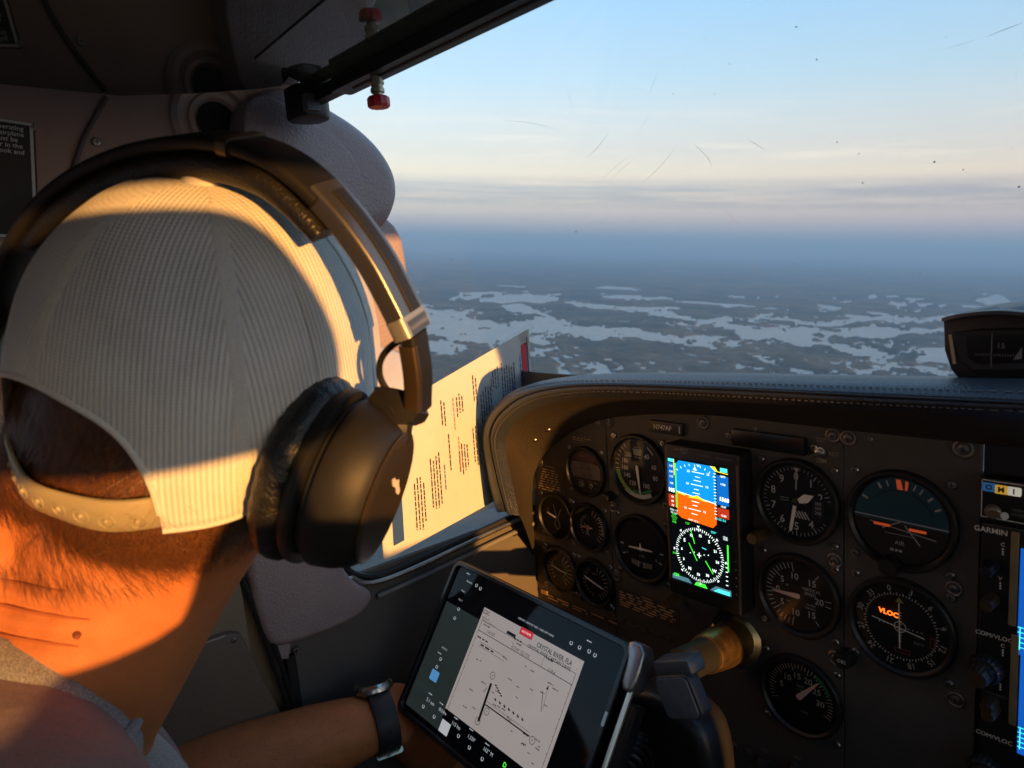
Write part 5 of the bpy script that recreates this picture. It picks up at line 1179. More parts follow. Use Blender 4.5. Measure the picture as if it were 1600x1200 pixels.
# lower sub-panel: switches and breakers in the gloom
sw = thing('rocker_switch', 'worn white rocker switch low on the panel beside the yoke', 'switch', PY(1122, 1178, YP - .006), PAN)
mb = MB(); mb.prism(rrect(.020, .036, .003), 0, .004, .001, 2); mb.build('frame', M_bezel, sw)
mb = MB(); mb.prism(rrect(.013, .030, .002), .004, .009, .002, 2); mb.build('rocker', mat('old_white_plastic', (.42, .38, .31), .4), sw)
ckb = MB(); ckb.lathe([(.0072, 0), (.0072, .004), (.0055, .005), (.0048, .005), (.0048, .011), (.003, .012), (.0001, .012)], 18, cap0=False, cap1=False); CB = ckb.mesh('breaker', [mat('breaker_dark', (.05, .047, .044), .35)])
for i, (px, py, s_, lb) in enumerate(((1196, 1188, 'ALT', 'small round circuit breaker marked ALT right of the rocker switch'), (1246, 1200, 'NAV', 'small round circuit breaker marked NAV under the tachometer'))):
    p_ = PY(px, py, YP); t_ = thing('circuit_breaker', lb, 'circuit breaker', (p_[0], YP - .0004, p_[2]), PAN, 'circuit breakers on the lower panel')
    put('button', CB, t_); mb = MB(); add_text(mb, s_, .0042, 0, .012, .0004); mb.build('lettering', M_dw, t_, smooth=False)

# ------------------------------------------------------------------ laminated checklist
ckl = thing('checklist', 'laminated white checklist sheet propped sideways against the windscreen post', 'checklist', PX(700, 845, -.695))
CQ = dict(BL=Vector(PX(592, 889, -.690)), BR=Vector(PX(850, 748, -.7012)), TL=Vector(PX(575, 652, -.694)), TR=Vector(PX(831, 503, -.7012)))
def cpt(u, v, off=0.0):
    p_ = CQ['BL'] * (1 - u) * (1 - v) + CQ['BR'] * u * (1 - v) + CQ['TL'] * (1 - u) * v + CQ['TR'] * u * v
    return np.array(p_) + np.array([off + .0022 * math.sin(u * 4.2 + 1) * math.sin(v * 3), 0, 0])
def sheet(u0, u1, v0, v1, off, n=14):
    return np.array([[cpt(u0 + (u1 - u0) * i / n, v0 + (v1 - v0) * j / n, off) for i in range(n + 1)] for j in range(n + 1)])
def paper_mat():
    m = mat('checklist_paper', (.70, .72, .76), .5, var=.03, coat=.35); p_ = m.node_tree.nodes['Principled BSDF']; return m
mb = MB(); mb.grid(sheet(.025, .975, .03, .97, .0)); mb.grid(sheet(.025, .975, .03, .97, -.0004), flip=True); mb.build('paper', paper_mat(), ckl, air=True)
mb = MB(); mb.grid(sheet(0, 1, 0, 1, .0006)); mb.build('laminate', clear_pane('laminate_film', (.93, .95, .95), 1.30, .08, .03, 90), ckl, air=True)
def stroke(mb, u0, v0, u1, v1, t, off=.0010, n=3):
    """printed bar; t is the width across, in sheet fractions of u"""
    a_ = []
    for i in range(n + 1):
        u, v = u0 + (u1 - u0) * i / n, v0 + (v1 - v0) * i / n
        a_.append((cpt(u - t / 2, v, off), cpt(u + t / 2, v, off)))
    mb.grid(np.array(a_))
mb = MB(); stroke(mb, .105, .10, .105, .62, .055); mb.build('blue_heading', mat('heading_blue', (.02, .07, .24), .5), ckl, air=True, smooth=False)
mb = MB(); stroke(mb, .93, .62, .93, .90, .034); mb.build('red_heading', mat('heading_red', (.55, .03, .05), .5), ckl, air=True, smooth=False)
mb = MB(); stroke(mb, .955, .62, .955, .93, .006); mb.build('dark_rule', mat('rule_navy', (.02, .03, .08), .5), ckl, air=True, smooth=False)
ink = MB(); blue = MB(); pink = MB(); rr_ = random.Random(11)
def column(mb, u, v0, v1, t=.0055, word=.028):
    v = v1
    while v > v0:
        l = min(rr_.uniform(.4, 1.6) * word, v - v0 + .004); stroke(mb, u, v, u, v - l, t, n=1); v -= l + .007
for u, v0, v1, n_ in ((.235, .10, .46, 4), (.33, .16, .55, 4), (.42, .38, .62, 1), (.50, .30, .52, 4), (.585, .30, .60, 3), (.665, .55, .80, 5), (.50, .66, .84, 3), (.40, .66, .86, 2), (.765, .42, .62, 3), (.82, .58, .86, 6), (.735, .70, .90, 3), (.845, .30, .50, 4), (.60, .68, .92, 2)):
    for k_ in range(n_): column(ink, u + k_ * .0165 - n_ * .008, v0 + rr_.uniform(0, .05), v1 - rr_.uniform(0, .06))
for u, v0, v1 in ((.375, .28, .44), (.805, .50, .70), (.90, .66, .84), (.845, .55, .70)): blue = MB(); column(blue, u, v0, v1); blue.build('blue_line', mat('ink_blue', (.06, .16, .45), .6), ckl, air=True, smooth=False)
for u, v0, v1 in ((.455, .62, .82), (.47, .34, .56), (.70, .72, .80)): column(pink, u, v0, v1)
ink.build('black_print', mat('ink_black', (.03, .03, .035), .6), ckl, air=True, smooth=False); pink.build('pink_print', mat('ink_pink', (.70, .22, .22), .6), ckl, air=True, smooth=False)

# ------------------------------------------------------------------ tablet with the airport chart
tTL, tTR = PY(712, 872, .43), PY(985, 1005, .43); tBL = PX(622, 1108, tTL[0])
ex = Vector(tTR - tTL); TWd = ex.length; ex.normalize(); ey = Vector(tTL - tBL); ey -= ex * ey.dot(ex); THt = ey.length; ey.normalize(); ez = ex.cross(ey)
tc_ = Vector(tBL) + ex * TWd / 2 + ey * THt / 2
TABR = Matrix(((ex.x, ey.x, ez.x), (ex.y, ey.y, ez.y), (ex.z, ey.z, ez.z)))
tb = thing('tablet', 'black cased tablet showing a white airport chart, held against the yoke', 'tablet', tuple(tc_), TABR)
tinv = TABR.transposed()
def TP(px, py, z=0.0):
    d = Vector(ray(px, py)); o_ = tc_ + ez * z; s_ = o_.dot(ez) / d.dot(ez); q_ = tinv @ (d * s_ - o_); return q_.x, q_.y
M_case = mat('tablet_case_black', (.010, .010, .011), .35, rvar=.08)
mb = MB(); mb.prism(rrect(TWd, THt, .010, 6), -.012, .0, .003, 4, both=True); mb.build('case', M_case, tb)
# raised bumper rim
rim_o = rrect(TWd, THt, .010, 6); rim_i = rrect(TWd - .011, THt - .011, .006, 6); mb = MB()
mb.rings([[(x, y, -.002) for x, y in rim_o], [(x, y, .0035) for x, y in rim_o], [(x, y, .0045) for x, y in inset(ccw(rim_o), .001)], [(x, y, .0045) for x, y in inset(ccw(rim_i), -.001)], [(x, y, .0012) for x, y in rim_i]], False, False); mb.build('bumper_rim', mat('bumper_gloss', (.012, .012, .014), .22), tb)
mb = MB(); mb.prism(rrect(TWd - .011, THt - .011, .006, 6), .0, .0010); scn = mb.build('screen_glass', mat('tablet_glass', (.006, .007, .009), .05, var=.05, spec=.22), tb)
z1 = .0012
G_page = glow('chart_page', (104, 98, 96), 1.0); G_ink = glow('chart_ink', (14, 14, 16), .4); G_ui = glow('ui_white', (118, 122, 126), 1.0); G_uid = glow('ui_grey', (70, 78, 82), 1.0)
cTL, cTR, cBL = TP(754.5, 944), TP(906.7, 1033), TP(703.5, 1105)
cw = cTR[0] - cTL[0]; chh = cTL[1] - cBL[1] + .004; pgx0 = (cTL[0] + cBL[0]) / 2; pgy1 = (cTL[1] + cTR[1]) / 2; pgy0 = cBL[1] - .003
lim = -THt / 2 + .010
G_reflect = glow('screen_reflection_tint', (22, 28, 27), .9)  # faint glow painted as the greenish reflection in the glass
mb = MB(); mb.add([(-TWd / 2 + .009, lim, z1 - .0001), (pgx0 + .001, lim, z1 - .0001), (pgx0 + .001, THt / 2 - .045, z1 - .0001), (-TWd / 2 + .009, THt / 2 - .045, z1 - .0001)], [(0, 1, 2, 3)]); mb.build('painted_reflection', G_reflect, tb, smooth=False)
mb = MB(); mb.add([(pgx0, pgy0, z1), (pgx0 + cw, pgy0, z1), (pgx0 + cw, pgy1, z1), (pgx0, pgy1, z1)], [(0, 1, 2, 3)]); mb.build('chart_page', G_page, tb, smooth=False)
z2 = z1 + .0002; mb = MB()
def tx(mb, s_, px, py, sz, ang=0, align='CENTER', sx=1.0, bold=0): x, y = TP(px, py); add_text(mb, s_, sz, x, y, z2, ang, align, sx, bold)
tx(mb, 'CRYSTAL RIVER, FLA', 895, 1038, .0062, 0, 'RIGHT', .82, .00008); tx(mb, 'CRYSTAL RIVER-CAPTAIN DAVIS', 893, 1047, .0045, 0, 'RIGHT', .88, .00004)
tx(mb, 'KCGC', 760, 957, .0052, 0, 'CENTER', .9, .00006)
tx(mb, 'Apt Elev 9\'', 755, 964, .0026, 0, 'LEFT'); tx(mb, 'N28 52.0 W082 34.3', 754, 968, .0026, 0, 'LEFT')
tx(mb, '118.325', 768, 990, .0042); tx(mb, 'CTAF 122.725', 815, 1019, .0042); tx(mb, '119.6', 863, 1050, .0046)
x0_, x1_ = pgx0 + .004, pgx0 + cw - .004
def hline(px, py, t=.0004): y = TP(px, py)[1]; bar(mb, x0_, y, x1_, y, t, z2); return y
ya = hline(752, 968); yb = hline(748, 984, .0006)
bar(mb, x0_, ya, x0_, pgy0, .0004, z2); bar(mb, x1_, ya, x1_, pgy0, .0004, z2)
for fx in (.36, .66): bar(mb, x0_ + cw * fx, ya, x0_ + cw * fx, yb, .0003, z2)
x, y = TP(790, 985); 
for px, py, w_ in ((765, 980, .016), (815, 1003, .020), (865, 1034, .018), (815, 1009, .012), (762, 1003, .03)): x, y = TP(px, py); greek(mb, w_, .0016, 1, x, y, z2, .8, rag=0)
# runways
def seg(a_, b_, t): bar(mb, *TP(*a_), *TP(*b_), t, z2)
seg((769, 1068), (749, 1127), .0030); seg((760, 1101), (829, 1151), .0012)
m_ = [TP(762, 1096), TP(829, 1145)]; bar(mb, *m_[0], *m_[1], .0003, z2)
for px, py in ((771, 1056), (748, 1127), (762, 1112), (833, 1157)): x, y = TP(px, py); arc(mb, .0030, .0035, 0, 360, z2, 20, cx=x, cy=y)
tx(mb, '36', 748, 1127, .0026); tx(mb, '18', 771, 1056, .0026); tx(mb, '27', 833, 1157, .0026); tx(mb, '9', 762, 1112, .0026)
tx(mb, '4555\'', 797, 1124, .0036, -12); tx(mb, '3020\'', 760, 1078, .0030, 68)
seg((850, 1080), (847, 1112), .0006); seg((857, 1076), (850, 1108), .0003); x, y = TP(857, 1076)
mb.add([(x, y + .003, z2), (x - .0014, y - .001, z2), (x + .0014, y - .001, z2)], [(0, 1, 2)])
for k_ in range(5): x, y = TP(776 + k_ * 2, 1071 + k_ * 4); bar(mb, x - .001, y, x + .0018, y, .0012, z2)
for px, py in ((744, 1108), (776, 1103), (783, 1106), (790, 1110), (822, 1164), (843, 1172), (835, 1050)): x, y = TP(px, py); greek(mb, .008, .0016, 1, x, y, z2, .7, rag=0)
greekbox = TP(770, 1018); bar(mb, greekbox[0] - .02, greekbox[1] + .002, greekbox[0] + .02, greekbox[1] + .002, .0003, z2); bar(mb, greekbox[0] - .02, greekbox[1] - .002, greekbox[0] + .02, greekbox[1] - .002, .0003, z2); greek(mb, .036, .0022, 1, *greekbox, z2, .7, rag=0)
x, y = TP(803, 992); bar(mb, x - .009, y - .0005, x + .004, y - .0005, .0030, z2)
rc_ = random.Random(5)
for k_ in range(46):
    px, py = rc_.uniform(725, 885), rc_.uniform(1020, 1195); x, y = TP(px, py)
    if pgx0 + .006 < x < pgx0 + cw - .012 and pgy0 + .004 < y < yb - .004: greek(mb, rc_.uniform(.004, .013), .0013, 1, x, y, z2, .55, rag=0, word=(.02, .05))
for k_ in range(7): x, y = TP(772 + k_ * 7, 1098 + k_ * 5.2); bar(mb, x, y + .004, x + .0028, y + .0028, .0016, z2)
for k_ in range(14): y = pgy0 + .006 + k_ * .0075; bar(mb, x0_, y, x0_ + .0014, y, .0003, z2); bar(mb, x1_ - .0014, y, x1_, y, .0003, z2)
mb.build('chart_linework', G_ink, tb, smooth=False)
mb = MB(); x, y = TP(824, 990); mb.add([(x - .009, y - .0035, z2), (x + .009, y - .0035, z2), (x + .009, y + .0035, z2), (x - .009, y + .0035, z2)], [(0, 1, 2, 3)]); mb.build('red_tag', glow('tag_red', (120, 22, 28), 1.0), tb, smooth=False)
mb = MB(); add_text(mb, 'NOTAMS', .0032, x, y, z2 + .0002, 0); mb.build('red_tag_text', glow('tag_text', (200, 150, 150), 1), tb, smooth=False)
mb = MB()
x, y = TP(838, 980); add_text(mb, 'AIRPORT, AIRPORT INFO, TAKE-OFF MNMS', .0026, x, y, z2, 0)
tx(mb, 'Recents', 735, 910, .0030); tx(mb, 'Plates', 725, 924, .0026); tx(mb, 'Pack 1', 721, 938, .0026); tx(mb, 'KCGC 2', 696, 1014, .0026); tx(mb, '5.1 nm', 674, 1097, .0050); tx(mb, '0h24m', 693, 1112, .0046); tx(mb, '113 kts', 714, 1134, .0048); tx(mb, '1,559\'', 738, 1154, .0048); tx(mb, '162° M', 764, 1175, .0048)
for px, py in ((746, 915), (752, 920), (894, 1005), (907, 1012), (922, 1018), (931, 1024), (718, 952), (712, 966), (690, 1030), (684, 1042), (663, 1104), (680, 1120), (718, 1150), (735, 1168), (755, 1186)): 
    x, y = TP(px, py); arc(mb, .0012, .0019, 20, 330, z2, 10, cx=x, cy=y)
for px, py in ((676, 1086), (693, 1101), (716, 1124), (740, 1142), (765, 1165), (735, 898), (925, 1004), (690, 1022)): x, y = TP(px, py); greek(mb, .010, .0014, 1, x, y, z2, .7, rag=0)
mb.build('interface_text', G_ui, tb, smooth=False)
mb = MB(); x, y = TP(680, 1056); mb.prism([(x + i, y + j) for i, j in rrect(.0125, .0105, .0012)], z1, z2); mb.build('selected_tile', glow('ui_blue', (52, 92, 128), 1.0), tb, smooth=False)
mb = MB(); x, y = TP(696, 1137); mb.prism([(x + i, y + j) for i, j in rrect(.014, .0115, .0008)], z1, z2); mb.build('active_tab', glow('ui_tab', (120, 122, 124), 1.0), tb, smooth=False)
mb = MB(); x, y = TP(790, 1196); add_text(mb, 'D', .006, x, y, z2); mb.build('green_icon', G_g, tb, smooth=False)
# silver clamp of the yoke mount at the right-hand edge
mb = MB(); xr = TWd / 2
mb.prism(smooth_poly([(xr - .003, THt / 2 + .004), (xr + .014, THt / 2 + .003), (xr + .016, THt / 2 - .020), (xr + .015, THt / 2 - .036), (xr + .003, THt / 2 - .036), (xr + .001, THt / 2 - .012), (xr - .003, THt / 2 - .006)], 1).tolist(), -.012, .007, .003, 3, both=True); mb.build('silver_clamp', mat('clamp_silver', (.36, .37, .40), .35, .9), tb)
mb = MB(); mb.tube([(xr + .011, THt / 2 - .034, .001), (xr + .011, -THt / 2 - .05, .001)], .0032, 10); mb.build('clamp_rod', mat('rod_chrome', (.65, .60, .52), .25, 1.0), tb)
mb = MB(); mb.prism(rrect(.010, .16, .003), -.016, -.002, .002, 2, Matrix.Translation((xr + .014, -.04, 0))); mb.build('clamp_body', M_case, tb)
mb = MB(); mb.prism(rrect(.003, .012, .001), .0036, .0050, 0, 1, Matrix.Translation((xr - .002, .02, 0))); mb.build('side_button', M_alu, tb)

# ------------------------------------------------------------------ the pilot
HC = np.array([-.45087857, .14030809, -.06727123])
HT = np.array([[.8784, -.2709, .3938], [.3188, .9459, -.0603], [-.3562, .1785, .9172]])
HR = Matrix(HT.tolist())
def hd(x, y, z): return HC + HT @ np.array([x, y, z])
CA, CB_, CH = .0882, .1135, .1407
ARH, ARZ, RIM0, TH0 = R(38), .074, -.008, R(276)
def remesh(mb, name, voxel, smooth_it=6, fac=.5):
    me_ = bpy.data.meshes.new(name); me_.from_pydata(mb.v, [], mb.f); me_.update()
    o = bpy.data.objects.new(name, me_); COL.objects.link(o)
    m1 = o.modifiers.new('r', 'REMESH'); m1.mode = 'VOXEL'; m1.voxel_size = voxel; m1.use_smooth_shade = True
    m2 = o.modifiers.new('s', 'SMOOTH'); m2.iterations = smooth_it; m2.factor = fac
    dg = bpy.context.evaluated_depsgraph_get(); dg.update()
    out = bpy.data.meshes.new_from_object(o.evaluated_get(dg)); out.name = name
    bpy.data.objects.remove(o); bpy.data.meshes.remove(me_)
    out.polygons.foreach_set('use_smooth', [True] * len(out.polygons)); return out
def skin_mat():
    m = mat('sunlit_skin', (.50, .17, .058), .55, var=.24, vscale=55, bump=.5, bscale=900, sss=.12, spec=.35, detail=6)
    N = m.node_tree.nodes; L = m.node_tree.links; tc = N.new('ShaderNodeTexCoord')
    return m
person = thing('person', 'person in a grey and mauve shirt seen from behind, head bent over a tablet', 'person', tuple(PD(60, 1500, .45)))
def to_local(me_, parent): me_.transform(origin_of(parent).inverted()); return me_
b = MB()
b.ball(hd(0, .0, .015), (.0775, .098, .108), HT, 24); b.ball(hd(0, -.046, -.012), (.069, .058, .078), HT, 20); b.ball(hd(-.004, .050, -.045), (.055, .058, .066), HT, 20)
b.ball(hd(0, .085, -.100), (.030, .028, .026), HT, 12); b.ball(hd(0, .112, -.050), (.014, .018, .022), HT, 12); b.ball(hd(0, .095, .0), (.045, .02, .014), HT, 12)
b.ball(hd(0, .098, -.080), (.024, .014, .010), HT, 12)
for sg in (-1, 1): b.ball(hd(sg * .080, .002, -.028), (.008, .020, .032), HT, 12); pass
NB, NT = PD(62, 1150, .445), PD(216, 845, .448)
nk = spline([hd(0, -.01, -.02), NT, (NT + NB) / 2 + HT @ np.array([0, -.004, 0]), NB, PD(60, 1300, .46)], 14)
b.tube(nk, list(np.interp(np.linspace(0, 1, 14), [0, .3, .6, .8, 1], [.066, .068, .067, .066, .066])), 24)
b.ball(PD(60, 1520, .46), (.13, .09, .14), None, 20)
b.ball(PD(-20, 1350, .37), .060, None, 16); b.ball(PD(175, 1290, .52), .050, None, 16)
b.ball(PD(-70, 1000, .45), .062, None, 16); b.ball(PD(5, 890, .435), .064, None, 16); b.ball(hd(-.030, -.040, -.020), (.062, .062, .085), HT, 16); b.ball(hd(-.042, -.050, -.030), (.048, .058, .075), HT, 16)
EL, WR = PD(215, 1262, .64), PD(614, 1118, .752)
b.tube(spline([PD(185, 1290, .53), PD(150, 1330, .58), EL], 8), [.052, .052, .051, .05, .048, .046, .043, .041], 16)
fa = spline([EL, EL * .6 + WR * .4, EL * .25 + WR * .75, WR], 14)
b.tube(fa, list(np.interp(np.linspace(0, 1, 14), [0, .25, .6, .85, 1], [.040, .0425, .036, .029, .0275])), 18, flat=1.08)
PALM = PD(676, 1150, .865); hdv = (PALM - WR); hdv /= np.linalg.norm(hdv)
upv = np.array(ey); sidev = np.cross(hdv, upv); sidev /= np.linalg.norm(sidev)
tub = np.array(ez)
b.tube(spline([WR, WR * .5 + PALM * .5, PALM, PALM + hdv * .03], 8), [.0275, .028, .031, .035, .037, .037, .035, .03], 16, up=tub, flat=1.25)
hand_pts = []
for i, (off, ln, lift) in enumerate(((-.030, .060, .0), (-.010, .070, .0), (.010, .066, .0), (.029, .052, .0))):
    p0 = PALM + hdv * .034 + upv * (-off) * .9; d0 = hdv * .55 + np.array(ex) * .55 + upv * (.25 - off * 4)
    d0 /= np.linalg.norm(d0); p1 = p0 + d0 * ln * .42 - tub * .012; p2 = p1 + (d0 * .9 + tub * .1) * ln * .33; p3 = p2 + (d0 * .75 + tub * .35) * ln * .25
    b.tube(spline([PALM, p0, p1, p2, p3], 12), [.014, .014, .0125, .011, .0105, .0102, .0098, .0094, .009, .0086, .0082, .006], 10)
th0 = PALM - hdv * .005 + upv * .022; b.tube(spline([PALM - hdv * .02, th0, th0 + np.array(ex) * .02 + upv * .024 + tub * .006, th0 + np.array(ex) * .036 + upv * .048 + tub * .010], 10), [.015, .015, .0145, .014, .013, .0125, .012, .0115, .011, .008], 10)
# right arm runs down to the lap
b.tube(spline([PD(-20, 1350, .37), np.array([-.27, .0, -.42]), np.array([-.24, .10, -.56])], 8), [.052, .052, .05, .05, .048, .046, .042, .04], 14)
RWR = np.array([-.33, .30, -.60]); b.tube(spline([np.array([-.24, .10, -.56]), np.array([-.28, .2, -.59]), RWR], 8), [.040, .042, .041, .038, .035, .031, .028, .027], 14)
b.ball(RWR + np.array([-.02, .05, -.005]), (.036, .045, .016), None, 14)
for i in range(4):
    p0 = RWR + np.array([-.048 + i * .02, .085, -.005]); b.tube(spline([p0 - np.array([0, .03, 0]), p0, p0 + np.array([0, .03, -.012]), p0 + np.array([0, .045, -.034])], 8), [.0105, .0105, .010, .0098, .0095, .009, .0085, .006], 8)
b.tube(spline([RWR + np.array([-.05, .03, 0]), RWR + np.array([-.075, .06, -.005]), RWR + np.array([-.08, .09, -.015])], 7), [.013, .013, .0125, .012, .0115, .011, .008], 8)
bm = remesh(b, 'body', .0034, 7)
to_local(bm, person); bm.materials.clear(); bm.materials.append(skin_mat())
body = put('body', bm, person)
_bw = origin_of(person)
BV = np.array([tuple(_bw @ v.co) for v in bm.vertices]); BF = [tuple(p_.vertices) for p_ in bm.polygons]
body_bvh = BVHTree.FromPolygons([Vector(p_) for p_ in BV], BF)
# eyes
for sg in (-1, 1): mb = MB(); mb.ball(hd(sg * .031, .092, -.022), .012, HT, 12); mb.build('eye', mat('eye_white', (.7, .68, .65), .2), person, air=True)
# mole, creases of the neck
def on_body(px, py):
    d = Vector(ray(px, py)).normalized(); h = body_bvh.ray_cast(Vector((0, 0, 0)), d); return h
h = on_body(120, 992)
if h[0] is not None: mb = MB(); mb.ball(np.array(h[0]), (.0034, .0022, .0022), None, 10); mb.build('mole', mat('mole_brown', (.22, .07, .04), .6), body, air=True)
VN = np.array([tuple(v.normal) for v in bm.vertices]); DV = np.zeros(len(BV))
for pts in (((-40, 900), (0, 906), (50, 916), (110, 925)), ((-40, 938), (0, 945), (70, 960), (150, 969)), ((-40, 985), (0, 992), (60, 1003), (130, 1011))):
    P = [on_body(*q_) for q_ in pts]
    P = [np.array(x[0]) for x in P if x[0] is not None]
    if len(P) > 1:
        P = spline(P, 60); fall = np.sin(np.pi * np.clip((np.arange(60) + 14) / 74, 0, 1)) ** .5
        for k_, c_ in enumerate(P): DV = np.maximum(DV, .0042 * fall[k_] * np.exp(-((BV - c_) ** 2).sum(1) / (2 * .0030 ** 2)))
    if len(P) > 1:
        mbc = MB(); Q_ = np.array([np.array(body_bvh.find_nearest(Vector(c_))[0]) for c_ in P[::3]])
        dq = np.array([ray(20, 950)]); Q_ = Q_ + dq / np.linalg.norm(dq) * (.0036 * fall[::3, None]); mbc.tube(Q_, [.0010 * f_ + .0001 for f_ in fall[::3]], 6); mbc.build('neck_crease_shade', mat('crease_shade_skin', (.36, .11, .04), .6), body, air=True)  # darker tubes paint the shade inside each crease
_co = np.array([tuple(v.co) for v in bm.vertices]) - VN * DV[:, None]; bm.vertices.foreach_set('co', _co.astype(np.float32).reshape(-1)); bm.update()

# hair: short strands on the nape, behind the cap opening and along the forearm
def strands(sel, n, ln, w, dirf, lift, seed, curl=.4):
    r2 = np.random.default_rng(seed)
    tri = np.array([[f_[0], f_[1], f_[2]] for f_ in BF if sel(BV[f_[0]])])
    if not len(tri): return MB()
    mb = MB(); pick = r2.integers(0, len(tri), n); V = []; Fc = []
    for t in tri[pick]:
        a_, c_, d_ = BV[t]; u, v = r2.random(2)
        if u + v > 1: u, v = 1 - u, 1 - v
        p0 = a_ + (c_ - a_) * u + (d_ - a_) * v; nn = np.cross(c_ - a_, d_ - a_); nn /= np.linalg.norm(nn) + 1e-12
        if nn @ (p0 - HC) < 0 and dirf is hair_dir: nn = -nn
        dd = dirf(p0) + r2.normal(size=3) * curl * .5; dd -= nn * (dd @ nn); dd /= np.linalg.norm(dd) + 1e-9
        L0 = ln * r2.uniform(.5, 1.2); s_ = np.cross(dd, nn) * w
        p1 = p0 + dd * L0 * .5 + nn * lift * L0; p2 = p0 + dd * L0 + nn * lift * L0 * .9
        k_ = len(V); V += [p0 - s_, p0 + s_, p1 + s_ * .8, p1 - s_ * .8, p2]; Fc += [(k_, k_ + 1, k_ + 2, k_ + 3), (k_ + 3, k_ + 2, k_ + 4)]
    mb.add(V, Fc); return mb
def hl(p_): return HT.T @ (p_ - HC)
hair_dir = lambda p_: HT @ (np.array([.75, -.15, -.75]) if hl(p_)[2] < -.008 else np.array([.25, -.2, -1.0]))
M_hair = mat('brown_hair', (.125, .050, .019), .42, var=.75, vscale=420, spec=.5)
def sel_hair(p_):
    x, y, z = hl(p_); d_ = (math.atan2(y / CB_, x / CA) - TH0 + math.pi) % (2 * math.pi) - math.pi
    if z > -.012 and abs(d_) > ARH + .10: return False
    return y < .02 + .5 * z and -.040 < z < .075 and abs(x) < .09
def sel_nape(p_):
    x, y, z = hl(p_); return y < .0 and -.066 < z <= -.036 and abs(x) < .075 and np.linalg.norm(p_ - HC) < .16
hm_ = strands(sel_hair, 15000, .019, .00013, hair_dir, .075, 1, .5); h3 = strands(sel_hair, 4200, .024, .00011, hair_dir, .20, 5, 1.1); hm_.add(h3.v, h3.f); h2 = strands(sel_nape, 3000, .014, .00007, hair_dir, .05, 2, .5); hm_.add(h2.v, h2.f)
o = hm_.build('hair', M_hair, person, air=True); o['label'] = 'short reddish brown hair below and behind the cap strap'
arm_dir = lambda p_: (WR - EL) + np.array([0, 0, -.12])
def sel_arm(p_):
    t = (p_ - EL) @ (WR - EL) / ((WR - EL) @ (WR - EL)); return .05 < t < .96 and np.linalg.norm(p_ - (EL + (WR - EL) * t)) < .06
am = strands(sel_arm, 1500, .012, .00009, arm_dir, .16, 3, .9); am.build('arm_hair', M_hair, person, air=True)

# shirt
def fabric(name, c, c2, sc=900, bump=.5):
    m = mat(name, c, .9, var=.0, sheen=.2); N = m.node_tree.nodes; L = m.node_tree.links; p_ = N['Principled BSDF']; tc = N.new('ShaderNodeTexCoord')
    n1 = N.new('ShaderNodeTexNoise'); n1.inputs['Scale'].default_value = sc; n1.inputs['Detail'].default_value = 2; L.new(tc.outputs['Object'], n1.inputs['Vector'])
    r1 = N.new('ShaderNodeValToRGB'); r1.color_ramp.elements[0].position = .38; r1.color_ramp.elements[0].color = (*c, 1); r1.color_ramp.elements[1].position = .62; r1.color_ramp.elements[1].color = (*c2, 1)
    L.new(n1.outputs['Fac'], r1.inputs[0]); L.new(r1.outputs[0], p_.inputs['Base Color'])
    w1 = N.new('ShaderNodeTexNoise'); w1.inputs['Scale'].default_value = 26; w1.inputs['Detail'].default_value = 3; L.new(tc.outputs['Object'], w1.inputs['Vector'])
    ad = N.new('ShaderNodeMath'); ad.operation = 'MULTIPLY_ADD'; ad.inputs[1].default_value = 8.0; L.new(w1.outputs['Fac'], ad.inputs[0]); L.new(n1.outputs['Fac'], ad.inputs[2])
    bp = N.new('ShaderNodeBump'); bp.inputs['Strength'].default_value = bump; bp.inputs['Distance'].default_value = .0012; L.new(ad.outputs[0], bp.inputs['Height']); L.new(bp.outputs[0], p_.inputs['Normal'])
    return m
M_grey = fabric('heather_grey_knit', (.17, .17, .17), (.34, .34, .33)); M_sleeve = fabric('mauve_brown_knit', (.17, .115, .11), (.23, .16, .15), 1200)
s = MB(); s.ball(PD(-54, 1220, .391), .0885, None, 20); s.ball(PD(112, 1290, .465), .063, None, 20); s.ball(PD(60, 1500, .45), (.158, .118, .165), None, 20); s.tube(spline([PD(-30, 1200, .41), PD(60, 1290, .44), PD(150, 1280, .47)], 8), .07, 16)
sm = to_local(remesh(s, 'shirt', .004, 8), person); sm.materials.clear(); sm.materials.append(M_grey); shirt = put('shirt', sm, person); shirt['label'] = 'heather grey shirt body with ribbed neckline'
_sv = [origin_of(person) @ v.co for v in sm.vertices]; shirt_bvh = BVHTree.FromPolygons(_sv, [tuple(p_.vertices) for p_ in sm.polygons])
nkp = [np.array(shirt_bvh.find_nearest(Vector(q_))[0]) for q_ in [NB + .075 * (math.cos(a_) * np.array([1, 0, 0]) + math.sin(a_) * np.array([0, 1, 0])) + np.array([.0, 0, .02]) for a_ in np.linspace(0, 2 * math.pi, 40)[:-1]]]
mb = MB(); mb.tube(smooth_poly(nkp, 1), .0042, 10, closed=True); mb.build('neck_ribbing', M_grey, shirt, air=True)
s = MB(); s.tube(spline([PD(-95, 1344, .36), PD(-34, 1346, .343), np.array([-.29, -.02, -.40]), np.array([-.26, .04, -.48])], 10), [.078, .079, .0805, .080, .078, .074, .07, .066, .063, .06], 18)
sm = to_local(remesh(s, 'sleeve', .004, 6), person); sm.materials.clear(); sm.materials.append(M_sleeve); put('sleeve', sm, person)
s = MB(); s.ball(PD(140, 1258, .52), .0655, None, 18); s.tube(spline([PD(180, 1285, .525), PD(165, 1310, .56), PD(180, 1300, .59)], 8), [.062, .061, .06, .059, .057, .055, .054, .052], 16)
sm = to_local(remesh(s, 'sleeve', .004, 6), person); sm.materials.clear(); sm.materials.append(M_sleeve); put('sleeve', sm, person)
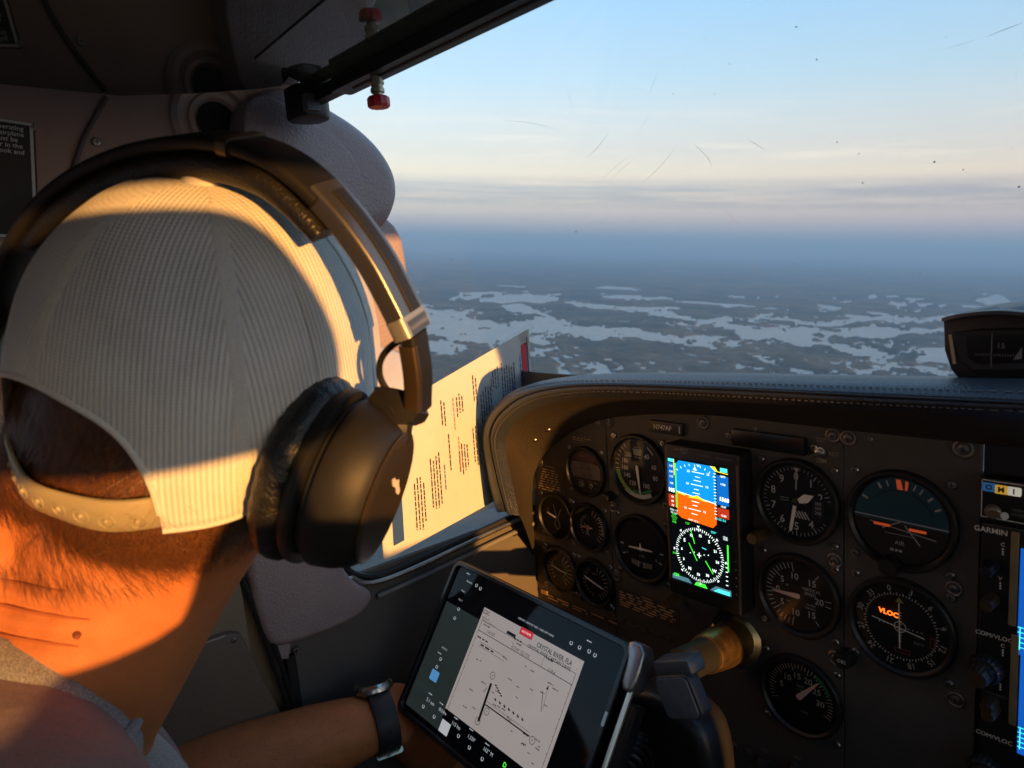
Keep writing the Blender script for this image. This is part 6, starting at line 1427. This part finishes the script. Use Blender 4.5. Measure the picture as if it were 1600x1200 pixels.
# legs in dark trousers
s = MB()
for sg, xx in ((-1, -.52), (1, -.33)): s.tube(spline([np.array([xx, -.02, -.66]), np.array([xx, .22, -.66]), np.array([xx + sg * .02, .42, -.68]), np.array([xx + sg * .02, .50, -.82]), np.array([xx + sg * .02, .56, -1.0])], 14), [.085, .085, .083, .08, .078, .075, .07, .067, .065, .06, .055, .052, .05, .048], 14)
sm = to_local(remesh(s, 'trousers', .008, 5), person); sm.materials.clear(); sm.materials.append(fabric('dark_denim', (.012, .014, .02), (.022, .025, .034))); put('trousers', sm, person)

# ------------------------------------------------------------------ cap
cap = thing('baseball_cap', 'white mesh back baseball cap worn under the headset', 'cap', tuple(HC), HR)
ARH, ARZ, RIM0, TH0 = R(38), .074, -.008, R(276)          # opening half angle, height, rim level, middle of the back
def cap_k(z):
    if z >= 0: return max(0.0, math.cos(math.asin(min(1, z / CH)))) ** .75
    return 1.0 + z * .6
def cap_pt(th, z, off=0.0):
    k_ = cap_k(z); x, y = CA * math.cos(th) * k_, CB_ * math.sin(th) * k_
    d = math.hypot(x, y) + 1e-9; nz = .25 + .75 * max(0, z / CH) ** 2; nr_ = math.sqrt(max(0.01, 1 - nz * nz)) if z > 0 else 1
    wob = .0010 * math.sin(5 * th + z * 40) * (1 - max(0, z / CH)) + .0008 * math.sin(11 * th - z * 70) * (1 - max(0, z / CH))
    return (x + x / d * (off * nr_ + wob), y + y / d * (off * nr_ + wob), z + off * (nz if z > 0 else 0))
def rim_z(th):
    x = CA * math.cos(th); y = math.sin(th)
    base = RIM0 + .004 * math.cos(2 * th) - .006 * math.exp(-((th - R(335)) / .5) ** 2)
    d_ = (th - TH0 + math.pi) % (2 * math.pi) - math.pi
    if abs(d_) < ARH: return base + ARZ * max(0, 1 - (d_ / ARH) ** 2) ** .36
    return base
th_l = [R(a_) for a_ in np.linspace(-90, 270, 241)]
extra = [TH0 + s_ * ARH + e_ for s_ in (-1, 1) for e_ in (-.02, -.01, -.004, 0, .004, .01, .02)]
th_l = sorted(set([round(t % (2 * math.pi), 5) for t in th_l + extra])); th_l.append(th_l[0] + 2 * math.pi)
NV = 48; V = []; UV = []
for th in th_l:
    z0 = rim_z(th); seam_c = min([R(x) for x in range(-54, 427, 60)], key=lambda c_: abs(th - c_)); 
    for j in range(NV):
        t = j / (NV - 1); z = z0 + (CH * .9995 - z0) * (1 - (1 - t) ** 1.6); V.append(cap_pt(th, z)); kk = cap_k(z)
        UV.append((.10 * kk * math.sin(th - seam_c) + 0.2 * round(seam_c / R(60) * 3), z * 1.25 + .03 * (1 - kk)))
me_ = bpy.data.meshes.new('crown'); Fc = [(i * NV + j, (i + 1) * NV + j, (i + 1) * NV + j + 1, i * NV + j + 1) for i in range(len(th_l) - 1) for j in range(NV - 1)]
me_.from_pydata(V, [], Fc); uvl = me_.uv_layers.new(name='weave'); li = np.zeros(len(me_.loops), int); me_.loops.foreach_get('vertex_index', li); uvl.data.foreach_set('uv', np.array(UV)[li].reshape(-1)); me_.update(); me_.polygons.foreach_set('use_smooth', [True] * len(me_.polygons))
def mesh_cloth():
    m = bpy.data.materials.new('white_cap_mesh'); m.use_nodes = True; N = m.node_tree.nodes; L = m.node_tree.links; p_ = N['Principled BSDF']; p_.inputs['Roughness'].default_value = .85; p_.inputs['Specular IOR Level'].default_value = .25; p_.inputs['Sheen Weight'].default_value = .15
    uv = N.new('ShaderNodeUVMap'); uv.uv_map = 'weave'; sp_ = N.new('ShaderNodeSeparateXYZ'); L.new(uv.outputs[0], sp_.inputs[0])
    def wave(sock, per):
        a_ = N.new('ShaderNodeMath'); a_.operation = 'MULTIPLY'; a_.inputs[1].default_value = 2 * math.pi / per; L.new(sock, a_.inputs[0]); s_ = N.new('ShaderNodeMath'); s_.operation = 'SINE'; L.new(a_.outputs[0], s_.inputs[0]); return s_
    u_, v_ = wave(sp_.outputs[0], .0025), wave(sp_.outputs[1], .0021)
    mul = N.new('ShaderNodeMath'); mul.operation = 'MULTIPLY_ADD'; mul.inputs[1].default_value = .45; L.new(v_.outputs[0], mul.inputs[0]); L.new(u_.outputs[0], mul.inputs[2])
    mr = N.new('ShaderNodeMapRange'); mr.inputs[1].default_value = -1.3; mr.inputs[2].default_value = .3; L.new(mul.outputs[0], mr.inputs[0])
    mx = N.new('ShaderNodeMixRGB'); mx.inputs[1].default_value = (.56, .53, .49, 1); mx.inputs[2].default_value = (.80, .78, .74, 1); L.new(mr.outputs[0], mx.inputs[0])
    tc = N.new('ShaderNodeTexCoord'); n1 = N.new('ShaderNodeTexNoise'); n1.inputs['Scale'].default_value = 25; n1.inputs['Detail'].default_value = 5; L.new(tc.outputs['Object'], n1.inputs['Vector'])
    r1 = N.new('ShaderNodeMapRange'); r1.inputs[1].default_value = .3; r1.inputs[2].default_value = .7; r1.inputs[3].default_value = .84; r1.inputs[4].default_value = 1.06; L.new(n1.outputs['Fac'], r1.inputs[0])
    m2 = N.new('ShaderNodeMixRGB'); m2.blend_type = 'MULTIPLY'; m2.inputs[0].default_value = 1; L.new(mx.outputs[0], m2.inputs[1]); L.new(r1.outputs[0], m2.inputs[2]); L.new(m2.outputs[0], p_.inputs['Base Color'])
    bp = N.new('ShaderNodeBump'); bp.inputs['Strength'].default_value = .6; bp.inputs['Distance'].default_value = .0008; L.new(mr.outputs[0], bp.inputs['Height']); L.new(bp.outputs[0], p_.inputs['Normal'])
    return m
M_cap = mesh_cloth(); me_.materials.append(M_cap)
crown = put('crown', me_, cap); sm_ = crown.modifiers.new('t', 'SOLIDIFY'); sm_.thickness = .0014; sm_.offset = -1
M_tape = fabric('cap_tape', (.62, .59, .54), (.76, .73, .68), 1500, .3)
for a_ in range(36, 390, 60):
    th = R(a_); mb = MB(); rows_ = []
    z0 = rim_z(th) + .001
    for j in range(30):
        z = z0 + (CH * .97 - z0) * (1 - (1 - j / 29) ** 1.6); c_ = np.array(cap_pt(th, z, .0007)); tgt = np.array([-math.sin(th), math.cos(th), 0]); wdt = .0042 * min(1, .35 + cap_k(z))
        rows_.append([c_ - tgt * wdt - np.array([*(c_[:2] / (np.linalg.norm(c_[:2]) + 1e-9) * .0009), 0]), c_ - tgt * wdt * .5, c_ - tgt * .0006 - np.array([*(c_[:2] / (np.linalg.norm(c_[:2]) + 1e-9) * .0007), 0]), c_ + tgt * wdt * .5, c_ + tgt * wdt - np.array([*(c_[:2] / (np.linalg.norm(c_[:2]) + 1e-9) * .0009), 0])])
    mb.grid(np.array(rows_)); mb.build('seam', M_tape, cap, angle=80)
mb = MB(); mb.lathe([(.0105, -.003), (.0112, .001), (.0100, .0042), (.006, .0062), (.0001, .0068)], 20, Matrix.Translation((0, 0, CH - .0004)), cap0=False, cap1=False); mb.build('top_button', M_tape, cap)
# binding round the opening and the rim
def edge(ths, r_, off): mb = MB(); mb.tube([np.array(cap_pt(t, rim_z(t), off)) for t in ths], r_, 8); return mb
arc_t = [t for t in np.linspace(TH0 - ARH + .002, TH0 + ARH - .002, 80)]
edge(arc_t, .0016, .0).build('opening_binding', M_tape, cap); edge(np.linspace(TH0 + ARH, TH0 + 2 * math.pi - ARH, 100), .0014, .0).build('rim_binding', M_tape, cap)
rows_ = []
for t in np.linspace(TH0 - ARH - .05, TH0 + ARH + .05, 40):
    dip = .004 * (1 - ((t - TH0) / .78) ** 2); rows_.append([cap_pt(t, RIM0 - .001 - dip + q_, -.0030 + e_) for q_, e_ in ((0, -.001), (.0012, .0002), (.0185, .0002), (.0198, -.001))])
M_strap = mat('strap_tan_plastic', (.36, .31, .20), .4, var=.08, sss=.15)
mb = MB(); mb.grid(np.array(rows_)); st_ = mb.build('snap_strap', M_strap, cap, angle=60); st_.modifiers.new('t', 'SOLIDIFY').thickness = .0014
for i in range(8):
    t = TH0 + R(-27 + i * 8.4); p_ = np.array(cap_pt(t, RIM0 + .0065 - .003, -.0016)); mb = MB(); n_ = np.array([math.cos(t), math.sin(t), 0]); mb.ball(p_, (.0017, .0017, .0017), None, 10); mb.build('snap_stud', M_strap, st_)
    mb = MB(); rr2 = .0042; mb.tube([p_ + rr2 * (math.cos(q_) * np.array([-n_[1], n_[0], 0]) + math.sin(q_) * np.array([0, 0, 1])) for q_ in np.linspace(0, 2 * math.pi, 15)[:-1]], .00045, 5, closed=True); mb.build('stud_ring', M_strap, st_)
rows_ = []
for q_ in np.linspace(0, 1, 8):
    rows_.append([(CA * 1.0 * math.sin(R(x)) * (1 - .15 * q_), CB_ * .93 * math.cos(R(x)) ** .7 + .075 * q_ * math.cos(R(x)) ** .4, RIM0 + .004 - .02 * q_ * q_ - .012 * math.sin(R(x)) ** 2 * q_) for x in np.linspace(-62, 62, 25)])
mb = MB(); mb.grid(np.array(rows_)); bo = mb.build('brim', M_tape, cap); bo.modifiers.new('t', 'SOLIDIFY').thickness = .003

# ------------------------------------------------------------------ headset
hs = thing('headset', 'black over-ear aviation headset with padded band on the white cap', 'headset', tuple(HC), HR)
M_hs = mat('headset_satin_black', (.013, .0125, .012), .50, var=.15, rvar=.06, spec=.32); M_pad = leather('headset_pad', (.010, .010, .010), .42, 700, .4); M_gun = mat('gunmetal_arm', (.20, .19, .18), .32, .85, rvar=.08)
kx = .2; y0b = .006
nH = HT @ np.array([-kx, 1, 0]); cH = nH @ HC + y0b
def on_band(px, py): r_ = ray(px, py); return HT.T @ (r_ * (cH / (nH @ r_)) - HC)
bpx = [(-22, 560), (-8, 500), (18, 425), (66, 338), (128, 278), (215, 236), (312, 219), (392, 229), (462, 263), (530, 328), (585, 402), (622, 470), (646, 520)]
bc = spline([on_band(*q_) for q_ in bpx], 60)
wax = np.array([-kx, 1, 0]) / math.hypot(kx, 1)
def sweep(C, th_, wd, off=0.0, r_=.003, w_off=0.0):
    mb = MB(); R_ = []; cen = np.array([-.01, y0b, .03]); n = len(C); T_ = np.gradient(C, axis=0)
    for i in range(n):
        t = T_[i] / np.linalg.norm(T_[i]); n_ = np.cross(t, wax); n_ /= np.linalg.norm(n_); 
        if n_ @ (C[i] - cen) < 0: n_ = -n_
        a_ = th_ if np.isscalar(th_) else th_[i]; w_ = wd if np.isscalar(wd) else wd[i]; rc = min(r_, a_ * .45, w_ * .45)
        R_.append([C[i] + n_ * (x + off) + wax * (y + w_off) for x, y in rrect(a_, w_, rc, 3)])
    mb.rings(R_); return mb
sweep(bc[:44], .0075, .030).build('headband', M_hs, hs)
i0, i1 = 14, 46
pw = [.004 + .011 * math.sin(math.pi * (i + 1) / (i1 - i0 + 1)) ** .35 for i in range(i1 - i0)]
sweep(bc[i0:i1], pw, .034, -.0115, .006).build('headband_pad', M_pad, hs)
sweep(bc[42:], .0115, .0235, .0, .002).build('slider_arm', M_gun, hs)
mb = sweep(bc[43:57], .0012, .009, .0062, .0004, .002); mb.build('slider_slot', M_rubber, hs)
sweep(bc[33:35], .0095, .0325, 0, .003).build('fold_joint', mat('joint_bronze', (.12, .085, .05), .35, .8), hs)
sweep(bc[56:], .0115, .026, .0, .003).build('arm_cap', mat('arm_cap_grey', (.33, .33, .32), .4, .5), hs)
sweep(bc[:5], .0095, .026, .0, .003).build('arm_cap', mat('arm_cap_grey', (.33, .33, .32), .4, .5), hs)
# folding arm down to the yoke of the right-hand cup
aE = bc[-1]; CUP = np.array([.0985, -.006, .002])
low = on_band(655, 640)
arm = spline([aE, aE * .5 + low * .5 + np.array([.002, 0, 0]), low], 12)
sweep(arm, .0085, .017, 0, .002).build('folding_arm', M_hs, hs)
mb = sweep(arm[1:11], .0095, .0052, 0, .0015, -.0078); mb.build('painted_arm_highlight', mat('arm_highlight_tint', (.16, .11, .06), .35, .8), hs)  # bronze strip paints the golden sunlight along the arm's aft edge
loop = spline([on_band(646, 527), on_band(618, 536), on_band(597, 558), on_band(593, 585), on_band(606, 610), on_band(630, 622), on_band(650, 628)], 30)
mb = MB(); mb.tube(loop, .0019, 8); mb.build('cable_loop', M_hs, hs)
def cup(center, sg, mats):
    """ear cup: local axis out of the ear; long axis leaning with the head"""
    xa = np.array([sg * 1.0, .24 * sg, -.05]); xa /= np.linalg.norm(xa); za = np.array([0, -.62 * 1, 1.0]); za[1] *= -1; za -= xa * (za @ xa); za /= np.linalg.norm(za); ya = np.cross(za, xa)
    Mx = Matrix(((ya[0], za[0], xa[0], center[0]), (ya[1], za[1], xa[1], center[1]), (ya[2], za[2], xa[2], center[2]), (0, 0, 0, 1)))
    return Mx
for sg, cen in ((1, CUP), (-1, np.array([-.1065, -.02, .001]))):
    Mx = cup(cen, sg, None); A_, B_ = .0355, .0460       # half axes of the oval
    mb = MB(); R_ = []; nn_ = 96
    for i in range(16):
        a_ = math.pi * 2 * i / 16; rr3 = .0115
        ring_ = []
        for k_ in range(nn_):
            p_ = 2 * math.pi * k_ / nn_; wr_ = 1 + .05 * math.sin(k_ * math.pi * .66) * (math.cos(a_) > -.3) * (.6 + .4 * math.sin(k_ * 1.3))
            rad = rr3 * wr_; ring_.append(tuple(Mx @ Vector(((A_ - .004 + rad * math.cos(a_)) * math.cos(p_), (B_ - .004 + rad * math.cos(a_)) * math.sin(p_), -.012 + rad * .95 * math.sin(a_)))))
        R_.append(ring_)
    R_.append(R_[0]); mb.rings(R_, False, False); mb.build('ear_cushion', M_pad, hs, angle=80)
    def oval(prof): 
        m_ = MB(); m_.rings([[tuple(Mx @ Vector(((A_ + d) * math.cos(2 * math.pi * k_ / 64), (B_ + d) * math.sin(2 * math.pi * k_ / 64), z))) for k_ in range(64)] for d, z in prof]); return m_
    oval([(-.004, -.004), (.0035, -.003), (.0048, .0), (.0042, .0035), (.001, .0045)]).build('cup_rim', M_hs, hs)
    oval([(-.003, .003), (-.0005, .006), (-.0005, .009), (-.004, .0105)]).build('cup_groove', M_rubber, hs)
    oval([(-.002, .009), (.002, .0100), (.0022, .012), (.000, .022), (-.004, .031), (-.007, .0345), (-.009, .036)]).build('cup_shell', M_hs, hs)
    oval([(-.0085, .0355), (-.0078, .0368), (-.0095, .0380), (-.0125, .0382)]).build('outer_ring', mat('ring_bronze_edge', (.10, .075, .05), .32, .7), hs)
    oval([(-.0115, .0378), (-.0117, .0382), (-.016, .0375), (-.03, .0372)]).build('outer_cap', M_rubber, hs)
    if sg > 0:
        mb = MB(); lg = [(-.006, -.004), (-.002, -.003), (.002, .000), (.007, .001), (.010, .004), (.008, .005), (.004, .0035), (.001, .004), (-.001, .0015), (-.006, -.0018)]
        mb.prism([(.008 - a_ * 1.2, .006 + b_ * 1.2) for a_, b_ in lg], .0374, .0386, 0, 1, Mx); mb.build('maker_emblem', mat('emblem_cream', (.72, .62, .48), .5), hs)
        mb = MB(); tp = Vector(Mx @ Vector((.002, B_ + .002, .012))); lo = Vector(low)
        q_ = spline([np.array(lo) + np.array([0, 0, .004]), np.array(lo) * .6 + np.array(tp) * .4 + np.array([.004, 0, 0]), np.array(tp)], 8); mb.tube(q_, [.0088, .010, .0115, .0125, .0130, .0130, .0120, .010], 4, flat=1.1); mb.build('hinge_block', M_hs, hs, angle=30)
        q_ = spline([np.array(tp), np.array(Mx @ Vector((.0, B_ - .002, .028))), np.array(Mx @ Vector((.0, B_ - .016, .035)))], 8); mb = MB(); mb.tube(q_, [.009, .009, .0088, .0085, .0078, .007, .006, .004], 8); mb.build('yoke_foot', M_hs, hs)
    else:
        mb = MB(); q_ = spline([bc[0], np.array([-.15, -.02, .03]), np.array(Mx @ Vector((0, B_, .018)))], 8); mb.tube(q_, .008, 6); mb.build('hinge_block', M_hs, hs)

# ------------------------------------------------------------------ wristwatch
wt_c = EL * .06 + WR * .94; wax_ = WR - EL; wax_ /= np.linalg.norm(wax_)
wz = np.array(PD(598, 1058, .73)) - np.array(PD(640, 1155, .73)); wz -= wax_ * (wz @ wax_); wz /= np.linalg.norm(wz); wy = np.cross(wz, wax_)
WM = Matrix(((wy[0], wz[0], wax_[0]), (wy[1], wz[1], wax_[1]), (wy[2], wz[2], wax_[2])))
ww = thing('wristwatch', 'black strapped wristwatch with pale gold buckle on the holding arm', 'watch', tuple(wt_c), WM)
RXw, RYw = .0330, .0315
def band_(a0, a1, hw, th_, n=40):
    mb = MB(); R_ = []
    for i in range(n + 1):
        a_ = R(a0 + (a1 - a0) * i / n); c_, s_ = math.sin(a_), math.cos(a_)
        R_.append([(c_ * (RXw + d), s_ * (RYw + d), z) for d, z in ((0, -hw), (th_ * .7, -hw), (th_, -hw * .85), (th_, hw * .85), (th_ * .7, hw), (0, hw))])
    mb.rings(R_); return mb
band_(22, 338, .0115, .0028, 60).build('strap', mat('watch_strap', (.018, .019, .022), .55, bump=.2), ww)
band_(205, 213, .0140, .0058, 6).build('buckle', mat('buckle_gold', (.60, .52, .34), .25, 1.0), ww); band_(196, 200, .0125, .0045, 4).build('strap_keeper', M_rubber, ww)
mb = MB(); mb.lathe([(.018, RYw - .002), (.0205, RYw + .001), (.0205, RYw + .006), (.019, RYw + .0085), (.0165, RYw + .0090)], 32, Matrix.Rotation(R(-90), 4, 'X')); mb.build('case', mat('watch_case_steel', (.50, .48, .45), .25, 1.0), ww)
mb = MB(); mb.lathe([(.0165, RYw + .0091), (.0001, RYw + .0093)], 32, Matrix.Rotation(R(-90), 4, 'X'), cap0=False, cap1=False); mb.build('crystal', mat('watch_crystal', (.006, .006, .007), .05), ww)
for i in range(6): mb = MB(); a_ = R(95 + i * 14) ; mb.box((math.sin(-a_) * (RXw + .0029), math.cos(-a_) * (RYw + .0029), 0), (.0016, .0016, .0038)); mb.build('strap_hole', M_slot, ww, smooth=False)

# ------------------------------------------------------------------ seats behind the lens, the right front one an added sun blocker
M_seat = leather('seat_vinyl_grey', (.16, .13, .12), .6, 400, .3)
def seat(x, y, label, sun_block=0):
    t_ = thing('cabin_seat', label, 'seat', (x, y, -1.0), None, 'cabin seats')
    w_ = .14 if sun_block else .42
    side = Matrix(((0, 0, 1, x), (1, 0, 0, 0), (0, 1, 0, 0), (0, 0, 0, 1)))
    mb = MB(); mb.prism(rrect(w_, .46, .05), 0, .14, .04, 4, Matrix.Translation((x, y + .25, -.92))); mb.build('cushion', M_seat, t_, air=True)
    if sun_block:
        mb = MB(); mb.prism(smooth_poly([(-.16, -.90), (.26, -.90), (.27, -.36), (.255, -.28), (.19, -.17), (.10, -.100), (.055, -.094), (.030, -.105), (.022, -.15), (.008, -.172), (-.16, -.175)], 2).tolist(), -w_ / 2, w_ / 2, .01, 2, side, both=True); mb.build('backrest', M_seat, t_, air=True)  # unseen outline shaped to block sun from the neck and side trim
        mb = MB(); mb.prism(smooth_poly([(-.16, -.060), (.050, -.062), (.094, -.048), (.099, -.015), (.088, .018), (.060, .060), (.03, .066), (-.16, .064)], 2).tolist(), -.03, .03, .006, 2, side, both=True); mb.build('sun_blocker_top', M_seat, t_, air=True)  # unseen outline cut to cast the shadow on the cap
        for dx in (-.03, .03): mb = MB(); mb.tube([(x + dx * .5, .06, -.12), (x + dx * .5, .05, -.03)], .005, 8); mb.build('sun_blocker_stem', M_alu, t_, air=True)
    else:
        mb = MB(); mb.prism(rrect(.42, .60, .07), -.05, .05, .04, 4, Matrix.Translation((x, y - .05, -.50)) @ Matrix.Rotation(R(98), 4, 'X'), both=True); mb.build('backrest', M_seat, t_, air=True)
    mb = MB(); mb.box((x, y + .2, -.97), (w_ * .85, .40, .09)); mb.build('base', M_black, t_, air=True, smooth=False)
for a_ in SEATS: seat(*a_)

# ------------------------------------------------------------------ bring the cockpit to its banked attitude
for o in TOPS:
    if o.parent is None: o.matrix_basis = TILT4 @ o.matrix_basis
